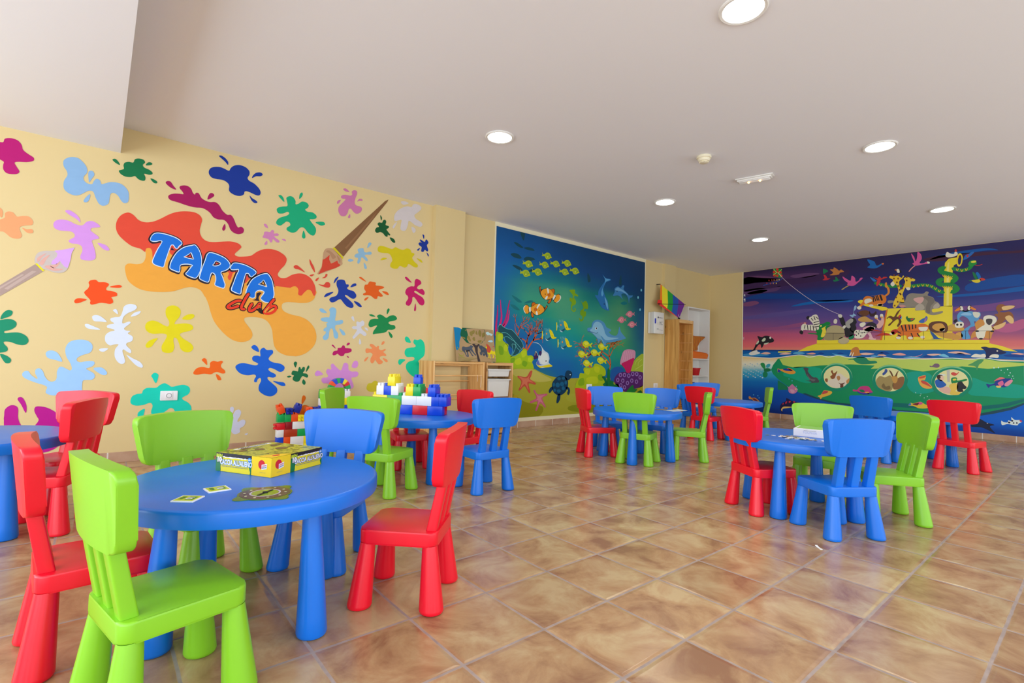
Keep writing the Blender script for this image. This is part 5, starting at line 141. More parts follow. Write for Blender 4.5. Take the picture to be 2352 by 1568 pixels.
('painted_animal', None, '9 232 120 34 1|578 795 -23 19 -46 1 -45 -2 -27 5 -26 -7 -16 -17 7 -28 26 -7 27 -14 -4 -23 -31 -12 9 -8 26 15 32 0 0 -17 36 1 9 29 33 -5 14 -23 16 6 -12 29 5 29;10 34 30 38 2 8 8|560 808 -10 -38;10 34 30 38 2 8 8|537 812 -7 -45;10 34 30 38 2 7 7|514 812 -5 -37;10 34 30 38 2 7 7|493 812 -2 -32;10 34 30 38 2 7 7|473 811 0 -26;10 34 30 38 2 8 8|583 760 -19 -12;10 34 30 38 2 8 8|581 734 -16 -9;10 34 30 38 2 7 7|500 746 -9 -29;10 34 30 38 2 7 7|464 745 -13 -23;10 240 236 214 1|455 790 -22 3 -31 -2 7 -25 24 -6 18 10;10 240 236 214 1|564 713 1 -5 4 -3 6 -2 7 0 6 2 4 4 2 4 -2 5 -4 4 -6 1 -7 0 -6 -2 -4 -4;10 240 236 214 1|489 711 2 -5 4 -4 6 -2 7 0 6 2 5 4 1 5 -1 5 -5 4 -6 2 -7 0 -6 -2 -4 -5;10 240 236 214 1|420 716 1 -4 4 -4 5 -2 6 0 5 3 4 3 1 5 -1 4 -4 3 -5 2 -6 0 -5 -2 -4 -3'),
('painted_animal', None, '9 104 62 42 1|393 772 2 39 -23 18 -39 3 -34 -14 -11 -33 7 -36 34 -1 38 1;10 222 166 74 1|376 793 -17 19 -34 4 -17 -19 -4 -23 21 -18 25 6 20 14;9 214 160 72 1|363 748 -47 -3 -50 1 -20 -14 -20 -9 -14 -21 46 -5 50 12 34 17;10 240 236 214 1|333 775 -27 5 2 -19 21 -3;8 40 90 160 0|389 763 -17 -14 -30 -40 -30 -11 77 1 -21 5 17 39'),
('painted_animal', None, '9 222 170 76 1|291 780 -12 21 -25 5 -16 -17 -21 -6 -18 -6 6 -19 33 -5 45 4;8 226 172 80 1|242 740 -24 7 -12 -29 20 -22 32 2'),
('painted_animal', None, '10 240 236 214 1|248 805 -11 16 -20 2 -16 -11 4 -27 25 -7 16 8;11 34 30 38 1|256 830 -15 13 -4 -16 13 -11;11 34 30 38 1|230 802 0 -4 2 -2 2 -2 3 0 2 2 2 3 0 3 0 4 -2 3 -2 1 -3 0 -2 -2 -2 -3;11 34 30 38 1|210 801 0 -3 2 -3 2 -2 3 1 2 1 1 3 1 4 -1 3 -1 3 -3 1 -2 0 -2 -1 -2 -3'),
('painted_animal', None, '8 34 30 38 1|225 929 -12 10 -12 -33 -16 -4 -8 29 -16 5 4 -32 20 -11 32 8;9 240 236 214 1|221 931 -12 2 -6 -24 14 -5;9 240 236 214 1|177 931 -12 2 2 -27 12 4;9 238 140 40 1|249 906 -28 23 0 -22 24 -8;9 238 140 40 1|165 930 -28 -20 4 -8 24 12'),
('painted_animal', None, '8 92 164 216 1|237 859 -12 32 -28 9 -36 -5 -24 -9 -19 2 -6 -24 10 -26 -15 -12 15 -12 24 9 -4 -32 23 -10 13 -32 -12 -38 8 -13 36 4 3 48 -28 31 -20 21 16 44 28 17 16 -21 -20 -22 20 -2;9 226 226 206 1|153 887 -23 1 -16 -14 12 -26 19 7;9 150 200 236 1|217 874 -24 15 -28 -7 -4 -16 36 2'),
('painted_animal', None, '9 216 150 70 1|142 807 -28 30 -23 -17 -37 -38 -11 -21 11 -31 8 -31 23 1 53 11 24 -10 -4 37 -20 26;8 150 92 50 1|34 906 -11 25 -22 4 -15 -11 -43 -3 7 -15 22 -14 29 -3 15 -5 -22 -6 -26 4 -18 -27 1 -51 18 1 11 21 14 -5 15 -25 30 -30 7 21 -22 51 18 27 -19 9;9 234 196 130 1|5 915 -30 8 -32 -5 14 -17 40 -7;9 234 196 130 1|-10 842 -22 14 -19 -26 2 -28 18 3;9 236 196 130 1|54 777 -38 20 -29 14 11 -31 34 -19'),
('painted_animal', None, '10 240 236 214 1|99 836 -8 21 -26 5 -27 -13 -7 -26 11 -20 16 -15 -4 -32 30 -4 12 -47 31 -5 11 48 -23 31 -23 20;11 70 64 66 1|84 833 -15 5 -16 -6 3 -26 13 -12 13 13;11 34 30 38 1|120 753 1 -3 3 -2 4 -1 5 0 4 1 3 3 1 2 -1 3 -3 2 -4 1 -5 0 -4 -1 -3 -2;11 34 30 38 1|44 750 1 -3 2 -2 5 -1 4 0 5 1 3 3 1 2 -2 3 -2 2 -5 1 -4 0 -5 -1 -2 -3;11 34 30 38 1|101 699 1 -3 3 -2 4 -1 5 0 4 1 3 2 1 3 -1 3 -3 2 -4 1 -5 0 -4 -1 -3 -2'),
('painted_animal', None, '6 20 140 60 2 21 21|728 1154 -44 -16 -49 -20 -71 -4;6 20 140 60 2 23 23|508 1106 -72 4 -52 -14 -43 -37 -28 -16;7 20 140 60 2 31 31|261 1041 -25 19 29 33 59 9 16 24 -21 14;7 20 140 60 2 31 31|261 1117 -19 20 23 30 50 23 14 24 -21 11;5 20 140 60 2 24 24|256 1213 -41 -19 -40 6 -18 25 2 16;8 30 150 60 1|175 1232 -8 21 -16 6 -16 -8 -5 -19 13 -12 20 -5;9 240 226 70 1|159 1252 -24 2 1 -13 21 1;8 220 60 40 2 4 4|139 1222 -19 -5 -18 6;9 226 190 40 2 4 4|490 1110 -6 -16 -7 14;9 226 190 40 2 4 4|463 1113 -6 -16 -7 14;9 226 190 40 2 4 4|436 1114 -6 -15 -7 14;9 226 190 40 2 4 4|410 1110 -6 -15 -7 14;9 226 190 40 2 4 4|384 1101 -6 -15 -7 14;9 226 190 40 2 4 4|362 1083 -6 -15 -7 14;9 226 190 40 2 4 4|341 1063 -6 -15 -7 14;9 226 190 40 2 4 4|315 1173 -6 -15 -7 14;9 226 190 40 2 4 4|294 1165 -6 -15 -7 14;9 226 190 40 2 4 4|273 1158 -6 -15 -6 14;9 226 190 40 2 4 4|315 1090 -6 -15 -7 14;9 226 190 40 2 4 4|294 1087 -6 -15 -6 13;9 226 190 40 2 4 4|273 1083 -5 -15 -7 14;9 226 190 40 2 4 4|240 1208 -6 -15 -7 14;9 226 190 40 2 4 4|215 1200 -5 -15 -7 13;9 226 190 40 2 4 4|191 1203 -5 -15 -7 14;9 226 190 40 2 4 4|698 1142 -7 -16 -7 15;9 226 190 40 2 4 4|664 1129 -7 -17 -7 15'),
('painted_animal', None, '6 240 236 214 1|298 1321 -9 18 -17 -14 -20 -6 -5 14 -12 -5 -4 -17 17 -11 33 -3 16 10;7 206 50 40 1|248 1341 -7 11 -5 -10 3 -11'),
('painted_bird', None, '6 40 110 190 1|203 1269 -12 31 -20 7 -16 14 -12 -7 20 -24 16 -14 16 -8 16 -4;7 206 50 50 1|185 1296 -10 7 -2 -14 8 -4'),
('painted_bird', None, '6 20 120 70 1|152 1176 -16 -18 -12 -34 12 -4 12 23;6 0 110 190 1|136 1163 -12 7 -15 -37 12 -14;7 230 210 50 1|158 1115 -22 3 -27 -1 8 -20 23 0;7 206 60 50 1|117 1124 -16 3 -15 -15 23 -5;6 20 120 70 1|174 1115 -18 2 0 -8'),
('painted_bird', None, '6 224 90 160 1|499 1359 -18 -29 -9 -36 -9 34 -3 37 -20 -23 -4 -35 13 -27 -22 -6 -22 9 -15 -8 2 -8 35 -1 27 -5 22 2 16 17 -11 10 13 42;6 230 150 140 2 7 7|476 1263 21 -20 15 -21;7 240 236 214 1|403 1284 -13 -6 0 -11 11 2'),
('painted_bird', None, '6 224 90 160 1|956 1233 -27 -21 -31 -21 -8 41 -23 -21 -5 -30 -20 4 -13 22 -17 -2 10 -13 20 -19 30 -24 31 0 20 14 -5 12 26 27;6 190 160 90 2 8 8|910 1153 24 -13 26 -17'),
('painted_bird', None, '6 20 110 190 1|781 1352 -23 -9 -24 -15 -15 -34 -24 8 -12 6 3 -13 28 -19 29 -2 39 13 -19 18 12 25;7 236 120 50 1|685 1308 -13 0 0 -10 11 0'),
('painted_bird', None, '6 206 130 60 1|1048 1302 -24 0 -5 15 -22 -15 -16 -17 -16 7 -21 -21 11 -1 21 -4 5 -12 27 -4 43 5 -27 17'),
('painted_bird', None, '6 20 130 80 1|1100 1315 -22 -9 -16 -16 16 -9 17 -10 5 10'),
('painted_bird', None, '6 206 50 60 1|1097 1262 -19 -9 -11 -23 -22 -2 27 -13 33 4 -16 14'),
('painted_bird', None, '6 20 130 80 1|1008 1236 -14 -11 -8 -16 -13 -1 19 -10 26 -1 6 13 -16 2'),
('painted_bird', None, '7 206 50 50 1|743 1204 -29 -15 -14 18 -14 -19 -14 10 -23 -7 44 -16 0 -12 20 -34 8 6 -3 30 -4 12;7 40 120 200 1|763 1206 -25 -15 -19 -19 19 -4 15 19'),
('painted_kite', None, '6 30 150 60 0|1510 1366 -72 -9 -5 -73 14 -9 50 16 16 18;7 226 60 40 1|1464 1356 3 -8 8 -3 8 4 4 9 -4 8 -8 2 -8 -4;7 226 60 40 1|1492 1334 3 -8 9 -3 8 4 3 9 -3 9 -8 2 -8 -4;7 226 60 40 1|1436 1324 3 -8 8 -3 8 4 3 9 -3 8 -8 3 -8 -5;7 226 60 40 1|1464 1297 3 -8 8 -3 8 5 3 9 -3 8 -8 2 -8 -4;7 226 60 40 1|1489 1303 3 -8 8 -3 8 5 4 9 -4 8 -8 3 -8 -5;7 226 60 40 1|1429 1293 3 -8 8 -3 8 5 4 9 -4 8 -8 2 -7 -4;7 226 60 40 1|1461 1330 3 -8 8 -3 8 5 3 9 -3 8 -8 2 -8 -4;8 230 220 130 2 4 4|1507 1362 -35 -37 -36 28;8 230 220 130 2 4 4|1510 1309 -38 16 -38 -41;8 206 190 206 2 4 4|1472 1325 -75 -88 -97 -94 -117 -99 -111 -76 -92 -51;6 40 90 190 2 5 5|1431 1268 40 -23 57 -11 72 -13;7 236 220 120 1|1455 1260 2 -6 4 0 2 6 -2 6 -4 0;7 236 190 90 1|1473 1258 2 -5 5 0 2 6 -2 6 -4 -1;7 220 130 60 1|1499 1261 2 -6 4 1 3 6 -3 5 -4 0;7 206 70 60 1|1518 1263 2 -6 4 1 3 6 -2 5 -5 0;7 206 70 60 1|1543 1262 3 -5 4 0 2 6 -2 6 -4 -1;7 236 210 100 1|1479 1229 3 -6 4 1 2 6 -2 5 -4 0;7 226 150 80 1|1505 1231 2 -5 4 0 3 6 -2 6 -5 0;7 206 80 60 1|1530 1231 3 -6 4 1 2 6 -2 5 -4 0;7 206 60 60 1|1563 1237 2 -5 4 0 3 6 -3 6 -4 -1'),
('painted_orca', None, '5 34 30 38 1|1649 748 -40 -11 -26 12 -39 -3 -26 -17 -18 -20 5 -16 26 -9 32 -8 26 -3 6 -17 16 -20 10 34 20 -7 23 -33 10 -21 34 -7 -27 28 -20 47 -26 27;6 206 222 190 1|1609 707 -20 22 -16 -6 9 -23 21 -4;6 206 222 190 1|1661 670 -13 27 -14 6 7 -23;6 240 240 220 1|1524 729 1 -4 2 -4 3 -2 4 0 3 2 3 4 1 5 -1 4 -2 4 -4 2 -3 0 -4 -2 -2 -4;6 206 222 190 1|1589 677 -46 9 33 -20;6 236 236 226 1|1728 582 -27 20 -47 14 -7 -13 -26 -14 33 -14 53 -7'),
('painted_walrus', None, '6 206 130 60 1|898 602 -11 25 -21 15 -21 -3 -9 -22 -4 -25 -10 -15 57 -10 17 15;7 240 236 214 1|905 574 -9 23 -7 0 11 -28;7 240 236 214 1|889 564 -10 33 -5 -3 10 -30'),
('painted_orca', None, '5 24 34 84 1|112 638 -23 5 -20 -7 -26 0 -26 -11 -31 -20 12 -11 20 -5 25 4 20 -18 7 -11 21 -1 -5 34 10 23;6 240 236 214 1|25 614 1 -2 1 -2 2 -1 2 0 1 1 2 2 0 1 0 2 -2 2 -1 1 -2 0 -2 -1 -1 -2;6 240 236 214 1|163 572 -20 20 -27 -4 -23 5 -4 -23 37 -3;6 240 236 214 1|70 570 -14 19 -32 -2 3 -21 23 2;4 80 160 96 1|130 549 -31 3 11 -23 13 -14 10 -37 10 27 38 6 -24 17'),
('painted_fish', None, '6 236 160 60 1|1466 449 -24 -5 -52 7 -20 6 -31 -15 -23 -18 5 -14 33 -7 46 9 37 16 26 -15;7 40 60 170 1|1463 443 -21 -10 0 -11 21 -6;7 40 60 170 1|1421 445 -36 6 -46 -15 30 -6 36 4;7 226 90 50 1|1380 457 -26 -10 -15 -16 30 10'),
('painted_fish', None, '6 78 80 86 1|1252 461 -22 3 -19 -7 4 -27 -38 -46 -29 -2 -19 -27 5 -16 28 -3 43 -6 -19 11 53 13 -39 2 30 47 7 26;7 110 112 112 1|1225 414 -29 -42 -39 -8 15 -17 33 20'),
('painted_fish', None, '6 206 130 176 1|1384 293 -15 -5 -26 26 -20 -18 -20 -15 -3 -26 23 -23 25 -2 23 15 3 32;7 224 166 190 1|1358 267 -30 -3 -5 -21 25 -5;7 240 230 120 1|1318 275 -10 1 2 -14'),
('painted_fish', None, '6 240 190 70 1|1138 224 -23 12 -10 16 -13 22 -28 1 -27 -3 -7 -15 25 -22 46 -19 14 -17 9 15;7 206 80 80 1|1092 271 -33 -1 10 -16 36 -12'),
('painted_fish', None, '6 206 60 130 1|878 297 -25 -3 -21 26 -34 9 -28 -5 -17 -29 -8 -14 29 -16 45 -3 25 18 34 2;7 50 60 170 1|853 284 -38 -12 -41 3 -29 6 33 -19 45 -1;7 20 130 80 1|836 295 -25 4 -13 -16 21 -7;7 236 170 80 1|798 278 -24 6 -4 -17'),
('painted_fish', None, '6 240 180 80 1|460 399 -7 20 -37 11 4 -34 15 -1 4 -15 -26 4 -19 -16 -15 -19 4 -14 37 -2 27 22;7 214 80 70 1|443 390 -27 -6 -22 -21 -11 -19 26 13 26 14;7 220 90 60 1|455 414 -39 15 4 -14 27 -11'),
('painted_fish', None, '6 240 200 60 1|520 198 -14 21 -16 -4 -43 16 -26 -15 -32 -14 20 -16 46 -4 31 14 16 1;7 20 150 90 1|494 225 -35 22 4 -20 23 -7;7 130 40 60 1|494 210 -35 13 4 -20 19 1;7 224 90 150 1|459 228 -27 -3 12 -16 15 2;7 60 130 200 1|520 198 -14 21 -4 -17'),
('painted_fish', None, '6 36 56 150 1|87 384 -20 -3 -22 10 -7 19 -19 23 -32 -6 -22 -1 -9 -17 22 -32 16 -10 22 -1 19 -1 10 13 23 -10 6 -12;7 236 150 170 1|-7 394 -28 26 -9 -11 22 -32 16 -1;7 240 120 120 1|48 405 -29 28 -26 -6 32 -12;7 246 206 110 1|37 374 -24 1 3 -12 16 -1;7 230 110 160 1|29 392 -23 19 -6 -26 16 -10'),
('painted_fish', None, '6 126 100 120 1|391 503 -13 -2 -15 17 -22 -1 -6 -17 14 -11 26 4 15 1'),
('painted_fish', None, '6 230 244 240 1|13 138 -11 -8 -19 0 -4 14 -15 -3 1 26 -11 -12 -9 -5 -21 2 -11 -9 17 -15 6 -12 22 0 25 3 27 -10;7 40 30 60 1|-20 135 -10 -1 2 -9 7 1;7 40 30 60 1|-36 148 -8 -1 2 -9 6 1;7 40 30 60 1|-44 133 -6 -1 2 -8 5 2;7 206 70 100 1|-76 154 -11 -9 5 -6 7 7;7 40 30 60 1|-59 135 -6 -1 1 -8 6 2'),
('painted_shark', None, '5 28 36 66 1|159 129 -31 12 -23 -11 -19 -13 -20 -5 -19 -7 22 -11 -9 -21 -16 -25 35 18 33 14 34 0 20 2;6 240 236 214 1|79 113 1 -1 0 -1 2 -1 1 0 1 1 1 0 0 2 0 1 -1 1 -1 0 -1 1 -2 -1 0 -1'),
('painted_shark', None, '5 34 26 76 1|1445 97 -16 40 -36 24 -2 25 -23 -6 -26 -15 -45 -7 -78 -20 48 -25 75 -7 36 2 41 -14 5 -28 -13 -13 18 7;6 240 200 110 1|1434 81 -15 24 -26 7 -56 0 41 -12 41 -12 5 -22;6 206 50 80 1|1398 150 -15 10 5 -20 10 -4;6 206 50 80 1|1368 163 -16 -1 8 -14 10 2;6 206 50 80 1|1332 164 -15 -2 10 -14;6 206 50 80 1|1424 132 -13 12 5 -17'),
('painted_fish', None, '5 226 150 70 1|1725 175 -14 4 -15 -13 -34 2 -39 -34 45 0 28 17 23 2;6 120 40 60 1|1691 158 -23 4 -28 -20 28 0'),
('painted_walrus', None, '4 30 140 100 1|917 536 -17 10 -21 3 -47 16 -42 -10 -20 -21 -45 -2 -2 -19 92 -10 42 14 22 22'),
('painted_bubbles', None, '5 206 240 236 1|472 298 1 -4 3 0 1 3 -1 3 -3 0;5 206 240 236 1|441 290 1 -3 3 0 1 3 -1 2 -3 0;5 206 240 236 1|445 277 1 -3 3 0 1 3 -1 3 -3 0;5 206 240 236 1|422 262 1 -3 2 0 2 3 -2 2 -2 1;5 206 240 236 1|403 273 2 -3 2 0 2 3 -2 3 -2 0;5 206 240 236 1|393 252 2 -3 2 0 2 3 -2 3 -2 0;5 206 240 236 1|402 242 2 -4 3 0 2 3 -2 4 -3 1;5 206 240 236 1|388 238 1 -3 3 0 1 3 -1 3 -3 0;5 206 240 236 1|384 227 2 -3 2 0 1 2 -1 3 -2 0;5 206 240 236 1|-6 465 1 -3 2 0 1 3 -1 2 -2 0;5 206 240 236 1|-35 466 1 -4 3 0 2 4 -2 3 -3 0;5 206 240 236 1|-28 448 1 -3 2 0 1 3 -1 3 -2 0;5 206 240 236 1|-47 444 1 -3 3 0 1 3 -1 3 -3 0;5 206 240 236 1|-51 429 1 -2 2 -1 1 3 -1 3 -2 0;5 206 240 236 1|-40 427 1 -3 2 0 1 2 -1 3 -2 0;5 206 240 236 1|43 497 2 -5 4 0 2 4 -2 5 -4 0;5 206 240 236 1|21 500 2 -5 4 0 1 4 -2 5 -3 0;5 206 240 236 1|-23 488 2 -4 3 0 1 3 -1 4 -3 0;5 206 240 236 1|9 482 2 -3 2 0 1 3 -1 3 -2 0;5 90 190 230 1|1635 190 3 -4 5 -1 2 5 -2 4 -5 1;5 90 190 230 1|1624 171 2 -4 5 -1 3 4 -3 5 -5 0;5 90 190 230 1|1674 196 3 -5 5 0 3 4 -3 5 -5 0;5 90 190 230 1|1339 344 2 -4 5 0 2 4 -2 4 -5 0;5 90 190 230 1|1303 298 3 -5 4 0 2 4 -2 4 -4 1;5 90 190 230 1|1293 271 3 -4 4 0 2 4 -2 4 -4 0;5 90 190 230 1|1364 359 3 -4 4 0 3 4 -3 4 -4 0'),
('painted_gulls', None, '3 226 232 236 1|1781 1141 -10 16 -3 -17 2 -14 4 11;3 226 232 236 1|1781 1102 -11 13 -4 -17 4 -22 5 19;3 226 232 236 1|1780 734 -4 6 1 -27'),
('painted_railing', None, '12 40 40 50 2 2 2|1090 762 -126 -6 -82 4 -210 -1;12 40 40 50 2 2 2|1022 757 0 -55;12 40 40 50 2 2 2|758 769 -240 -6 -218 -4 -233 -5;12 40 40 50 2 2 2|667 765 0 -65;12 40 40 50 2 2 2|548 763 0 -65;12 40 40 50 2 2 2|427 761 0 -64;12 40 40 50 2 2 2|312 758 0 -60;12 40 40 50 2 2 2|191 757 1 -61;12 40 40 50 2 2 2|68 754 1 -60'),
]
CARD_PICTURE = [
('picture', None, '1 160 140 92 0|1059 472 43 0 17 -7 33 4 46 5 17 -9 67 0 78 -3 3 -20 -304 1;1 0 130 186 1|1050 652 56 -2 -5 -37 -7 -21 -15 -31 -3 -33 -23 -18 -8 30 -3 53 4 42;2 0 92 60 1|1104 650 37 0 80 0 54 -2 4 -25 -2 -25 -6 -17 -19 -10 -8 -11 -30 -6 -36 0 -38 2 -21 17 -19 20 -11 13 4 19;3 140 124 58 1|1093 611 4 9 12 11 20 7 8 1 -2 -5 -18 -10 -16 -14;3 140 124 58 1|1159 623 12 8 21 9 5 -8 -7 -16 -10 -2 -4 -12 -12 3;3 140 124 58 1|1201 619 8 19 6 -19 -1 -9 -6 2;3 140 124 58 1|1222 623 6 15 8 5 10 -11 0 -16 -10 -16 -11 10;3 140 124 58 1|1251 608 4 14 10 7 12 -4 -2 -14 -13 -12 -11 -3;3 140 124 58 1|1100 594 12 11 8 -4 5 -12 -1 -9 -14 6;3 140 124 58 1|1139 591 6 11 10 -3 5 -13 4 -12 -5 -7 -11 8;3 140 124 58 1|1175 583 6 10 10 3 3 -19 -8 -5;3 140 124 58 1|1213 574 28 5 -2 -12 -15 -6 -11 4;3 60 48 50 1|1170 552 25 3 28 -3 -6 -10 -9 -9 -2 -18 -1 -17 6 -26 6 -29 -17 0 -5 37 -7 26 -4 26;4 74 84 98 1|1094 523 10 11 21 -3 24 5 10 8 11 -3 7 -6 -9 -7 2 -14 12 -20 9 -8 -6 -5 -18 19 -15 13 12 -25 8 -8 -8 -3 -18 26 -10 3 3 -30 -8 -2 -5 28 -11 10 7 -25 9 -13 -8 0 -13 24 -13 9;5 44 38 40 1|1122 502 7 17 23 13 8 -11 -14 -13 -12 -4;4 70 80 94 1|1217 533 6 14 9 -3 10 2 7 -7 15 -6 14 -14 3 -43 -12 1 -5 12 -11 -10 -8 3 -7 13 -6 -10 -9 1 -5 16 6 0 4 14;5 206 80 52 1|1279 557 11 -2 16 -12 10 -17 -3 -11 -8 -12 -13 -1 -13 9 1 14 4 14;4 232 214 20 1|1307 508 11 10 13 -6 21 -2 0 -16 10 -22 -4 -3 -13 0 4 10 -8 12 -9 0 4 -12 -5 -10 -9 1 5 9 -4 14 -15 -1 -6 -5 5 -18 -9 -3 -1 21 -7 5 3 -21 -7 -3 3 15 -6 21 13 -3;5 224 214 20 1|1271 535 6 6 8 -4 -2 -7 -7 -2;5 170 160 60 2 3 3|1331 535 18 -10 7 -14;5 206 70 50 1|1333 539 8 8 6 -4 -8 -3;3 190 224 222 1|1285 627 9 6 15 2 9 -6 23 -6 0 -7 -11 -5 -13 4 -18 -2;3 176 216 230 1|1298 573 13 8 22 2 5 -10 -15 -4;4 150 160 40 2 3 3|1059 529 9 -8 11 -15 18 -2;4 150 160 40 2 3 3|1063 492 11 -11 24 -1 10 10;4 150 160 40 2 3 3|1068 477 20 -4 25 -10'),
]


# ------------------------------------------------------------------ materials
def lin(c):
    c = c / 255.0
    return c / 12.92 if c <= .04045 else ((c + .055) / 1.055) ** 2.4
def rgb(r, g, b): return (lin(r), lin(g), lin(b), 1.0)

def new_mat(name):
    m = bpy.data.materials.new(name); m.use_nodes = True
    nt = m.node_tree
    return m, nt, nt.nodes['Principled BSDF']

def mat(name, col, rough=.5, var=.04, scale=9.0, spec=.5, bump=0.0, coat=0.0):
    """principled surface whose colour and gloss drift a little with noise"""
    m, nt, b = new_mat(name)
    b.inputs['Roughness'].default_value = rough
    b.inputs['Specular IOR Level'].default_value = spec
    if coat:
        b.inputs['Coat Weight'].default_value = coat; b.inputs['Coat Roughness'].default_value = .15
    tc = nt.nodes.new('ShaderNodeTexCoord')
    n = nt.nodes.new('ShaderNodeTexNoise'); n.inputs['Scale'].default_value = scale; n.inputs['Detail'].default_value = 5
    nt.links.new(tc.outputs['Object'], n.inputs['Vector'])
    r = nt.nodes.new('ShaderNodeMapRange')
    r.inputs['To Min'].default_value = 1 - var; r.inputs['To Max'].default_value = 1 + var
    nt.links.new(n.outputs['Fac'], r.inputs['Value'])
    mx = nt.nodes.new('ShaderNodeVectorMath'); mx.operation = 'SCALE'
    mx.inputs[0].default_value = col[:3]
    nt.links.new(r.outputs['Result'], mx.inputs['Scale'])
    nt.links.new(mx.outputs['Vector'], b.inputs['Base Color'])
    r2 = nt.nodes.new('ShaderNodeMapRange')
    r2.inputs['To Min'].default_value = rough - .05; r2.inputs['To Max'].default_value = rough + .07
    nt.links.new(n.outputs['Fac'], r2.inputs['Value'])
    nt.links.new(r2.outputs['Result'], b.inputs['Roughness'])
    if bump:
        bp = nt.nodes.new('ShaderNodeBump'); bp.inputs['Strength'].default_value = bump; bp.inputs['Distance'].default_value = .01
        n2 = nt.nodes.new('ShaderNodeTexNoise'); n2.inputs['Scale'].default_value = scale * 6
        nt.links.new(tc.outputs['Object'], n2.inputs['Vector'])
        nt.links.new(n2.outputs['Fac'], bp.inputs['Height']); nt.links.new(bp.outputs['Normal'], b.inputs['Normal'])
    return m

def paint_mat(name, rough, var):
    """artist's paint: colour comes with each painted face, streaked by noise"""
    m, nt, b = new_mat(name)
    a = nt.nodes.new('ShaderNodeAttribute'); a.attribute_name = 'Col'
    tc = nt.nodes.new('ShaderNodeTexCoord')
    mp = nt.nodes.new('ShaderNodeMapping'); mp.inputs['Scale'].default_value = (5, 5, 9)
    n = nt.nodes.new('ShaderNodeTexNoise'); n.inputs['Scale'].default_value = 1.6; n.inputs['Detail'].default_value = 6
    n.inputs['Distortion'].default_value = 1.2
    nt.links.new(tc.outputs['Object'], mp.inputs['Vector']); nt.links.new(mp.outputs['Vector'], n.inputs['Vector'])
    r = nt.nodes.new('ShaderNodeMapRange'); r.inputs['To Min'].default_value = 1 - var; r.inputs['To Max'].default_value = 1 + var
    nt.links.new(n.outputs['Fac'], r.inputs['Value'])
    mx = nt.nodes.new('ShaderNodeVectorMath'); mx.operation = 'SCALE'
    nt.links.new(a.outputs['Color'], mx.inputs[0]); nt.links.new(r.outputs['Result'], mx.inputs['Scale'])
    nt.links.new(mx.outputs['Vector'], b.inputs['Base Color'])
    b.inputs['Roughness'].default_value = rough
    b.inputs['Specular IOR Level'].default_value = .3
    return m

def emit_mat(name, col, strength):
    m, nt, b = new_mat(name)
    b.inputs['Base Color'].default_value = col
    b.inputs['Emission Color'].default_value = col
    b.inputs['Emission Strength'].default_value = strength
    return m

def wood_mat(name, dark, light, axis='Z'):
    m, nt, b = new_mat(name)
    tc = nt.nodes.new('ShaderNodeTexCoord')
    mp = nt.nodes.new('ShaderNodeMapping')
    s = {'Z': (9, 9, .7), 'X': (.7, 9, 9), 'Y': (9, .7, 9)}[axis]
    mp.inputs['Scale'].default_value = s
    n = nt.nodes.new('ShaderNodeTexNoise'); n.inputs['Scale'].default_value = 2.2; n.inputs['Detail'].default_value = 8
    n.inputs['Distortion'].default_value = .6
    cr = nt.nodes.new('ShaderNodeValToRGB')
    cr.color_ramp.elements[0].position = .33; cr.color_ramp.elements[0].color = dark
    cr.color_ramp.elements[1].position = .66; cr.color_ramp.elements[1].color = light
    nt.links.new(tc.outputs['Object'], mp.inputs['Vector']); nt.links.new(mp.outputs['Vector'], n.inputs['Vector'])
    nt.links.new(n.outputs['Fac'], cr.inputs['Fac'])
    # knots
    mp2 = nt.nodes.new('ShaderNodeMapping')
    k = {'Z': (7, 7, 3.4), 'X': (3.4, 7, 7), 'Y': (7, 3.4, 7)}[axis]
    mp2.inputs['Scale'].default_value = k
    v = nt.nodes.new('ShaderNodeTexVoronoi'); v.inputs['Scale'].default_value = 1.0
    nt.links.new(tc.outputs['Object'], mp2.inputs['Vector']); nt.links.new(mp2.outputs['Vector'], v.inputs['Vector'])
    kr = nt.nodes.new('ShaderNodeValToRGB')
    kr.color_ramp.elements[0].position = .05; kr.color_ramp.elements[0].color = (1, 1, 1, 1)
    kr.color_ramp.elements[1].position = .13; kr.color_ramp.elements[1].color = (0, 0, 0, 1)
    nt.links.new(v.outputs['Distance'], kr.inputs['Fac'])
    mx = nt.nodes.new('ShaderNodeMix'); mx.data_type = 'RGBA'
    nt.links.new(kr.outputs['Color'], mx.inputs[0])
    nt.links.new(cr.outputs['Color'], mx.inputs[6]); mx.inputs[7].default_value = rgb(66, 34, 14)
    nt.links.new(mx.outputs[2], b.inputs['Base Color'])
    b.inputs['Roughness'].default_value = .45
    return m

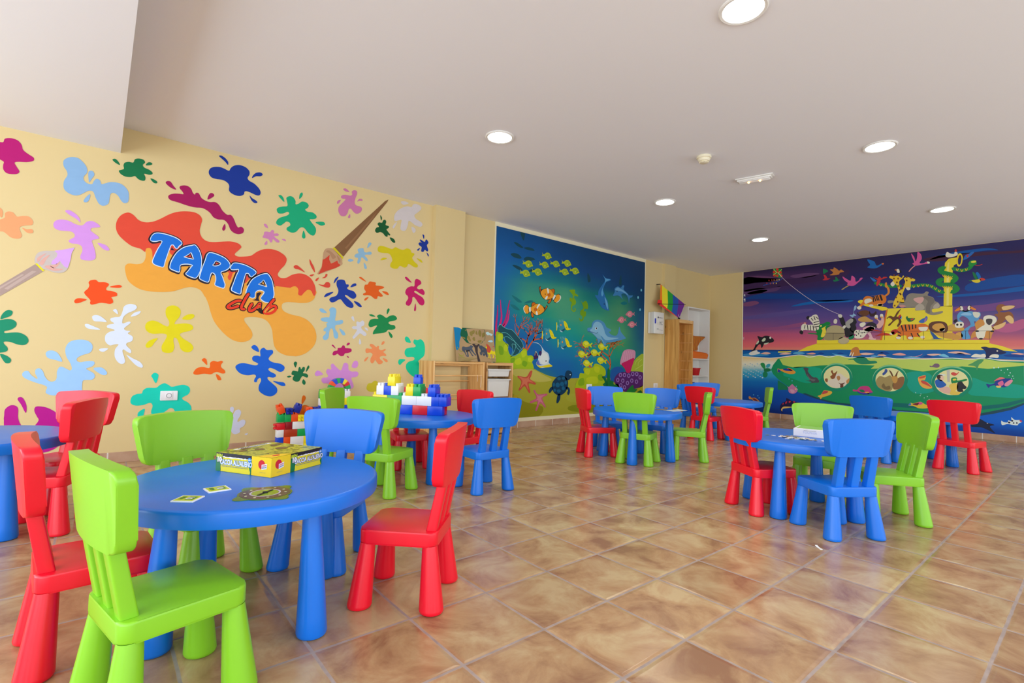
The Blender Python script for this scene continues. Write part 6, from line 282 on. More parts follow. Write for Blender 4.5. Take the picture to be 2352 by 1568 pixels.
TILE = .333
def floor_mat():
    m, nt, b = new_mat('terracotta_tiles')
    N, L = nt.nodes.new, nt.links.new
    g = N('ShaderNodeNewGeometry')
    def math_node(op, a=None, b2=None):
        n = N('ShaderNodeMath'); n.operation = op
        for i, x in enumerate((a, b2)):
            if x is None: continue
            if isinstance(x, (int, float)): n.inputs[i].default_value = x
            else: L(x, n.inputs[i])
        return n.outputs[0]
    sc = N('ShaderNodeVectorMath'); sc.operation = 'SCALE'; sc.inputs['Scale'].default_value = 1 / TILE
    L(g.outputs['Position'], sc.inputs[0])
    wob = N('ShaderNodeTexNoise'); wob.inputs['Scale'].default_value = 14; L(g.outputs['Position'], wob.inputs['Vector'])
    wv = math_node('MULTIPLY', math_node('SUBTRACT', wob.outputs['Fac'], .5), .012)
    sep = N('ShaderNodeSeparateXYZ'); L(sc.outputs['Vector'], sep.inputs[0])
    def edge(o):
        f = math_node('FRACT', math_node('ADD', math_node('ADD', o, wv), 40.0))
        return math_node('MINIMUM', f, math_node('SUBTRACT', 1.0, f))
    e = math_node('MINIMUM', edge(sep.outputs['X']), edge(sep.outputs['Y']))
    def ramp(val, a, b2):
        r = N('ShaderNodeMapRange'); r.interpolation_type = 'SMOOTHSTEP'
        r.inputs['From Min'].default_value = a; r.inputs['From Max'].default_value = b2
        L(val, r.inputs['Value']); return r.outputs['Result']
    tile = ramp(e, .010, .019)                      # 0 in the joint, 1 on the tile
    pillow = ramp(e, .012, .06)
    # one random number per tile shifts its clouds
    fl = N('ShaderNodeVectorMath'); fl.operation = 'FLOOR'; L(sc.outputs['Vector'], fl.inputs[0])
    wn = N('ShaderNodeTexWhiteNoise'); wn.noise_dimensions = '2D'; L(fl.outputs['Vector'], wn.inputs['Vector'])
    off = N('ShaderNodeVectorMath'); off.operation = 'SCALE'; off.inputs['Scale'].default_value = 7; L(wn.outputs['Color'], off.inputs[0])
    ad = N('ShaderNodeVectorMath'); ad.operation = 'ADD'; L(g.outputs['Position'], ad.inputs[0]); L(off.outputs['Vector'], ad.inputs[1])
    n1 = N('ShaderNodeTexNoise'); n1.inputs['Scale'].default_value = 5.0; n1.inputs['Detail'].default_value = 7; n1.inputs['Roughness'].default_value = .62
    n1.inputs['Distortion'].default_value = .5
    L(ad.outputs['Vector'], n1.inputs['Vector'])
    cr = N('ShaderNodeValToRGB')
    cr.color_ramp.elements[0].position = .34; cr.color_ramp.elements[0].color = rgb(150, 108, 78)
    cr.color_ramp.elements[1].position = .64; cr.color_ramp.elements[1].color = rgb(196, 170, 128)
    x = cr.color_ramp.elements.new(.49); x.color = rgb(180, 142, 102)
    L(n1.outputs['Fac'], cr.inputs['Fac'])
    vv = N('ShaderNodeMapRange'); vv.inputs['To Min'].default_value = .92; vv.inputs['To Max'].default_value = 1.08
    L(wn.outputs['Value'], vv.inputs['Value'])
    tint = N('ShaderNodeVectorMath'); tint.operation = 'SCALE'; L(cr.outputs['Color'], tint.inputs[0]); L(vv.outputs['Result'], tint.inputs['Scale'])
    gn = N('ShaderNodeTexNoise'); gn.inputs['Scale'].default_value = 25; L(g.outputs['Position'], gn.inputs['Vector'])
    gr = N('ShaderNodeValToRGB'); gr.color_ramp.elements[0].color = rgb(134, 118, 112); gr.color_ramp.elements[1].color = rgb(190, 172, 164)
    L(gn.outputs['Fac'], gr.inputs['Fac'])
    mx = N('ShaderNodeMix'); mx.data_type = 'RGBA'
    L(tile, mx.inputs[0]); L(gr.outputs['Color'], mx.inputs[6]); L(tint.outputs['Vector'], mx.inputs[7])
    L(mx.outputs[2], b.inputs['Base Color'])
    rr = N('ShaderNodeMapRange'); rr.inputs['To Min'].default_value = .6; rr.inputs['To Max'].default_value = .25; L(tile, rr.inputs['Value'])
    n3 = N('ShaderNodeTexNoise'); n3.inputs['Scale'].default_value = 3; L(g.outputs['Position'], n3.inputs['Vector'])
    L(math_node('ADD', rr.outputs['Result'], math_node('MULTIPLY', math_node('SUBTRACT', n3.outputs['Fac'], .5), .12)), b.inputs['Roughness'])
    b.inputs['Specular IOR Level'].default_value = .62
    hb = math_node('ADD', math_node('MULTIPLY', pillow, 1.0), math_node('MULTIPLY', n1.outputs['Fac'], .25))
    bp = N('ShaderNodeBump'); bp.inputs['Strength'].default_value = .35; bp.inputs['Distance'].default_value = .004
    L(hb, bp.inputs['Height']); L(bp.outputs['Normal'], b.inputs['Normal'])
    return m

def board_tile_mat(name, axis):
    """skirting tiles: clay colour with pale joints every tile"""
    m, nt, b = new_mat(name)
    N, L = nt.nodes.new, nt.links.new
    g = N('ShaderNodeNewGeometry'); sep = N('ShaderNodeSeparateXYZ'); L(g.outputs['Position'], sep.inputs[0])
    def mth(op, a, c=None):
        n = N('ShaderNodeMath'); n.operation = op
        for i, x in enumerate((a, c)):
            if x is None: continue
            if isinstance(x, (int, float)): n.inputs[i].default_value = x
            else: L(x, n.inputs[i])
        return n.outputs[0]
    f = mth('FRACT', mth('ADD', mth('MULTIPLY', sep.outputs[axis], 1 / TILE), 40.37))
    j = mth('LESS_THAN', f, .03)
    n1 = N('ShaderNodeTexNoise'); n1.inputs['Scale'].default_value = 4; n1.inputs['Detail'].default_value = 6; L(g.outputs['Position'], n1.inputs['Vector'])
    cr = N('ShaderNodeValToRGB')
    cr.color_ramp.elements[0].position = .35; cr.color_ramp.elements[0].color = rgb(176, 134, 108)
    cr.color_ramp.elements[1].position = .65; cr.color_ramp.elements[1].color = rgb(204, 172, 146)
    L(n1.outputs['Fac'], cr.inputs['Fac'])
    mx = N('ShaderNodeMix'); mx.data_type = 'RGBA'; L(j, mx.inputs[0]); L(cr.outputs['Color'], mx.inputs[6]); mx.inputs[7].default_value = rgb(226, 216, 206)
    L(mx.outputs[2], b.inputs['Base Color']); b.inputs['Roughness'].default_value = .35
    return m

M = {}
M['floor'] = floor_mat()
M['board_x'] = board_tile_mat('skirting_tiles_long_wall', 0)
M['board_y'] = board_tile_mat('skirting_tiles_end_wall', 1)
M['wall'] = mat('ochre_wall_paint', rgb(222, 200, 146), .6, .025, 1.3, .3)
M['ceiling'] = mat('ceiling_paint', rgb(240, 241, 244), .8, .012, 1.0, .2)
M['white'] = mat('white_lacquer', rgb(232, 230, 224), .45, .015, 6)
M['cream'] = mat('cream_border_paint', rgb(238, 230, 196), .6, .02, 4, .3)
M['paint'] = paint_mat('wall_paint_colours', .55, .05)
M['print'] = paint_mat('mural_print_colours', .42, .02)
M['red'] = mat('red_plastic', rgb(236, 8, 40), .32, .03, 7, .5)
M['green'] = mat('lime_green_plastic', rgb(132, 198, 36), .34, .03, 7, .5)
M['blue'] = mat('blue_plastic', rgb(0, 112, 222), .33, .03, 7, .5)
M['sole'] = mat('grey_rubber', rgb(60, 60, 66), .7, .05)
M['pine'] = wood_mat('pine_upright', rgb(206, 150, 84), rgb(240, 198, 134), 'Z')
M['pine_flat'] = wood_mat('pine_across', rgb(206, 150, 84), rgb(240, 198, 134), 'X')
M['bin'] = mat('milky_white_plastic', rgb(226, 226, 220), .4, .02)
M['dark'] = mat('black_plastic', rgb(24, 24, 28), .5, .05)
M['socket'] = mat('white_socket_plastic', rgb(236, 236, 240), .35, .01)
M['lamp'] = emit_mat('downlight_glow', rgb(250, 255, 246), 14.0)
M['bulb'] = emit_mat('warm_bulb_glow', rgb(255, 190, 110), 6.0)
M['lens'] = mat('clear_lens_plastic', rgb(240, 240, 238), .25, .02)
M['ivory'] = mat('ivory_plastic', rgb(234, 226, 196), .45, .02)
for n, c in dict(block_red=(224, 20, 40), block_blue=(0, 70, 214), block_yellow=(246, 226, 30), block_green=(0, 168, 84), block_white=(238, 240, 244), block_orange=(244, 84, 24), block_brick=(182, 58, 20), block_navy=(16, 40, 160), block_darkred=(150, 14, 30)).items():
    M[n] = mat(n + '_plastic', rgb(*c), .3, .02, 20)
M['orange'] = mat('orange_plastic', rgb(232, 110, 20), .4, .03)
M['pot'] = mat('red_pot_plastic', rgb(196, 26, 30), .4, .03)
M['paper'] = mat('white_paper', rgb(236, 236, 236), .7, .02)

# ------------------------------------------------------------------ mesh helpers
def obj(name, bm, material, parent=None, smooth=True, angle=40):
    me = bpy.data.meshes.new(name)
    bmesh.ops.recalc_face_normals(bm, faces=bm.faces)
    bm.to_mesh(me); bm.free()
    for mm in (material if isinstance(material, (list, tuple)) else [material]): me.materials.append(mm)
    if smooth:
        for p in me.polygons: p.use_smooth = True
        me.set_sharp_from_angle(angle=math.radians(angle))
    o = bpy.data.objects.new(name, me); COL.objects.link(o)
    if parent: o.parent = parent
    return o
def tag(o, label=None, cat=None, group=None, kind=None):
    if label: o['label'] = label
    if cat: o['category'] = cat
    if group: o['group'] = group
    if kind: o['kind'] = kind
    return o
def thing(name, label, cat, loc=(0, 0, 0), rz=0, group=None):
    o = bpy.data.objects.new(name, None); COL.objects.link(o)
    o.empty_display_size = .05
    o.location = loc; o.rotation_euler = (0, 0, rz)
    return tag(o, label, cat, group)
def struct(name, bm, material, parent=None, smooth=False):
    o = obj(name, bm, material, parent, smooth)
    if not parent: o['kind'] = 'structure'
    return o
def dup(root, loc, rz, label, group=None):
    r = root.copy(); COL.objects.link(r); r.location = loc; r.rotation_euler = (0, 0, rz)
    r['label'] = label
    if group: r['group'] = group
    elif 'group' in r: del r['group']
    for ch in list(root.children):
        c = ch.copy(); COL.objects.link(c); c.parent = r
        for g in list(ch.children):
            d = g.copy(); COL.objects.link(d); d.parent = c
    return r

def box(bm, x0, x1, y0, y1, z0, z1, bevel=0, seg=2, mi=0):
    v = [bm.verts.new((x, y, z)) for z in (z0, z1) for y in (y0, y1) for x in (x0, x1)]
    F = [(0, 1, 3, 2), (4, 6, 7, 5), (0, 4, 5, 1), (2, 3, 7, 6), (0, 2, 6, 4), (1, 5, 7, 3)]
    fs = [bm.faces.new([v[i] for i in f]) for f in F]
    for f in fs: f.material_index = mi
    if bevel:
        es = list({e for f in fs for e in f.edges})
        bmesh.ops.bevel(bm, geom=es, offset=bevel, segments=seg, profile=.5, affect='EDGES')
    return fs
def lathe(bm, prof, n=32, mtx=None, cap=True, mi=0):
    rings = []
    for r, z in prof:
        ring = []
        for k in range(n):
            a = 2 * PI * k / n
            p = Vector((r * math.cos(a), r * math.sin(a), z))
            ring.append(bm.verts.new(mtx @ p if mtx else p))
        rings.append(ring)
    for a, b in zip(rings, rings[1:]):
        for k in range(n):
            f = bm.faces.new((a[k], a[(k + 1) % n], b[(k + 1) % n], b[k])); f.material_index = mi
    if cap:
        for ring in (rings[0][::-1], rings[-1]):
            f = bm.faces.new(ring); f.material_index = mi
def rounded(hx_, hy, r, n=6):
    o = []
    for cx, cy, a0 in ((hx_ - r, hy - r, 0), (-hx_ + r, hy - r, PI / 2), (-hx_ + r, -hy + r, PI), (hx_ - r, -hy + r, 1.5 * PI)):
        for k in range(n + 1):
            a = a0 + PI / 2 * k / n
            o.append((cx + r * math.cos(a), cy + r * math.sin(a)))
    return o
def prism(bm, pts, f0, f1, bevel=0, seg=3, both=True):
    """closed outline swept between two maps of (u,v) -> point; rims bevelled"""
    lo = [bm.verts.new(f0(*p)) for p in pts]; hi = [bm.verts.new(f1(*p)) for p in pts]
    n = len(pts)
    a = bm.faces.new(lo[::-1]); b = bm.faces.new(hi)
    for k in range(n): bm.faces.new((lo[k], lo[(k + 1) % n], hi[(k + 1) % n], hi[k]))
    if bevel:
        es = list(b.edges) + (list(a.edges) if both else [])
        bmesh.ops.bevel(bm, geom=es, offset=bevel, segments=seg, profile=.5, affect='EDGES')
def tube(bm, pts, r, n=10):
    rings = []
    for i, p in enumerate(pts):
        p = Vector(p); a = Vector(pts[max(0, i - 1)]); b = Vector(pts[min(len(pts) - 1, i + 1)])
        t = (b - a).normalized(); s = t.orthogonal().normalized(); q = t.cross(s)
        rings.append([bm.verts.new(p + (s * math.cos(2 * PI * k / n) + q * math.sin(2 * PI * k / n)) * r) for k in range(n)])
    for a, b in zip(rings, rings[1:]):
        # match the twist of neighbouring rings
        best = min(range(n), key=lambda s: (a[0].co - b[s].co).length)
        b[:] = b[best:] + b[:best]
        if (a[1].co - b[1].co).length > (a[1].co - b[-1].co).length: b[:] = [b[0]] + b[:0:-1]
        for k in range(n): bm.faces.new((a[k], a[(k + 1) % n], b[(k + 1) % n], b[k]))
    bm.faces.new(rings[0][::-1]); bm.faces.new(rings[-1])

# ------------------------------------------------------------------ flat painting
def catmull(P, closed, k=4):
    o = []; n = len(P)
    rng = range(n) if closed else range(n - 1)
    for i in rng:
        g = (lambda j: P[j % n]) if closed else (lambda j: P[min(max(j, 0), n - 1)])
        a, b, c, d = g(i - 1), g(i), g(i + 1), g(i + 2)
        for s in range(k):
            t = s / k
            o.append(tuple(.5 * (2 * b[q] + (c[q] - a[q]) * t + (2 * a[q] - 5 * b[q] + 4 * c[q] - d[q]) * t * t + (-a[q] + 3 * b[q] - 3 * c[q] + d[q]) * t ** 3) for q in (0, 1)))
    if not closed: o.append(P[-1])
    return o
def brush(P, w0, w1):
    P = catmull(P, False, 4) if len(P) > 2 else P
    L, R = [], []
    n = len(P)
    for i, p in enumerate(P):
        a, b = P[max(0, i - 1)], P[min(n - 1, i + 1)]
        tx, ty = b[0] - a[0], b[1] - a[1]; l = math.hypot(tx, ty) or 1
        w = (w0 + (w1 - w0) * i / max(1, n - 1)) / 2
        L.append((p[0] - ty / l * w, p[1] + tx / l * w)); R.append((p[0] + ty / l * w, p[1] - tx / l * w))
    def end(p, q, w):
        l = math.hypot(p[0] - q[0], p[1] - q[1]) or 1
        return (p[0] + (p[0] - q[0]) / l * w / 2, p[1] + (p[1] - q[1]) / l * w / 2)
    return [end(P[0], P[1], w0)] + L + [end(P[-1], P[-2], w1)] + R[::-1]
def unpack(s):
    v = [int(t) for t in s.split()]; o = []; x = y = 0
    for i in range(0, len(v), 2):
        x += v[i]; y += v[i + 1]; o.append((x * UNIT, y * UNIT))
    return o
def paint_mesh(name, data, place, material, parent, bound=None):
    """place(a, b, layer) puts a point of the flat painting on its surface"""
    bm = bmesh.new(); cl = bm.loops.layers.color.new('Col')
    for piece in data.split(';'):
        head, *loops = piece.split('|')
        h = [int(q) for q in head.split()]; layer = h[0]
        col = (h[1] / 255, h[2] / 255, h[3] / 255, 1)
        if h[4] == 2: polys = [brush(unpack(loops[0]), h[5] * UNIT, h[6] * UNIT)]
        else:
            polys = [unpack(q) for q in loops]
            if h[4] == 1: polys = [catmull(q, True, 4) for q in polys]
        if bound: polys = [[(min(max(a, bound[0]), bound[1]), min(max(b, bound[2]), bound[3])) for a, b in q] for q in polys]
        flat = [p for q in polys for p in q]
        vs = [bm.verts.new(place(a, b, layer)) for a, b in flat]
        for tri in tessellate_polygon([[Vector((a, b, 0)) for a, b in q] for q in polys]):
            try: f = bm.faces.new([vs[i] for i in tri])
            except ValueError: continue
            for lp in f.loops: lp[cl] = col
    me = bpy.data.meshes.new(name)
    bm.to_mesh(me); bm.free(); me.materials.append(material)
    o = bpy.data.objects.new(name, me); COL.objects.link(o)
    if parent: o.parent = parent
    return o
def colour_grid(name, a0, a1, b0, b1, rows, place, material, parent):
    """a backdrop whose painted colours blend: rows run from the top, each with colours from the left"""
    bm = bmesh.new(); cl = bm.loops.layers.color.new('Col')
    nv, nu = 48, 48
    def col(u, v):
        y = v * (len(rows) - 1); i = min(int(y), len(rows) - 2); fy = y - i
        def at(r):
            x = u * (len(r) - 1); j = min(int(x), len(r) - 2); fx = x - j
            fx = fx * fx * (3 - 2 * fx)
            return [r[j][k] * (1 - fx) + r[j + 1][k] * fx for k in range(3)]
        A, B = at(rows[i]), at(rows[i + 1]); fy = fy * fy * (3 - 2 * fy)
        return tuple((A[k] * (1 - fy) + B[k] * fy) / 255 for k in range(3)) + (1,)
    g = [[bm.verts.new(place(a0 + (a1 - a0) * i / nu, b1 + (b0 - b1) * j / nv, 0)) for i in range(nu + 1)] for j in range(nv + 1)]
    for j in range(nv):
        for i in range(nu):
            f = bm.faces.new((g[j][i], g[j + 1][i], g[j + 1][i + 1], g[j][i + 1]))
            for lp, (ii, jj) in zip(f.loops, ((i, j), (i, j + 1), (i + 1, j + 1), (i + 1, j))): lp[cl] = col(ii / nu, jj / nv)
    me = bpy.data.meshes.new(name); bm.to_mesh(me); bm.free(); me.materials.append(material)
    o = bpy.data.objects.new(name, me); COL.objects.link(o)
    if parent: o.parent = parent
    return o
def text_mesh(name, body, size, origin, ux, uy, material, parent, bold=0.0, shear=0.0, width=1.0):
    """flat lettering laid on a face: ux runs along the line, uy up the letters"""
    cu = bpy.data.curves.new('lettering', 'FONT'); cu.body = body; cu.size = size; cu.offset = bold; cu.shear = shear
    cu.align_x = 'CENTER'; cu.align_y = 'CENTER'; cu.resolution_u = 3
    t = bpy.data.objects.new('lettering', cu); COL.objects.link(t)
    me = bpy.data.meshes.new_from_object(t.evaluated_get(bpy.context.evaluated_depsgraph_get()))
    bpy.data.objects.remove(t); bpy.data.curves.remove(cu)
    O, X, Y = Vector(origin), Vector(ux).normalized() * width, Vector(uy).normalized()
    for v in me.vertices: v.co = O + X * v.co.x + Y * v.co.y
    me.materials.clear(); me.materials.append(material); me.name = name
    o = bpy.data.objects.new(name, me); COL.objects.link(o)
    if parent: o.parent = parent
    return o

# ------------------------------------------------------------------ the room
YL, XR, H = 4.247, 8.289, 2.739
XB, YF = -4.2, -4.4                     # window walls behind the viewer
def quadbox(name, dims, m, **k):
    bm = bmesh.new(); box(bm, *dims); return struct(name, bm, m, **k)
quadbox('floor', (XB - .2, XR + .2, YF - .2, YL + .2, -.12, 0), M['floor'])
quadbox('ceiling', (XB - .2, XR + .2, YF - .2, YL + .2, H, H + .12), M['ceiling'])
WALL_L = quadbox('wall_left', (XB - .2, XR + .2, YL, YL + .15, 0, H), M['wall'])
quadbox('wall_right', (XR, XR + .15, YF - .2, YL, 0, H), M['wall'])
BEAM = quadbox('trim_1', (XB, -1.145, YF, YL, 2.523, H), M['ceiling'])
tag(BEAM, 'white lowered ceiling step at the upper left')
bm = bmesh.new(); box(bm, 1.796, 2.216, 4.176, YL, 0, H); struct('trim_2', bm, M['wall'])
bm = bmesh.new(); box(bm, 6.598, 6.957, 4.197, YL, 0, H); struct('trim_3', bm, M['wall'])
bm = bmesh.new(); box(bm, XB, 1.796, YL - .011, YL, 0, .0847, .002, 1); box(bm, 2.216, 6.598, YL - .011, YL, 0, .0847, .002, 1); box(bm, 6.957, XR, YL - .011, YL, 0, .0847, .002, 1)
box(bm, 1.796, 2.216, 4.165, 4.176, 0, .0847, .002, 1)
struct('baseboard_left', bm, M['board_x'])
bm = bmesh.new(); box(bm, XR - .011, XR, YF, YL - .011, 0, .0847, .002, 1); struct('baseboard_right', bm, M['board_y'])

def window_wall(name, axis, val, spans, lo, hi, num):
    """wall with open glazing bays; axis 0: wall at x=val, axis 1: wall at y=val"""
    bm = bmesh.new()
    def b(a0, a1, z0, z1, d=.1):
        if axis == 0: box(bm, val - d, val, a0, a1, z0, z1)
        else: box(bm, a0, a1, val - d, val, z0, z1)
    ends = (YF, YL) if axis == 0 else (XB, XR)
    b(ends[0], ends[1], 0, lo); b(ends[0], ends[1], hi, H)
    p = ends[0]
    for s0, s1 in spans:
        b(p, s0, lo, hi); p = s1
    b(p, ends[1], lo, hi)
    struct(name, bm, M['wall'])
    for s0, s1 in spans:
        bm = bmesh.new()
        def r(a0, a1, z0, z1):
            if axis == 0: box(bm, val - .07, val - .03, a0, a1, z0, z1)
            else: box(bm, a0, a1, val - .07, val - .03, z0, z1)
        r(s0, s1, lo, lo + .05); r(s0, s1, hi - .05, hi)
        for q in (s0, (s0 + s1) / 2 - .02, s1 - .05): r(q, q + .05, lo + .05, hi - .05)
        struct('window_%d' % num[0], bm, M['white']); num[0] += 1
num = [1]
window_wall('wall_back', 0, XB, [(-3.9, -1.7), (-1.3, .9), (1.3, 3.7)], .15, 2.45, num)
window_wall('wall_front', 1, YF, [(-3.7, -1.3), (-.9, 1.6), (2.0, 4.6), (5.0, 7.8)], .15, 2.45, num)

# painted splashes, brushes and the club name on the left wall
def on_left(a, b, layer): return (a, YL - .0015 - .0005 * layer, b)
for name, label, data in SPLASHES:
    o = paint_mesh(name, data, on_left, M['paint'], WALL_L)
    if label: o['label'] = label

# underwater mural
sea = thing('underwater_mural', 'painted underwater mural of fish, coral and dolphins on the long wall', 'mural', (0, 0, 0))
SEA_ROWS = [[(0, 78, 140), (0, 72, 130), (0, 64, 114), (0, 60, 108), (0, 58, 104), (0, 58, 100)],
 [(0, 84, 150), (0, 80, 145), (0, 70, 128), (0, 64, 114), (0, 60, 108), (0, 56, 100)],
 [(0, 92, 165), (0, 90, 155), (0, 76, 138), (0, 66, 124), (0, 62, 112), (0, 56, 98)],
 [(0, 100, 172), (0, 118, 145), (0, 112, 130), (0, 84, 128), (0, 66, 118), (0, 58, 100)],
 [(0, 108, 168), (50, 146, 128), (68, 158, 122), (0, 116, 116), (50, 136, 104), (0, 62, 106)],
 [(0, 110, 160), (56, 158, 126), (74, 162, 122), (30, 136, 120), (72, 146, 104), (0, 72, 118)],
 [(0, 104, 165), (0, 148, 130), (66, 158, 124), (66, 158, 120), (60, 146, 104), (0, 74, 120)],
 [(0, 92, 168), (0, 120, 155), (10, 152, 140), (60, 156, 122), (80, 158, 104), (0, 82, 122)],
 [(0, 88, 165), (0, 100, 168), (0, 142, 150), (0, 146, 132), (60, 152, 98), (10, 96, 124)],
 [(0, 88, 165), (0, 96, 168), (0, 116, 164), (0, 138, 146), (20, 146, 118), (20, 112, 120)],
 [(40, 120, 110), (0, 100, 168), (0, 98, 166), (0, 122, 156), (0, 130, 130), (10, 110, 130)],
 [(120, 150, 40), (80, 130, 90), (0, 98, 165), (0, 98, 165), (0, 106, 150), (10, 100, 130)],
 [(170, 166, 50), (170, 166, 60), (110, 130, 90), (0, 96, 160), (0, 100, 150), (20, 100, 120)],
 [(150, 146, 10), (160, 158, 30), (168, 164, 50), (160, 160, 44), (150, 150, 40), (150, 150, 40)],
 [(138, 136, 4), (150, 148, 14), (160, 158, 34), (160, 160, 40), (150, 150, 30), (146, 146, 24)]]
colour_grid('painted_water', 2.757, 6.055, .134, 2.685, SEA_ROWS, on_left, M['print'], sea)
bm = bmesh.new()
for d in ((2.735, 6.075, YL - .006, YL - .0005, 2.685, H), (2.735, 6.075, YL - .006, YL - .0005, .0847, .134), (2.735, 2.757, YL - .006, YL - .0005, .134, 2.685), (6.055, 6.075, YL - .006, YL - .0005, .134, 2.685)): box(bm, *d)
obj('mural_border', bm, M['cream'], sea, False)
for name, label, data in SEA_MURAL:
    paint_mesh(name, data, on_left, M['print'], sea, (2.757, 6.055, .134, 2.685))

# animal ark mural
ark = thing('ark_mural', 'printed mural of a yellow and green animal ark at sunset on the end wall', 'mural', (0, 0, 0))
def on_right(a, b, layer): return (XR - .0015 - .0004 * layer, a, b)
SKY_ROWS = [[(44, 24, 70), (40, 26, 74), (38, 30, 80), (40, 32, 86), (40, 36, 100), (40, 34, 90)],
 [(96, 56, 100), (72, 38, 92), (36, 28, 86), (34, 38, 104), (46, 26, 74), (40, 40, 110)],
 [(86, 48, 98), (60, 34, 92), (30, 30, 100), (34, 34, 100), (46, 30, 80), (20, 44, 116)],
 [(30, 44, 124), (20, 54, 130), (20, 50, 128), (36, 40, 112), (20, 50, 126), (0, 84, 160)],
 [(90, 62, 126), (62, 62, 140), (34, 50, 134), (40, 50, 128), (30, 56, 136), (0, 72, 150)],
 [(110, 80, 142), (92, 74, 148), (80, 64, 140), (70, 66, 140), (62, 66, 146), (60, 60, 130)],
 [(140, 80, 136), (120, 76, 140), (106, 76, 146), (120, 90, 140), (100, 76, 140), (130, 70, 130)],
 [(206, 90, 120), (196, 90, 126), (170, 90, 136), (170, 90, 130), (150, 80, 130), (190, 90, 130)],
 [(236, 110, 116), (228, 106, 116), (226, 120, 120), (230, 120, 110), (220, 110, 120), (236, 140, 120)],
 [(246, 206, 120), (244, 180, 114), (244, 190, 120), (246, 190, 120), (246, 190, 120), (246, 190, 120)],
 [(244, 240, 214), (220, 240, 220), (200, 232, 226), (200, 232, 230), (200, 232, 230), (200, 232, 230)],
 [(60, 170, 206), (40, 160, 206), (40, 150, 200), (40, 150, 200), (40, 150, 200), (40, 150, 200)],
 [(0, 110, 190), (0, 104, 190), (0, 104, 196), (0, 104, 200), (0, 104, 206), (0, 104, 206)],
 [(0, 80, 176), (0, 84, 184), (0, 98, 204), (0, 98, 210), (0, 104, 214), (0, 110, 220)],
 [(0, 70, 160), (0, 74, 180), (0, 96, 210), (0, 100, 214), (0, 110, 220), (0, 116, 226)],
 [(0, 40, 116), (0, 44, 130), (0, 60, 160), (0, 64, 160), (0, 60, 150), (0, 60, 150)]]
colour_grid('painted_sky_and_sea', 3.572, -1.6, .0847, 2.735, SKY_ROWS, on_right, M['print'], ark)
bm = bmesh.new(); box(bm, XR - .004, XR - .0005, 3.572, 3.592, .0847, 2.735); obj('mural_edge', bm, M['cream'], ark, False)
for name, label, data in ARK_MURAL:
    paint_mesh(name, data, on_right, M['print'], ark, (-1.6, 3.572, .0847, 2.735))

# ------------------------------------------------------------------ ceiling fittings
LL = {(0, 0): 'round downlight cut by the top edge of the picture', (0, 1): 'round downlight over the block castle table, left of all lights', (1, 0): 'round downlight over the puzzle table, second on the right side',
      (1, 1): 'round downlight left of the emergency light', (2, 0): 'round downlight nearest the right edge of the picture', (2, 1): 'round downlight farthest away, near the yellow corner'}
LAMPX = (1.23, 3.598, 5.98)
for i, x in enumerate(LAMPX):
    for j, y in enumerate((.256, 2.252)):
        t = thing('ceiling_light', LL[(i, j)], 'ceiling light', (x, y, H))
        bm = bmesh.new(); lathe(bm, [(.118, -.0005), (.118, -.006), (.112, -.011), (.099, -.009), (.097, -.003), (.097, -.0005)], 40, cap=False)
        obj('trim_ring', bm, M['white'], t)
        bm = bmesh.new(); lathe(bm, [(.098, -.006), (.06, -.0075), (.001, -.008)], 40, cap=False)
        obj('diffuser', bm, M['lamp'], t)
t = thing('smoke_detector', 'ivory smoke detector on the ceiling left of the emergency light', 'smoke detector', (2.769, 1.324, H))
bm = bmesh.new(); lathe(bm, [(.058, -.0005), (.062, -.008), (.06, -.02), (.052, -.024), (.052, -.03), (.045, -.045), (.036, -.048)], 32); obj('housing', bm, M['ivory'], t)
bm = bmesh.new(); lathe(bm, [(.034, -.047), (.034, -.056), (.026, -.06)], 32)
for k in range(10):
    a = 2 * PI * k / 10; c, s = math.cos(a), math.sin(a)
    box(bm, c * .034 - .004, c * .034 + .004, s * .034 - .004, s * .034 + .004, -.057, -.047)
obj('sensor_cage', bm, M['ivory'], t)
t = thing('emergency_light', 'long white emergency light with two warm bulbs on the ceiling', 'emergency light', (3.56, 1.245, H), math.atan2(-.291, .071))
bm = bmesh.new(); box(bm, -.165, .165, -.05, .05, -.012, -.0005, .004); obj('base_plate', bm, M['white'], t)
bm = bmesh.new(); box(bm, -.15, .15, -.04, .04, -.03, -.0125, .006); obj('reflector', bm, M['white'], t)
bm = bmesh.new()
for k in range(5): box(bm, -.135, .135, -.032 + k * .014, -.025 + k * .014, -.0375, -.0305, .002, 1)
obj('lens_ribs', bm, M['lens'], t)
for s in (-.05, .05):
    bm = bmesh.new(); bmesh.ops.create_uvsphere(bm, u_segments=12, v_segments=8, radius=.011, matrix=Matrix.Translation((s, 0, -.041))); obj('bulb', bm, M['bulb'], t)

# ------------------------------------------------------------------ sockets
def socket(x, y, z, label, double=False):
    t = thing('wall_socket', label, 'socket', (x, y, z))
    bm = bmesh.new(); prism(bm, rounded(.062, .041, .006, 3), lambda u, v: (u, 0, v), lambda u, v: (u, -.009, v), .003, 2); obj('cover_plate', bm, M['socket'], t)
    bm = bmesh.new(); prism(bm, rounded(.026, .026, .004, 3), lambda u, v: (u, -.0092, v), lambda u, v: (u, -.012, v), .0015, 2, False); obj('outlet', bm, M['socket'], t)
    bm = bmesh.new(); lathe(bm, [(.0205, 0), (.0205, .0012), (.016, .0006), (.016, 0)], 24, Matrix.Translation((0, -.0122, 0)) @ Matrix.Rotation(PI / 2, 4, 'X'), cap=False); obj('outlet_rim', bm, mat('grey_plastic', rgb(150, 152, 160), .4), t)
    return t
socket(-.73, YL - .003, .534, 'white wall socket on the mint green paint splash')
socket(4.65, YL - .007, .538, 'white socket on the underwater mural beside the yellow green coral')
socket(6.423, YL - .001, .538, 'white socket on the yellow wall under the first aid box')

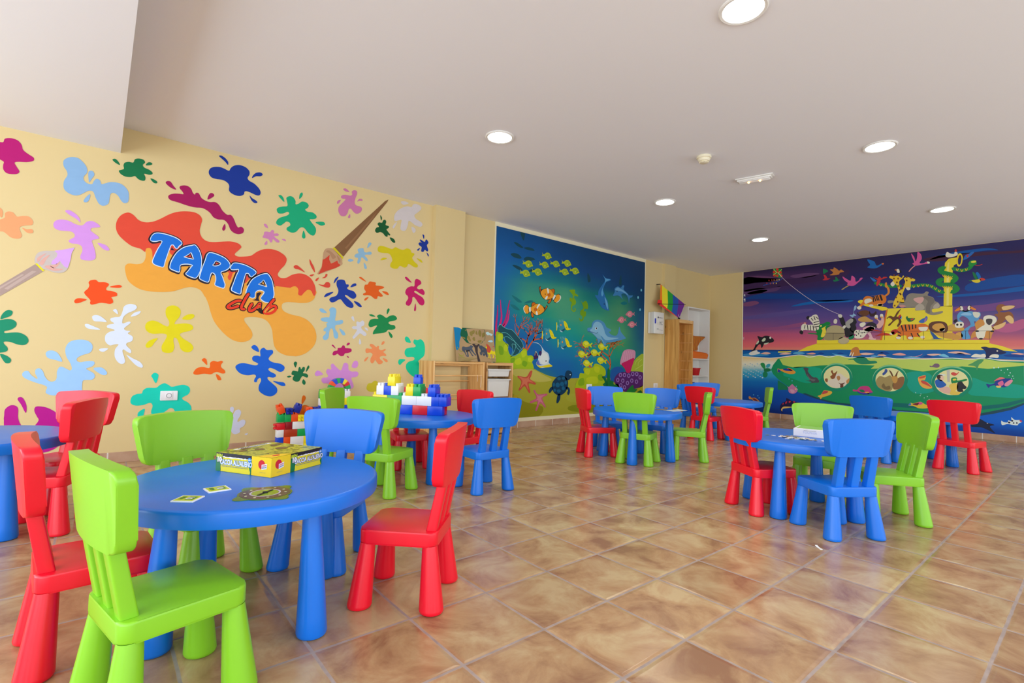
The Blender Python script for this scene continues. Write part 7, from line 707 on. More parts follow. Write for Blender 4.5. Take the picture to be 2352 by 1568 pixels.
# ------------------------------------------------------------------ children's chairs and tables
SEAT = .2814
def make_chair(kind, label, cat='chair'):
    m = M[kind]
    t = thing('childrens_chair', label, cat)
    bm = bmesh.new()
    prism(bm, rounded(.147, .141, .034, 6), lambda u, v: (u, v, SEAT - .052), lambda u, v: (u, v, SEAT), .007, 3)
    obj('seat', bm, m, t)
    for sx in (-1, 1):
        for sy in (-1, 1):
            bm = bmesh.new()
            top = Vector((.117 * sx, .112 * sy, SEAT - .05)); bot = Vector((.135 * sx, .1315 * sy, 0))
            prof = [(.036, 0), (.042, .0035), (.0445, .010), (.0442, .016)] + [(.0442 + (.0275 - .0442) * k / 8, .016 + (SEAT - .066) * k / 8) for k in range(1, 9)] + [(.027, SEAT - .0515)]
            rings = []
            n = 28
            for r, z in prof:
                c = bot.lerp(top, z / (SEAT - .0515))
                rings.append([bm.verts.new((c.x + r * math.cos(2 * PI * k / n), c.y + r * math.sin(2 * PI * k / n), z)) for k in range(n)])
            for a, b in zip(rings, rings[1:]):
                for k in range(n): bm.faces.new((a[k], a[(k + 1) % n], b[(k + 1) % n], b[k]))
            bm.faces.new(rings[0][::-1]); bm.faces.new(rings[-1])
            obj('leg', bm, m, t)
    for yy in (-.092, 0, .092):
        bm = bmesh.new()
        xb, xt = -.120, -.156
        prism(bm, rounded(.0195, .0225, .006, 3), lambda u, v: (xb + u, yy + v, SEAT + .0005), lambda u, v: (xt + u * .9, yy + v, .462))
        obj('back_post', bm, m, t)
    # curved backrest plate
    bm = bmesh.new()
    zb, zt = .450, .645
    pts = []
    R = .032
    def hw(z): return .168 + (.2035 - .168) * (z - zb) / (zt - zb)
    crn = [(hw(zt), zt), (-hw(zt), zt), (-hw(zb), zb), (hw(zb), zb)]
    for i in range(4):
        p, q, r_ = Vector(crn[i - 1]), Vector(crn[i]), Vector(crn[(i + 1) % 4])
        a = (p - q).normalized(); b = (r_ - q).normalized()
        for k in range(7):
            s = k / 6; w0, w1, w2 = (1 - s) ** 2, 2 * s * (1 - s), s * s
            pt = (q + a * R) * w0 + q * w1 + (q + b * R) * w2
            pts.append((pt.x, pt.y))
    th = .021
    lo = [bm.verts.new((th, u, v)) for u, v in pts]; hi = [bm.verts.new((-th, u, v)) for u, v in pts]
    f0 = bm.faces.new(lo); f1 = bm.faces.new(hi[::-1])
    for k in range(len(pts)): bm.faces.new((lo[k], hi[k], hi[(k + 1) % len(pts)], lo[(k + 1) % len(pts)]))
    bmesh.ops.bevel(bm, geom=list(f0.edges) + list(f1.edges), offset=.0055, segments=3, profile=.5, affect='EDGES')
    for k in range(-7, 8):
        g = bm.verts[:] + bm.edges[:] + bm.faces[:]
        bmesh.ops.bisect_plane(bm, geom=g, plane_co=(0, k * .025, 0), plane_no=(0, 1, 0))
    for v in bm.verts:
        x, y, z = v.co
        s = (z - zb) / (zt - zb)
        xc = -.164 - .024 * s + .022 * (y / .2) ** 2
        zz = z + .010 * s * (1 - (y / .2) ** 2)
        v.co = (x + xc, y, zz)
    obj('backrest', bm, m, t)
    return t
def make_table(label):
    t = thing('childrens_table', label, 'table')
    bm = bmesh.new()
    lathe(bm, [(.30, .419), (.395, .4185), (.412, .4155), (.418, .417), (.42, .422), (.42, .458), (.4185, .4645), (.4145, .4685), (.408, .470), (.2, .470), (.02, .470)], 96)
    obj('tabletop', bm, M['blue'], t, angle=50)
    for k in range(4):
        a = PI / 2 * k
        bm = bmesh.new(); n = 30
        prof = [(.040, 0), (.046, .004), (.0485, .012)] + [(.0485 + (.0275 - .0485) * i / 8, .012 + .407 * i / 8) for i in range(1, 9)]
        rings = []
        for r, z in prof:
            rad = .318 - .022 * z / .419
            rings.append([bm.verts.new((rad * math.cos(a) + r * math.cos(2 * PI * q / n), rad * math.sin(a) + r * math.sin(2 * PI * q / n), z)) for q in range(n)])
        for A, B in zip(rings, rings[1:]):
            for q in range(n): bm.faces.new((A[q], A[(q + 1) % n], B[(q + 1) % n], B[q]))
        bm.faces.new(rings[0][::-1]); bm.faces.new(rings[-1])
        obj('leg', bm, M['blue'], t)
    return t
T1, T2, T3, T4, T5, T6, T0 = (-.749, 1.07), (.776, 2.56), (2.825, 2.02), (2.34, .388), (5.08, 2.26), (5.3, .37), (-1.72, 2.70)
TABLES = [(T1, 21, 'round blue table nearest the camera, board game box on it'), (T2, -14, 'round blue table carrying the toy block castle'), (T3, 30, 'round blue table in the middle with loose papers'),
          (T4, 0, 'round blue table on the right with jigsaw pieces and white box'), (T5, 213, 'farthest round blue table, in front of the yellow corner'), (T6, -16, 'round blue table by the ark mural, behind the puzzle table'), (T0, 40, 'round blue table cut by the left edge of the picture')]
table0 = None
for (x, y), a, lab in TABLES:
    if table0 is None:
        table0 = make_table(lab); table0.location = (x, y, 0); table0.rotation_euler = (0, 0, math.radians(a))
    else: dup(table0, (x, y, 0), math.radians(a), lab)
CHAIRS = [('green', -1.0375, .7134, .2247, 'lime green chair closest to the camera at the lower left, seen from behind'),
 ('red', -.2501, .8522, 2.3558, 'red chair standing alone in front, right of the board game table'),
 ('green', -.8449, 1.5021, -1.1854, 'lime green chair behind the board game table, near the wall'),
 ('blue', -.3966, 1.367, -2.3937, 'blue chair behind the board game box'),
 ('red', -1.1895, 1.1373, .0899, 'red chair at the far left, scratched back, beside the nearest green chair'),
 ('red', -1.401, 2.57, 2.766, 'dark red chair with its back to the camera at the cropped left table'),
 ('red', -1.367, 3.025, -2.3695, 'pinkish red chair closest to the left wall, facing the camera'),
 ('green', .3764, 2.9897, -.7468, 'lime green chair near the wall, left of the block castle'),
 ('green', .3325, 2.267, .5244, 'lime green chair with paint specks in front of the block castle'),
 ('red', .8518, 2.8971, -1.8487, 'dark red chair hidden behind the block castle'),
 ('red', 1.1212, 2.5351, -2.9548, 'red chair right of the block castle, before the pine rack'),
 ('blue', .942, 1.9687, 1.5182, 'blue chair with its back to the camera at the castle table'),
 ('red', 2.6665, 2.3699, -.528, 'red chair left of the middle table'),
 ('blue', 3.0481, 2.5344, -2.1482, 'blue chair behind the middle table, before the purple coral'),
 ('green', 2.6985, 1.9022, .3566, 'lime green chair with a teal speck in front of the middle table'),
 ('blue', 3.403, 2.1803, -2.902, 'pale lit blue chair facing the camera at the middle table'),
 ('green', 3.2858, 1.7326, 2.1264, 'lime green chair seen from the side, right of the middle table'),
 ('blue', 5.0474, 2.6641, -1.5417, 'dark blue chair left of the farthest table, before the pine cabinet'),
 ('blue', 5.8336, 2.9594, -2.6276, 'bright blue chair farthest away, before the white bookcase'),
 ('red', 4.7191, 2.3444, .0094, 'red chair at the farthest table, behind the sideways green chair'),
 ('green', 5.466, 2.0703, 2.1008, 'lime green chair seen from the side before the left end of the ark mural'),
 ('red', 2.1394, .5323, -.5441, 'red chair at the left of the puzzle table'),
 ('blue', 2.0432, .0875, .9977, 'blue chair in front of the puzzle table, nearest on the right'),
 ('green', 2.6178, -.0165, 2.2105, 'lime green chair at the right of the puzzle table'),
 ('green', 2.8077, .4318, -2.9563, 'pale lime green chair behind the white puzzle box'),
 ('blue', 4.9756, .5867, -.2902, 'blue chair at the ark mural table, left of its red chair'),
 ('red', 5.0808, -.0198, -.2047, 'red chair farthest right, before the ark mural')]
first = {}
for kind, x, y, a, lab in CHAIRS:
    if kind not in first:
        c = make_chair(kind, lab); c.location = (x, y, 0); c.rotation_euler = (0, 0, a); first[kind] = c
    else: dup(first[kind], (x, y, 0), a, lab)

# ------------------------------------------------------------------ board game, cards and spinner on the near table
TOP = .4702
nr, lf, rt = Vector((-.717, 1.021, 0)), Vector((-.867, 1.243, 0)), Vector((-.492, 1.156, 0))
ex = (rt - nr).normalized(); ey = (lf - nr).normalized(); ey = (ey - ex * ey.dot(ex)).normalized()
GW, GD, GH = .262, .266, .070
game = thing('board_game_box', 'flat yellow and green board game box on the nearest table', 'board game', (nr.x, nr.y, TOP), math.atan2(ex.y, ex.x))
def camo():
    m, nt, b = new_mat('game_lid_print')
    tc = nt.nodes.new('ShaderNodeTexCoord')
    n = nt.nodes.new('ShaderNodeTexNoise'); n.inputs['Scale'].default_value = 26; n.inputs['Detail'].default_value = 3; n.inputs['Distortion'].default_value = 1.5
    nt.links.new(tc.outputs['Object'], n.inputs['Vector'])
    cr = nt.nodes.new('ShaderNodeValToRGB'); cr.color_ramp.interpolation = 'CONSTANT'
    els = [(.0, (60, 74, 22)), (.36, (96, 118, 26)), (.43, (150, 166, 30)), (.5, (192, 196, 44)), (.58, (168, 184, 40)), (.64, (206, 206, 96)), (.68, (120, 136, 40))]
    cr.color_ramp.elements[0].color = rgb(*els[0][1])
    cr.color_ramp.elements[1].position = els[1][0]; cr.color_ramp.elements[1].color = rgb(*els[1][1])
    for p, c in els[2:]: cr.color_ramp.elements.new(p).color = rgb(*c)
    nt.links.new(n.outputs['Fac'], cr.inputs['Fac']); nt.links.new(cr.outputs['Color'], b.inputs['Base Color'])
    b.inputs['Roughness'].default_value = .3
    return m
GM = {k: mat('card_' + k, rgb(*c), .35, .02) for k, c in dict(yellow=(238, 222, 40), gold=(248, 210, 30), black=(30, 30, 40), green=(20, 120, 62), lime=(196, 214, 40), white=(240, 242, 246), sky=(30, 130, 210), ball=(214, 40, 44), grey=(150, 150, 120), navy=(40, 60, 120), pale=(226, 234, 190)).items()}
bm = bmesh.new(); box(bm, 0, GW, 0, GD, 0, GH - .001, .0012, 1); obj('box_body', bm, GM['yellow'], game, False)
bm = bmesh.new(); box(bm, .0008, GW - .0008, .0008, GD - .0008, GH - .001, GH, 0); obj('lid_print', bm, camo(), game, False)
def face_quad(name, m, side, a0, a1, z0, z1, lift, pts=None):
    bm = bmesh.new()
    P = pts or [(a0, z0), (a1, z0), (a1, z1), (a0, z1)]
    if side == 'R': f = lambda a, z: (a, -lift, z)
    elif side == 'L': f = lambda a, z: (-lift, a, z)
    else: f = lambda a, z: (a, z, GH + lift)
    vs = [bm.verts.new(f(a, z)) for a, z in P]
    for tri in tessellate_polygon([[Vector((a, z, 0)) for a, z in P]]): bm.faces.new([vs[i] for i in tri])
    return obj(name, bm, m, game, False)
random.seed(3)
def jag(a0, a1, z, n=22): return [(a0 + (a1 - a0) * k / n, z + random.uniform(-.0016, .0016)) for k in range(n + 1)]
CW = .092       # plain golden corner with the maker's mark
for side in ('R', 'L'):
    W = GW if side == 'R' else GD
    dirx = (1, 0, 0) if side == 'R' else (0, -1, 0)
    def org(a, z, l): return (a, -l, z) if side == 'R' else (-l, a, z)
    def A(s): return CW + s * (W - CW) if side == 'R' else W - s * (W - CW)      # s runs along the reading direction
    face_quad('printed_corner', GM['gold'], side, .0005, CW, .0005, GH - .0005, .0006)
    face_quad('printed_band', GM['black'], side, CW, W - .0005, GH - .0135, GH - .0005, .0006)
    z0 = jag(CW, W - .0005, GH - .0135); z1 = jag(CW, W - .0005, GH - .017)
    face_quad('torn_white_edge', GM['white'], side, 0, 0, 0, 0, .0009, z0 + z1[::-1])
    for s0, s1 in ((0, .13), (.955, 1)):
        e = sorted((A(s0), A(s1)))
        wob = [(e[1] if (s0 == 0) == (side == 'R') else e[0]) + random.uniform(-.004, .004) for _ in range(7)]
        edge = [(w, .0005 + (GH - .018) * k / 6) for k, w in enumerate(wob)]
        fix = e[0] if (s0 == 0) == (side == 'R') else e[1]
        face_quad('green_print', GM['green'], side, 0, 0, 0, 0, .0008, [(fix, .0005)] + edge + [(fix, GH - .0175)])
    text_mesh('printed_title', "CACCIA ALL'ALIENO", .0245, org(A(.57), .036, .0016), dirx, (0, 0, 1), GM['white'], game, .0008, 0, .68)
    text_mesh('title_outline', "CACCIA ALL'ALIENO", .0245, org(A(.57), .036, .0013), dirx, (0, 0, 1), GM['navy'] if side == 'R' else GM['sky'], game, .0024, 0, .68)
    text_mesh('printed_logo', 'BEN', .0165, org(A(.10), .058, .0016), dirx, (0, 0, 1), GM['lime'], game, .0009)
    text_mesh('printed_logo', '10', .024, org(A(.10), .0435, .0018), dirx, (0, 0, 1), GM['white'], game, .0016)
    text_mesh('logo_outline', '10', .024, org(A(.10), .0435, .0014), dirx, (0, 0, 1), GM['black'], game, .0034)
    text_mesh('logo_outline', 'BEN', .0165, org(A(.10), .058, .0012), dirx, (0, 0, 1), GM['black'], game, .003)
    # line of small print under the title
    bm = bmesh.new(); random.seed(8); a = .17
    while a < .9:
        w = random.uniform(.012, .05); q = sorted((A(a), A(min(a + w, .92))))
        for zz in (.0195,):
            b4 = [(q[0], zz), (q[1], zz), (q[1], zz + .0036), (q[0], zz + .0036)]
            bm.faces.new([bm.verts.new(org(u, v, .001)) for u, v in b4])
        a += w + .012
    obj('small_print', bm, GM['grey'], game, False)
    # round age badge
    bm = bmesh.new(); cc = A(.945)
    bm.faces.new([bm.verts.new(org(cc + .0085 * math.cos(2 * PI * k / 24), .0535 + .0085 * math.sin(2 * PI * k / 24), .0012)) for k in range(24)])
    obj('age_badge', bm, GM['sky'], game, False)
    text_mesh('age_badge_print', '4+', .010, org(cc, .0535, .0018), dirx, (0, 0, 1), GM['white'], game, .0004)
    # maker's mark: red ball and tilted white label
    bm = bmesh.new(); cc = CW * .42
    sg = 1 if side == 'R' else -1
    bm.faces.new([bm.verts.new(org(cc - sg * .006 + .0155 * math.cos(2 * PI * k / 28), .043 + .0165 * math.sin(2 * PI * k / 28), .001)) for k in range(28)])
    obj('maker_ball', bm, GM['ball'], game, False)
    bm = bmesh.new()
    lab = [(-.011, -.011), (.013, -.006), (.0135, .0125), (-.0115, .0075)]
    bm.faces.new([bm.verts.new(org(cc + sg * (.006 + u), .0355 + v, .0014)) for u, v in lab]); obj('maker_label', bm, GM['white'], game, False)
    uy = (0, 0, 1); ux = (1, 0, .2) if side == 'R' else (0, -1, .2)
    text_mesh('maker_print', 'LISCIANI', .0062, org(cc + sg * .0068, .0400, .0019), ux, uy, GM['ball'], game, .0002, 0, .85)
    text_mesh('maker_print', 'GIOCHI', .0068, org(cc + sg * .0068, .0332, .0019), ux, uy, GM['navy'], game, .0002, 0, .9)
    text_mesh('origin_print', 'MADE IN ITALY', .0045, org(cc, .0145, .0012), dirx, uy, GM['grey'], game, 0, 0, .9)
pc_ = face_quad('printed_corner', GM['gold'], 'T', 0, 0, 0, 0, .0004, [(.001, .001), (.105, .001), (.075, .034), (.034, .062), (.001, .078)])
bm = bmesh.new(); bm.faces.new([bm.verts.new((.046 + .016 * math.cos(2 * PI * k / 24), .026 + .01 * math.sin(2 * PI * k / 24), GH + .0008)) for k in range(24)]); obj('maker_ball', bm, GM['ball'], game, False)
ink_brown = mat('lid_brown_ink', rgb(112, 92, 50), .35)
for a, b4, w, h_, r_ in ((.06, .2, .05, .012, .3), (.11, .17, .036, .02, -.4), (.17, .12, .05, .024, .2), (.2, .19, .03, .014, .9), (.1, .23, .05, .01, 0)):
    bm = bmesh.new(); bm.faces.new([bm.verts.new((a + w * .5 * math.cos(2 * PI * k / 14) * math.cos(r_) - h_ * math.sin(2 * PI * k / 14) * math.sin(r_), b4 + w * .5 * math.cos(2 * PI * k / 14) * math.sin(r_) + h_ * math.sin(2 * PI * k / 14) * math.cos(r_), GH + .0006 + a * .002)) for k in range(14)])
    obj('dark_print_patch', bm, ink_brown, game, False)
bm = bmesh.new(); box(bm, .06, .235, .236, .252, GH + .0002, GH + .0006); obj('white_title_strip', bm, GM['white'], game, False)
text_mesh('lid_title', "CACCIA ALL'ALIENO", .015, (.148, .244, GH + .0012), (1, 0, 0), (0, 1, 0), GM['navy'], game, .0004)

def card(c, ang, label):
    t = thing('game_card', label, 'card', (c[0], c[1], TOP), ang)
    bm = bmesh.new(); box(bm, -.033, .033, -.031, .031, 0, .0045, .0008, 1); obj('card_tile', bm, GM['white'], t, False)
    bm = bmesh.new(); box(bm, -.028, .028, -.026, .026, .0046, .005); obj('card_print', bm, GM['lime'], t, False)
    bm = bmesh.new(); box(bm, -.001, .022, -.016, .016, .0051, .0054); obj('card_shadow_print', bm, GM['green'], t, False)
    text_mesh('card_print_number', '10', .026, (.006, 0, .0058), (0, -1, 0), (1, 0, 0), GM['white'], t, .0012)
    text_mesh('card_print_word', 'BEN', .016, (-.016, 0, .0058), (0, -1, 0), (1, 0, 0), GM['green'], t, .0006)
    return t
card((-.9875, .867), math.radians(-38), 'square lime green game card nearest the lime green chair')
card((-.898, .942), math.radians(6), 'square lime green game card closer to the board game box')
t = thing('game_spinner', 'dark round cardboard spinner with green lugs beside the game cards', 'spinner', (-.785, .815, TOP), .2)
bm = bmesh.new()
pts = []
for k in range(96):
    a = 2 * PI * k / 96; r = .079
    for c in (.35, 1.75, 3.3, 4.85):
        d = abs((a - c + PI) % (2 * PI) - PI)
        if d < .34: r = max(r, .079 + .026 * math.cos(d / .34 * PI / 2))
    pts.append((r * math.cos(a), r * math.sin(a)))
prism(bm, pts, lambda u, v: (u, v, 0), lambda u, v: (u, v, .0022), .0006, 1, False); obj('spinner_board', bm, mat('spinner_green', rgb(74, 122, 30), .25, .1, 30), t)
def ring(name, r0, r1, z, m):
    bm = bmesh.new(); n = 48
    a = [bm.verts.new((r0 * math.cos(2 * PI * k / n), r0 * math.sin(2 * PI * k / n), z)) for k in range(n)]
    b = [bm.verts.new((r1 * math.cos(2 * PI * k / n), r1 * math.sin(2 * PI * k / n), z)) for k in range(n)]
    for k in range(n): bm.faces.new((a[k], a[(k + 1) % n], b[(k + 1) % n], b[k]))
    return obj(name, bm, m, t, False)
ring('dial_ring', .046, .074, .0026, mat('dial_dark', rgb(70, 62, 62), .25)); ring('dial_rim', .04, .0455, .0028, mat('dial_silver', rgb(186, 182, 206), .25)); ring('dial_face', .0005, .0395, .0026, mat('dial_lime', rgb(126, 164, 44), .25))
bm = bmesh.new()
for k in range(10):
    a = 2 * PI * k / 10
    bm.faces.new([bm.verts.new((.06 * math.cos(a) + .0042 * math.cos(2 * PI * q / 10), .06 * math.sin(a) + .0042 * math.sin(2 * PI * q / 10), .0031)) for q in range(10)])
obj('dial_dots', bm, GM['pale'], t, False)
bm = bmesh.new(); box(bm, -.036, .036, -.0035, .0035, .003, .0046); lathe(bm, [(.008, .0031), (.008, .006), (.004, .007)], 16)
o = obj('spinner_arrow', bm, M['dark'], t); o.rotation_euler = (0, 0, .5)

# ------------------------------------------------------------------ toy blocks
random.seed(5)
def block(bm, w, d, h, nu, nd, stud=True):
    nu, nd = int(nu), int(nd)
    box(bm, 0, w, 0, d, 0, h, .0022, 2)
    if stud:
        r = .0118
        for i in range(nu):
            for j in range(nd):
                lathe(bm, [(r, h - .001), (r, h + .0195), (r - .002, h + .0215)], 14, Matrix.Translation(((i + .5) * w / nu, (j + .5) * d / nd, 0)))
BLK = {}
def toy_block(label, colour, pos, rz, cells=(1, 1), group=None, size=.0615, h=.0725, tilt=None):
    key = (colour, cells, size)
    if key not in BLK:
        bm = bmesh.new(); w, d = cells[0] * size - .0006, cells[1] * size - .0006
        block(bm, w, d, h - .0006, 2 * cells[0], 2 * cells[1])
        o = obj('toy_block', bm, M['block_' + colour]); BLK[key] = o
    else:
        o = BLK[key].copy(); COL.objects.link(o)
    o.location = pos; o.rotation_euler = tilt or (0, 0, rz)
    tag(o, label, 'toy block', group)
    return o
CB = Vector((.855, 2.394, TOP)); CU = Vector((-.6375, .7705, 0)); CD = Vector((.7705, .6375, 0)); US, HS = .0615, .0725
crz = math.atan2(-CU.y, -CU.x)
def castle(u0, d0, layer, nu, nd, colour, label):
    p = CB + CU * (u0 + nu) * US + CD * d0 * US; p.z = TOP + layer * HS + .0002
    toy_block(label, colour, p, crz, (nu, nd), 'castle blocks on the table')
castle(0, 0, 0, 2, 1, 'blue', 'bright blue long block at the bottom right of the castle')
castle(2, 0, 0, 2, 1, 'red', 'pinkish red long block in the bottom row of the castle')
castle(4, 0, 0, 2, 1, 'blue', 'blue long block in the bottom row, left of the red one')
castle(6, 0, 0, 2, 1, 'white', 'white long block in the bottom row, half behind the green chair')
castle(8, 0, 0, 1, 1, 'yellow', 'yellow block hidden at the bottom left of the castle')
castle(0, 1, 0, 2, 1, 'red', 'red block at the bottom back right of the castle')
castle(2, 1, 0, 2, 1, 'green', 'green block at the bottom back of the castle'); castle(4, 1, 0, 2, 1, 'white', 'white block at the bottom back of the castle'); castle(6, 1, 0, 3, 1, 'blue', 'blue block at the bottom back left of the castle')
castle(-.5, 0, 1, 1, 2, 'blue', 'blue block overhanging the right end of the castle')
castle(.5, 0, 1, 1, 2, 'blue', 'blue block beside the overhanging one in the second layer')
castle(1.5, 0, 1, 2, 1, 'white', 'white long block in the second layer, right of the other white one')
castle(3.5, 0, 1, 2, 1, 'white', 'white long block in the second layer under the yellow block')
castle(5.5, 0, 1, 2, 1, 'green', 'green long block in the second layer of the castle')
castle(7.5, 0, 1, 2, 1, 'yellow', 'yellow long block at the left of the second layer')
castle(1.5, 1, 1, 2, 1, 'red', 'red block at the back of the second layer'); castle(3.5, 1, 1, 2, 1, 'green', 'green block at the back of the second layer'); castle(5.5, 1, 1, 2, 1, 'white', 'white block at the back of the second layer'); castle(7.5, 1, 1, 2, 1, 'blue', 'blue block at the back left of the second layer')
castle(1, 0, 2, 1, 2, 'blue', 'blue block alone on the right of the third layer')
castle(3, 0, 2, 1, 2, 'green', 'green block in the third layer beside the yellow one')
castle(4, 0, 2, 1, 2, 'yellow', 'yellow block in the third layer beside the green one')
castle(6, 0, 2, 1, 2, 'white', 'white block in the third layer under the top yellow block')
castle(7, 0, 2, 1, 2, 'blue', 'blue block between two white ones in the third layer')
castle(8, 0, 2, 1, 2, 'white', 'white block at the left end of the third layer')
castle(6.5, 0, 3, 1, 2, 'yellow', 'yellow block on top of the castle at the left')
castle(3.4, 1, 3, 1, 1, 'blue', 'small blue block on top of the castle at the right')
# low wall of blocks standing by the left wall
PX, PY, PS, PH = .092, 4.02, .0605, .070
def pile(c, row, n, colour, label, depth=1, dy=0.0, tilt=None, dz=0.0, dx=0.0):
    toy_block(label, colour, (PX + c * PS + dx, PY + dy, row * PH + .0002 + dz), 0, (n, depth), 'blocks piled by the wall', PS, PH, tilt)
pile(0, 0, 1, 'red', 'red block at the bottom left of the wall pile'); pile(1, 0, 1, 'orange', 'orange block at the bottom of the wall pile'); pile(2, 0, 2, 'white', 'white long block at the bottom of the wall pile'); pile(4, 0, 2, 'yellow', 'yellow long block at the bottom of the wall pile'); pile(6, 0, 2, 'blue', 'blue long block at the bottom right of the wall pile')
pile(0, 1, 1, 'blue', 'blue block in the second row at the left of the wall pile'); pile(1, 1, 1, 'orange', 'orange block in the second row of the wall pile'); pile(2, 1, 2, 'white', 'grey white long block in the second row of the wall pile'); pile(4, 1, 1, 'yellow', 'yellow block in the second row of the wall pile'); pile(5, 1, 2, 'red', 'red long block in the second row of the wall pile')
pile(0, 2, 1, 'white', 'white block at the left of the third row, wall pile'); pile(1, 2, 2, 'brick', 'brick red long block in the third row of the wall pile'); pile(3, 2, 2, 'green', 'green long block in the third row of the wall pile'); pile(5, 2, 2, 'blue', 'blue long block in the third row of the wall pile')
pile(0, 3, 1, 'red', 'bright red block sticking out left from the wall pile', tilt=(0, -PI / 2, 0), dx=PH - .002); pile(1, 3, 1, 'darkred', 'dark red block in the fourth row of the wall pile', dx=.012); pile(2, 3, 2, 'white', 'white long block in the fourth row of the wall pile', dx=.014); pile(4, 3, 2, 'green', 'green long block in the fourth row of the wall pile', dx=.016)
pile(0, 4, 1, 'green', 'green block at the left of the fifth row, wall pile'); pile(1, 4, 1, 'green', 'green block second from left, fifth row of the wall pile'); pile(2, 4, 1, 'orange', 'orange block in the fifth row of the wall pile')
pile(3, 4, 1, 'yellow', 'yellow block with studs towards the room, wall pile', tilt=(PI / 2, 0, 0), dy=PS + .008)
pile(4, 4, 2, 'red', 'red block half behind the blue chair, wall pile', dx=.01)
pile(0, 5, 1, 'orange', 'orange block tilted on top of the wall pile at the left', tilt=(0, -.34, 0), dz=.0005, dx=.014); pile(1, 5, 1, 'navy', 'blue block with studs towards the room on top of the wall pile', tilt=(PI / 2, 0, 0), dy=PS + .008, dx=.012); pile(2, 5, 1, 'navy', 'blue block leaning right on top of the wall pile', tilt=(0, .36, 0), dz=.0235, dx=.016)
pile(4, 5, 1, 'orange', 'orange red block with studs towards the room, right end of the wall pile', tilt=(PI / 2, 0, 0), dy=PS + .008, dx=.012); pile(5, 5, 1, 'navy', 'blue block with studs towards the room, right end of the wall pile', tilt=(PI / 2, 0, 0), dy=PS + .008, dx=.02)
# tower of blocks with an arch behind the castle, against the wall
AX, AY = .478, 4.03
towers = [(0, ['blue', 'white', 'red', 'yellow', 'green', 'blue', 'white', 'green']), (1, ['red', 'green', 'white', 'blue', 'orange', 'yellow', 'blue', 'red']), (2, ['yellow', 'blue', 'green', 'red', 'white', 'orange', 'green', 'white']), (3, ['green', 'red', 'blue', 'white', 'yellow', 'red', 'orange', 'blue']), (4, ['white', 'blue', 'orange', 'green', 'red', 'blue', 'yellow', 'white'])]
NT = ('leftmost', 'second', 'middle', 'fourth', 'rightmost'); NR = ('bottom', 'second', 'third', 'fourth', 'fifth', 'sixth', 'seventh', 'top')
for c, cols in towers:
    for r_, cc in enumerate(cols):
        toy_block('%s block, %s of the %s column in the tower by the wall' % (cc, NR[r_], NT[c]), cc, (AX + c * PS, AY, r_ * PH + .0002), 0, (1, 1), 'blocks of the tower by the wall', PS, PH)
AC = Vector((AX + 3.2 * PS, AY + .03, 8 * PH + .022 + .0004))
arch = ['green', 'orange', 'blue', 'green', 'blue', 'yellow', 'red', 'green']
for k, cc in enumerate(arch):
    bm = bmesh.new(); a0, a1 = PI * (1 - k / 8), PI * (1 - (k + 1) / 8)
    r0, r1 = .058, .108; n = 4
    P2 = [(r1 * math.cos(a0 + (a1 - a0) * i / n), r1 * math.sin(a0 + (a1 - a0) * i / n)) for i in range(n + 1)] + [(r0 * math.cos(a1 + (a0 - a1) * i / n), r0 * math.sin(a1 + (a0 - a1) * i / n)) for i in range(n + 1)]
    prism(bm, P2, lambda u, v: (u, -.03, v), lambda u, v: (u, .03, v), .0015, 1)
    o = obj('arch_block', bm, M['block_' + cc]); o.location = AC
    tag(o, '%s wedge block, %s piece from the left of the toy arch' % (cc, ('first', 'second', 'third', 'fourth', 'fifth', 'sixth', 'seventh', 'last')[k]), 'toy block', 'wedge blocks of the toy arch')

# ------------------------------------------------------------------ pine rack and bin unit
t = thing('pine_rack', 'open pine rack with thin dowels against the left wall', 'rack', (0, 0, 0))
for x in (1.63, 2.312):
    bm = bmesh.new(); box(bm, x, x + .018, 3.838, 4.163, 0, .886, .002, 1); obj('side_panel', bm, M['pine'], t, False)
for y, z, r in ((3.862, .868, .012), (4.13, .838, .012), (3.862, .723, .008), (4.13, .649, .008), (4.13, .482, .008), (4.13, .436, .008), (3.862, .30, .008), (4.13, .25, .008)):
    bm = bmesh.new(); tube(bm, [(1.648, y, z), (2.312, y, z)], r, 10); obj('dowel', bm, M['pine_flat'], t)
bm = bmesh.new(); box(bm, 1.648, 2.312, 3.9, 4.12, .06, .078, .002, 1); obj('bottom_shelf', bm, M['pine_flat'], t, False)
bm = bmesh.new(); box(bm, 1.648, 2.312, 4.142, 4.16, .84, .88, .002, 1); obj('top_rail', bm, M['pine_flat'], t, False)
bm = bmesh.new(); tube(bm, [(2.285, 3.848, .732), (2.287, 3.846, .66), (2.284, 3.848, .585)], .0018, 6); tube(bm, [(2.235, 3.848, .732), (2.237, 3.845, .69), (2.234, 3.848, .655)], .0014, 6)
o = obj('hanging_string', bm, M['paper'], None); tag(o, 'thin white string hanging from the front dowel of the pine rack', 'string')
t = thing('bin_cabinet', 'pine storage cabinet with white plastic bins beside the pine rack', 'cabinet', (0, 0, 0))
for x in (2.428, 2.832):
    bm = bmesh.new(); box(bm, x, x + .018, 3.93, 4.232, 0, .882, .0015, 1); obj('side_panel', bm, M['pine'], t, False)
bm = bmesh.new(); box(bm, 2.446, 2.832, 3.932, 4.232, .845, .88, .0015, 1); obj('top_board', bm, M['pine_flat'], t, False)
bm = bmesh.new(); box(bm, 2.446, 2.832, 3.935, 4.23, .012, .05, .0015, 1); obj('bottom_board', bm, M['pine_flat'], t, False)
bm = bmesh.new(); box(bm, 2.446, 2.832, 4.222, 4.23, .05, .845); obj('back_board', bm, M['pine_flat'], t, False)
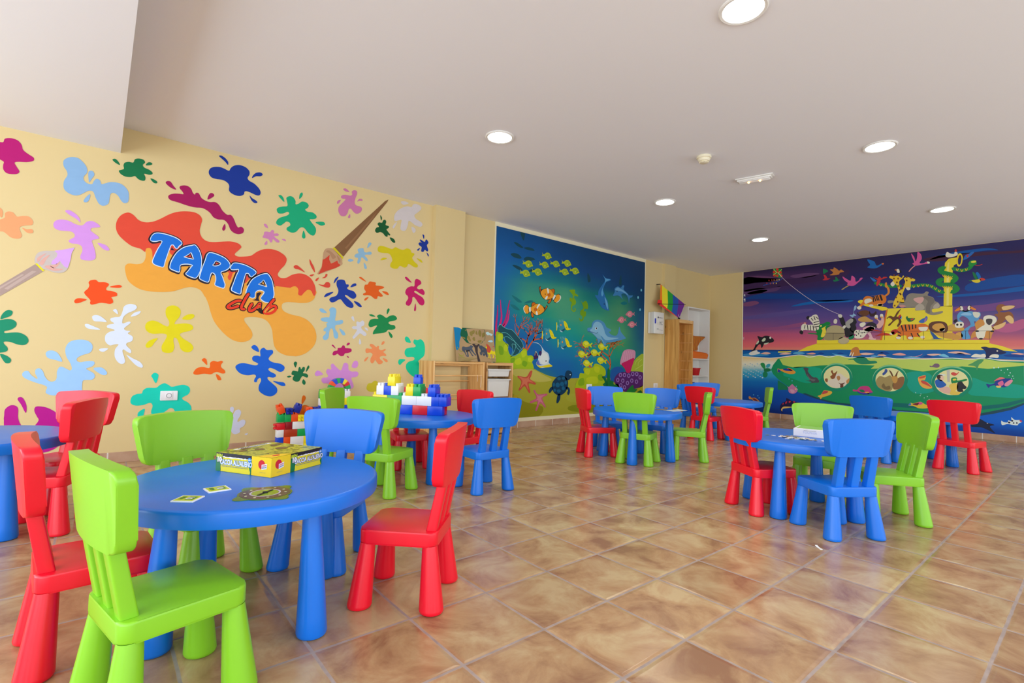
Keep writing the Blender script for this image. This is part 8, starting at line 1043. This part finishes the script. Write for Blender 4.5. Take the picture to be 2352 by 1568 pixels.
for z in (.796, .67, .44):
    for x0, x1 in ((2.446, 2.456), (2.822, 2.832)):
        bm = bmesh.new(); box(bm, x0, x1, 3.94, 4.2, z - .012, z); obj('bin_runner', bm, M['pine_flat'], t, False)
def bin_(z0, z1, label):
    b = thing('storage_bin', label, 'bin', (2.639, 4.05, z0))
    bm = bmesh.new(); h = z1 - z0
    wt, wb, dt, db = .176, .163, .108, .1
    def sh(w, d, r, z): return [(u, v, z) for u, v in rounded(w, d, r, 4)]
    outer = [sh(wb, db, .02, 0), sh(wt, dt, .02, h)]; inner = [sh(wt - .004, dt - .004, .018, h), sh(wb - .004, db - .004, .018, .004)]
    ringv = [[bm.verts.new(p) for p in q] for q in outer + inner]
    for A, B in zip(ringv, ringv[1:]):
        for k in range(len(A)): bm.faces.new((A[k], A[(k + 1) % len(A)], B[(k + 1) % len(A)], B[k]))
    bm.faces.new(ringv[0][::-1]); bm.faces.new(ringv[-1])
    obj('bin_body', bm, M['bin'], b)
    bm = bmesh.new()
    o2 = [bm.verts.new((u, v, h + .001)) for u, v in rounded(.19, .118, .02, 4)]; i2 = [bm.verts.new((u, v, h + .001)) for u, v in rounded(.173, .105, .018, 4)]
    o3 = [bm.verts.new((u, v, h - .014)) for u, v in rounded(.19, .118, .02, 4)]; i3 = [bm.verts.new((u, v, h - .002)) for u, v in rounded(.178, .11, .018, 4)]
    for A, B in ((i2, o2), (o2, o3), (o3, i3)):
        for k in range(len(A)): bm.faces.new((A[k], A[(k + 1) % len(A)], B[(k + 1) % len(A)], B[k]))
    obj('bin_rim', bm, M['bin'], b)
bin_(.709, .80, 'shallow white bin at the top of the pine cabinet'); bin_(.46, .676, 'deep white bin below the shallow one in the pine cabinet')

# child's cardboard picture leaning on top of the rack
pic = thing('cardboard_picture', 'wavy cardboard picture of a tree and animals on top of the pine rack', 'picture', (0, 0, 0))
def bend(a, z): return 4.085 + .09 * (z - .89) / .42 + .02 * math.sin((a - 2.1) / .6 * 2.6 * PI) * .5
def on_card(a, b, layer): return (a, bend(a, b) - .0018 - .0004 * layer, max(b, .8885))
bm = bmesh.new(); n = 24
gr = [[(2.09 + (2.70 - 2.09) * i / n, 0, .8885 + (1.30 - .8885) * j / 8) for i in range(n + 1)] for j in range(9)]
fr = [[bm.verts.new((a, bend(a, z) - .0015, z)) for a, _, z in r] for r in gr]; bk = [[bm.verts.new((a, bend(a, z) + .0025, z)) for a, _, z in r] for r in gr]
for S_ in (fr, bk):
    for j in range(8):
        for i in range(n): bm.faces.new((S_[j][i], S_[j][i + 1], S_[j + 1][i + 1], S_[j + 1][i]))
for j in range(8):
    for i in (0, n): bm.faces.new((fr[j][i], fr[j + 1][i], bk[j + 1][i], bk[j][i]))
for i in range(n):
    for j in (0, 8): bm.faces.new((fr[j][i], bk[j][i], bk[j][i + 1], fr[j][i + 1]))
obj('cardboard', bm, mat('brown_cardboard', rgb(176, 146, 104), .8, .06, 12), pic)
def on_card_clip(a, b, layer): return on_card(min(max(a, 2.092), 2.698), min(b, 1.299), layer)
paint_mesh('painted_scene', CARD_PICTURE[0][2], on_card_clip, M['paint'], pic)

# ------------------------------------------------------------------ corner: first aid box, kite, pine cabinet, white bookcase
t = thing('first_aid_box', 'white first aid box with black cross on the yellow wall', 'first aid box', (6.16, 4.105, 1.448))
bm = bmesh.new(); box(bm, 0, .292, 0, .09, 0, .38, .012, 3); obj('case', bm, M['white'], t)
bm = bmesh.new(); box(bm, .003, .289, .0905, .139, .003, .377, .008, 2); obj('back_shell', bm, M['white'], t)
bm = bmesh.new(); prism(bm, rounded(.0135, .044, .008, 4), lambda u, v: (.022 + u, .002, .218 + v), lambda u, v: (.022 + u, -.008, .218 + v), .002, 2, False); obj('latch', bm, mat('blue_latch_plastic', rgb(20, 40, 190), .35), t)
ink = mat('black_print', rgb(34, 36, 44), .5); greyink = mat('grey_print', rgb(120, 124, 130), .5)
bm = bmesh.new(); box(bm, .09, .128, -.0012, -.0002, .278, .292); box(bm, .102, .116, -.0012, -.0002, .266, .304); obj('cross_mark', bm, ink, t, False)
text_mesh('printed_letters', 'MC', .085, (.195, -.0012, .185), (1, 0, 0), (0, 0, 1), greyink, t, 0, 0, .8)
bm = bmesh.new(); box(bm, .1, .108, -.0012, -.0002, .16, .2); obj('print_mark', bm, mat('ochre_print', rgb(206, 170, 70), .5), t, False)
bm = bmesh.new(); box(bm, .14, .2, -.0012, -.0002, .277, .287); box(bm, .208, .24, -.0012, -.0002, .277, .286); obj('small_print', bm, ink, t, False)
bm = bmesh.new(); box(bm, .07, .13, -.0012, -.0002, .085, .09); box(bm, .07, .125, -.0012, -.0002, .073, .078); box(bm, .135, .25, -.0012, -.0002, .066, .07); obj('fine_print', bm, greyink, t, False)

kt = thing('kite', 'rainbow striped kite hanging above the first aid box', 'kite', (0, 0, 0))
KTOP, KBOT, KR, KL = Vector((6.41, 4.165, 2.338)), Vector((6.74, 3.99, 1.748)), Vector((6.86, 3.955, 2.008)), Vector((6.253, 4.12, 1.97))
KM = KTOP.lerp(KBOT, .56) + Vector((-.07, .02, 0))
KM = Vector((6.341, 4.085, 1.972))
KC = [(230, 40, 30), (244, 130, 20), (240, 226, 40), (20, 160, 50), (20, 80, 170), (110, 30, 140)]
KMAT = [mat('kite_cloth_%s' % n, rgb(*c), .5, .03) for n, c in zip(('red', 'orange', 'yellow', 'green', 'blue', 'purple'), KC)]
def kite_panel(poly, wt, m, lift=0.0):
    bm = bmesh.new(); nrm = (poly[1] - poly[0]).cross(poly[2] - poly[0]).normalized()
    if nrm.y > 0: nrm = -nrm
    lo = [bm.verts.new(p + nrm * (lift + .0012)) for p in poly]; hi = [bm.verts.new(p + nrm * lift) for p in poly]
    bm.faces.new(lo); bm.faces.new(hi[::-1])
    for k in range(len(poly)): bm.faces.new((lo[k], hi[k], hi[(k + 1) % len(poly)], lo[(k + 1) % len(poly)]))
    return obj('cloth_stripe', bm, m, kt, False)
def clip_poly(poly, f, lo, hi):
    for lim, sgn in ((lo, 1), (hi, -1)):
        out = []
        for i, p in enumerate(poly):
            q = poly[(i + 1) % len(poly)]; a, b = sgn * (f(p) - lim), sgn * (f(q) - lim)
            if a >= 0: out.append(p)
            if a * b < 0: out.append(p.lerp(q, a / (a - b)))
        poly = out
        if not poly: break
    return poly
main = [KTOP, KR, KBOT, KM]
val = {}
fdir = (KR - KM) + (KTOP - KBOT) * -.25
f_ = lambda p: (p - KM).dot(fdir) / (KR - KM).dot(fdir)
for i, (lo_, hi_) in enumerate(((-9, .02), (.02, .26), (.26, .48), (.48, .72), (.72, 9))):
    for tri in ((KTOP, KR, KM), (KM, KR, KBOT)):
        pl_ = clip_poly(list(tri), f_, lo_, hi_)
        if len(pl_) >= 3: kite_panel(pl_, 0, KMAT[i + 1])
kite_panel([KTOP, KM, KL.lerp(KM, .55)], 0, KMAT[1]); kite_panel([KTOP.lerp(KL, .8), KM.lerp(KTOP, .2), KM, KL], 0, KMAT[0], .001); kite_panel([KL, KM, KBOT], 0, KMAT[0], .001)
bm = bmesh.new(); tube(bm, [KM + Vector((0, -.008, 0)), KR + Vector((.02, -.008, 0))], .004, 8); tube(bm, [KL + Vector((0, -.008, 0)), KM + Vector((0, -.008, 0))], .004, 8); obj('cross_spar', bm, M['dark'], kt)
bm = bmesh.new(); tube(bm, [KTOP.lerp(KBOT, .32) + Vector((0.06, -.02, 0)), KBOT + Vector((0, -.01, 0.01))], .003, 8); obj('spine_rod', bm, M['paper'], kt)
bm = bmesh.new(); box(bm, KBOT.x - .022, KBOT.x + .018, KBOT.y - .012, KBOT.y + .012, KBOT.z - .02, KBOT.z + .012, .003, 1); obj('end_cap', bm, M['dark'], kt)
bm = bmesh.new(); lathe(bm, [(.012, 0), (.012, .01)], 12, Matrix.Translation(KL + Vector((.03, -.012, 0))) @ Matrix.Rotation(PI / 2, 4, 'X')); lathe(bm, [(.008, 0), (.008, .075)], 10, Matrix.Translation(KTOP + Vector((0, .078, .0))) @ Matrix.Rotation(PI / 2, 4, 'X')); obj('nail_and_clip', bm, M['dark'], kt)

t = thing('pine_cabinet', 'tall knotty pine cabinet standing in the far corner', 'cabinet', (0, 0, 0))
PK = wood_mat('knotty_pine', rgb(196, 138, 66), rgb(230, 178, 100), 'Z')
for x in (6.61, 7.068):
    bm = bmesh.new(); box(bm, x, x + .02, 3.912, 4.19, 0, 1.722, .002, 1); obj('side_panel', bm, PK, t, False)
bm = bmesh.new(); box(bm, 6.63, 7.068, 3.914, 4.19, 1.66, 1.72, .002, 1); obj('top_board', bm, M['pine_flat'], t, False)
bm = bmesh.new(); box(bm, 6.63, 7.068, 4.17, 4.188, .06, 1.66); obj('back_panel', bm, PK, t, False)
bm = bmesh.new(); box(bm, 6.63, 7.068, 3.916, 4.19, .02, .06); obj('bottom_board', bm, M['pine_flat'], t, False)
for k in range(9):
    z = 1.48 - k * .165
    for x0, x1 in ((6.63, 6.638), (7.06, 7.068)):
        bm = bmesh.new(); box(bm, x0, x1, 3.93, 4.17, z, z + .012); obj('runner', bm, M['pine_flat'], t, False)
t = thing('white_bookcase', 'tall white bookcase in the yellow corner beside the pine cabinet', 'bookcase', (0, 0, 0))
bx0, bx1, by0, by1, bz = 7.095, 7.872, 4.022, 4.24, 1.995
for x in (bx0, bx1 - .022):
    bm = bmesh.new(); box(bm, x, x + .022, by0, by1, 0, bz, .001, 1); obj('side_panel', bm, M['white'], t, False)
bm = bmesh.new(); box(bm, bx0 + .022, bx1 - .022, by0, by1, bz - .022, bz, .001, 1); obj('top_board', bm, M['white'], t, False)
bm = bmesh.new(); box(bm, bx0 + .022, bx1 - .022, by1 - .008, by1, .05, bz - .022); obj('back_panel', bm, M['white'], t, False)
for z in (.05, .37, .705, 1.025):
    bm = bmesh.new(); box(bm, bx0 + .022, bx1 - .022, by0 + .004, by1 - .008, z - .0, z + .02, .001, 1); obj('shelf', bm, M['white'], t, False)
t = thing('orange_tray', 'orange plastic tray on the upper shelf of the white bookcase', 'tray', (0, 0, 1.0455))
bm = bmesh.new()
L4 = [(7.14, 0), (7.80, 0), (7.83, .045), (7.845, .085), (7.80, .088), (7.78, .1), (7.14, .14)]
prism(bm, L4, lambda u, v: (u, 4.03, v), lambda u, v: (u, 4.2, v), .004, 2); obj('tray_body', bm, M['orange'], t)
bm = bmesh.new(); prism(bm, [(7.14, .1405), (7.78, .1005), (7.795, .108), (7.14, .15)], lambda u, v: (u, 4.024, v), lambda u, v: (u, 4.205, v), .002, 1); obj('tray_rim', bm, M['orange'], t)
t = thing('star_cushion', 'orange and green patterned star shape standing on the orange tray', 'cushion', (7.44, 4.12, 1.32))
def starmat():
    m, nt, b = new_mat('patterned_cloth')
    tc = nt.nodes.new('ShaderNodeTexCoord'); w = nt.nodes.new('ShaderNodeTexWave'); w.inputs['Scale'].default_value = 5; w.inputs['Distortion'].default_value = 6
    nt.links.new(tc.outputs['Object'], w.inputs['Vector'])
    cr = nt.nodes.new('ShaderNodeValToRGB'); cr.color_ramp.interpolation = 'CONSTANT'
    cr.color_ramp.elements[0].color = rgb(206, 110, 20); cr.color_ramp.elements[1].position = .35; cr.color_ramp.elements[1].color = rgb(222, 170, 30)
    cr.color_ramp.elements.new(.6).color = rgb(20, 84, 60); cr.color_ramp.elements.new(.75).color = rgb(190, 80, 30)
    nt.links.new(w.outputs['Fac'], cr.inputs['Fac']); nt.links.new(cr.outputs['Color'], b.inputs['Base Color']); b.inputs['Roughness'].default_value = .7
    return m
bm = bmesh.new()
sp = [(-.22, .15), (0, .15), (.36, .155), (.37, .13), (.16, .02), (.11, -.08), (.115, -.125), (-.02, -.125), (-.10, -.125), (-.22, -.125)]
prism(bm, catmull(sp, True, 3), lambda u, v: (u, -.03, v), lambda u, v: (u, .03, v), .012, 2); obj('cushion_body', bm, starmat(), t)
t = thing('red_pot', 'red plastic pot on the middle shelf of the white bookcase', 'pot', (7.515, 4.12, .7255))
bm = bmesh.new(); lathe(bm, [(.075, 0), (.078, .004), (.10, .125), (.108, .128), (.108, .142), (.1, .142), (.075, .01)], 32, cap=False); lathe(bm, [(.074, .008), (.001, .008)], 32, cap=False); lathe(bm, [(.001, .0), (.075, .0)], 32, cap=False)
obj('pot_body', bm, M['pot'], t)
bm = bmesh.new(); box(bm, 7.14, 7.42, 4.05, 4.2, .3905, .60, .01, 2); o = obj('navy_box', bm, mat('navy_card', rgb(20, 34, 84), .6), None); tag(o, 'dark navy box low in the white bookcase', 'box')

# ------------------------------------------------------------------ puzzle table and papers
pb = thing('puzzle_box', 'white jigsaw box with green lid picture on the right table', 'puzzle box', (2.342, .425, TOP), math.atan2(-.1905, .03) + .03)
bm = bmesh.new(); box(bm, 0, .30, 0, .205, 0, .05, .0015, 1); obj('box_body', bm, M['paper'], pb, False)
bm = bmesh.new(); box(bm, .012, .288, .03, .195, .0502, .0508); obj('lid_picture', bm, mat('green_lid_print', rgb(150, 206, 110), .3, .12, 14), pb, False)
text_mesh('printed_letters', 'TOUPHER', .02, (.095, -.0006, .027), (1, 0, 0), (0, 0, 1), mat('pale_blue_print', rgb(170, 184, 220), .5), pb, 0, 0, .9)
bm = bmesh.new(); box(bm, .06, .13, -.0008, -.0002, .039, .041); obj('fine_print', bm, greyink, pb, False)
bm = bmesh.new(); box(bm, .2, .235, -.0008, -.0002, .008, .042); obj('pale_label', bm, mat('pale_lilac_print', rgb(206, 206, 226), .5), pb, False)
bm = bmesh.new(); random.seed(11)
c_, s_ = .03, -.19; ln = math.hypot(c_, s_)
for k in range(70):
    u = random.gauss(0, .052); v = random.gauss(0, .03)
    px_, py_ = 2.215 + u * c_ / ln + v * .19 / ln, .352 + u * s_ / ln + v * .03 / ln
    a = random.uniform(0, PI); z = TOP + random.choice((.0005, .0005, .003, .0055)); w = .0095
    mtx = Matrix.Translation((px_, py_, z)) @ Matrix.Rotation(a, 4, 'Z') @ Matrix.Rotation(random.uniform(-.15, .15), 4, 'X')
    q = [(-1, -1), (-.3, -1), (0, -1.45), (.3, -1), (1, -1), (1, -.3), (.6, 0), (1, .3), (1, 1), (.3, 1), (0, 1.45), (-.3, 1), (-1, 1), (-1, .3), (-.6, 0), (-1, -.3)]
    lo = [bm.verts.new(mtx @ Vector((x * w, y * w, 0))) for x, y in q]; hi = [bm.verts.new(mtx @ Vector((x * w, y * w, .0022))) for x, y in q]
    mi = random.choice((0, 0, 0, 1, 2))
    fs = [bm.faces.new(hi), bm.faces.new(lo[::-1])] + [bm.faces.new((lo[i], lo[(i + 1) % 16], hi[(i + 1) % 16], hi[i])) for i in range(16)]
    for f in fs: f.material_index = mi
o = obj('jigsaw_pieces', bm, [M['paper'], mat('jigsaw_green_print', rgb(110, 130, 90), .4), mat('jigsaw_brown_print', rgb(160, 130, 90), .4)], None, False)
tag(o, 'loose pile of jigsaw pieces beside the white puzzle box', 'jigsaw pieces', None, 'stuff')
def sheet(x, y, rz, w, d, z, label, m=None):
    bm = bmesh.new(); n = 8
    g = [[(-w / 2 + w * i / n, -d / 2 + d * j / 2) for i in range(n + 1)] for j in range(3)]
    lift = lambda u, v: .004 * max(0, (u / w * 2)) ** 2 + .001
    T_ = [[bm.verts.new((u, v, lift(u, v) + .001)) for u, v in r] for r in g]; B_ = [[bm.verts.new((u, v, lift(u, v) - .0008)) for u, v in r] for r in g]
    for S_ in (T_, B_):
        for j in range(2):
            for i in range(n): bm.faces.new((S_[j][i], S_[j][i + 1], S_[j + 1][i + 1], S_[j + 1][i]))
    for i in range(n):
        for j in (0, 2): bm.faces.new((T_[j][i], T_[j][i + 1], B_[j][i + 1], B_[j][i]))
    for j in range(2):
        for i in (0, n): bm.faces.new((T_[j][i], T_[j + 1][i], B_[j + 1][i], B_[j][i]))
    o = obj('paper_sheet', bm, m or M['paper']); o.location = (x, y, z); o.rotation_euler = (0, 0, rz); tag(o, label, 'paper'); return o
sheet(3.065, 1.93, -1.05, .15, .1, TOP, 'grey printed paper on the middle table, closer to its centre', mat('grey_paper', rgb(120, 112, 104), .5, .15, 40))
sheet(3.13, 1.79, -.15, .21, .12, TOP, 'curled white paper at the right edge of the middle table', mat('pale_printed_paper', rgb(196, 206, 210), .5, .12, 40))
sheet(3.05, 2.12, .4, .17, .12, TOP, 'pale paper on the middle table before the pale lit blue chair', mat('blue_paper', rgb(110, 176, 236), .5, .1, 30))
o = sheet(1.664, .0455, math.atan2(.035, .033), .05, .012, 0, 'tiny white paper scrap on the floor in front of the puzzle table')

# ------------------------------------------------------------------ camera
cam = bpy.data.cameras.new('camera'); cam.sensor_width = 36; cam.lens = 1140.9976 / 2352 * 36; cam.clip_start = .05; cam.clip_end = 100
co = bpy.data.objects.new('camera', cam); COL.objects.link(co)
yaw, pitch, roll = .876385949, .0375655348, -.0274442010
Rm = Matrix.Rotation(yaw, 3, 'Z') @ Matrix.Rotation(-pitch, 3, 'Y') @ Matrix.Rotation(roll, 3, 'X')
fw, rt_, up = Rm @ Vector((1, 0, 0)), Rm @ Vector((0, -1, 0)), Rm @ Vector((0, 0, 1))
mw = Matrix((rt_, up, -fw)).transposed().to_4x4(); mw.translation = (-1.21672775, -.91421995, .91714714)
co.matrix_world = mw
SC.camera = co

# ------------------------------------------------------------------ light
w = bpy.data.worlds.new('daylight'); SC.world = w; w.use_nodes = True
bg = w.node_tree.nodes['Background']; bg.inputs['Color'].default_value = (.80, .90, 1.0, 1); bg.inputs['Strength'].default_value = 1.9
def area(name, loc, rot, sx, sy, power, col):
    l = bpy.data.lights.new(name, 'AREA'); l.shape = 'RECTANGLE'; l.size = sx; l.size_y = sy; l.energy = power; l.color = col
    o = bpy.data.objects.new(name, l); COL.objects.link(o); o.location = loc; o.rotation_euler = rot; return o
for y in (-2.8, -.2, 2.5): area('window_daylight', (XB + .03, y, 1.3), (0, -PI / 2, 0), 2.2, 2.1, 72, (.80, .90, 1.0))
for x in (-2.5, .35, 3.3, 6.4): area('window_daylight', (x, YF + .03, 1.3), (PI / 2, 0, 0), 2.3, 2.2, 46, (.82, .91, 1.0))
for i, x in enumerate(LAMPX):
    for y in (.256, 2.252):
        l = bpy.data.lights.new('downlight', 'AREA'); l.shape = 'DISK'; l.size = .18; l.energy = 7; l.color = (1.0, .98, .9); l.spread = math.radians(140)
        o = bpy.data.objects.new('downlight', l); COL.objects.link(o); o.location = (x, y, H - .02)

SC.view_settings.view_transform = 'Standard'; SC.view_settings.look = 'None'; SC.view_settings.gamma = 1.0; SC.view_settings.use_curve_mapping = False
SC.view_settings.exposure = -0.16
SC.cycles.use_denoising = True
SC.cycles.max_bounces = 8; SC.cycles.diffuse_bounces = 5; SC.cycles.glossy_bounces = 4
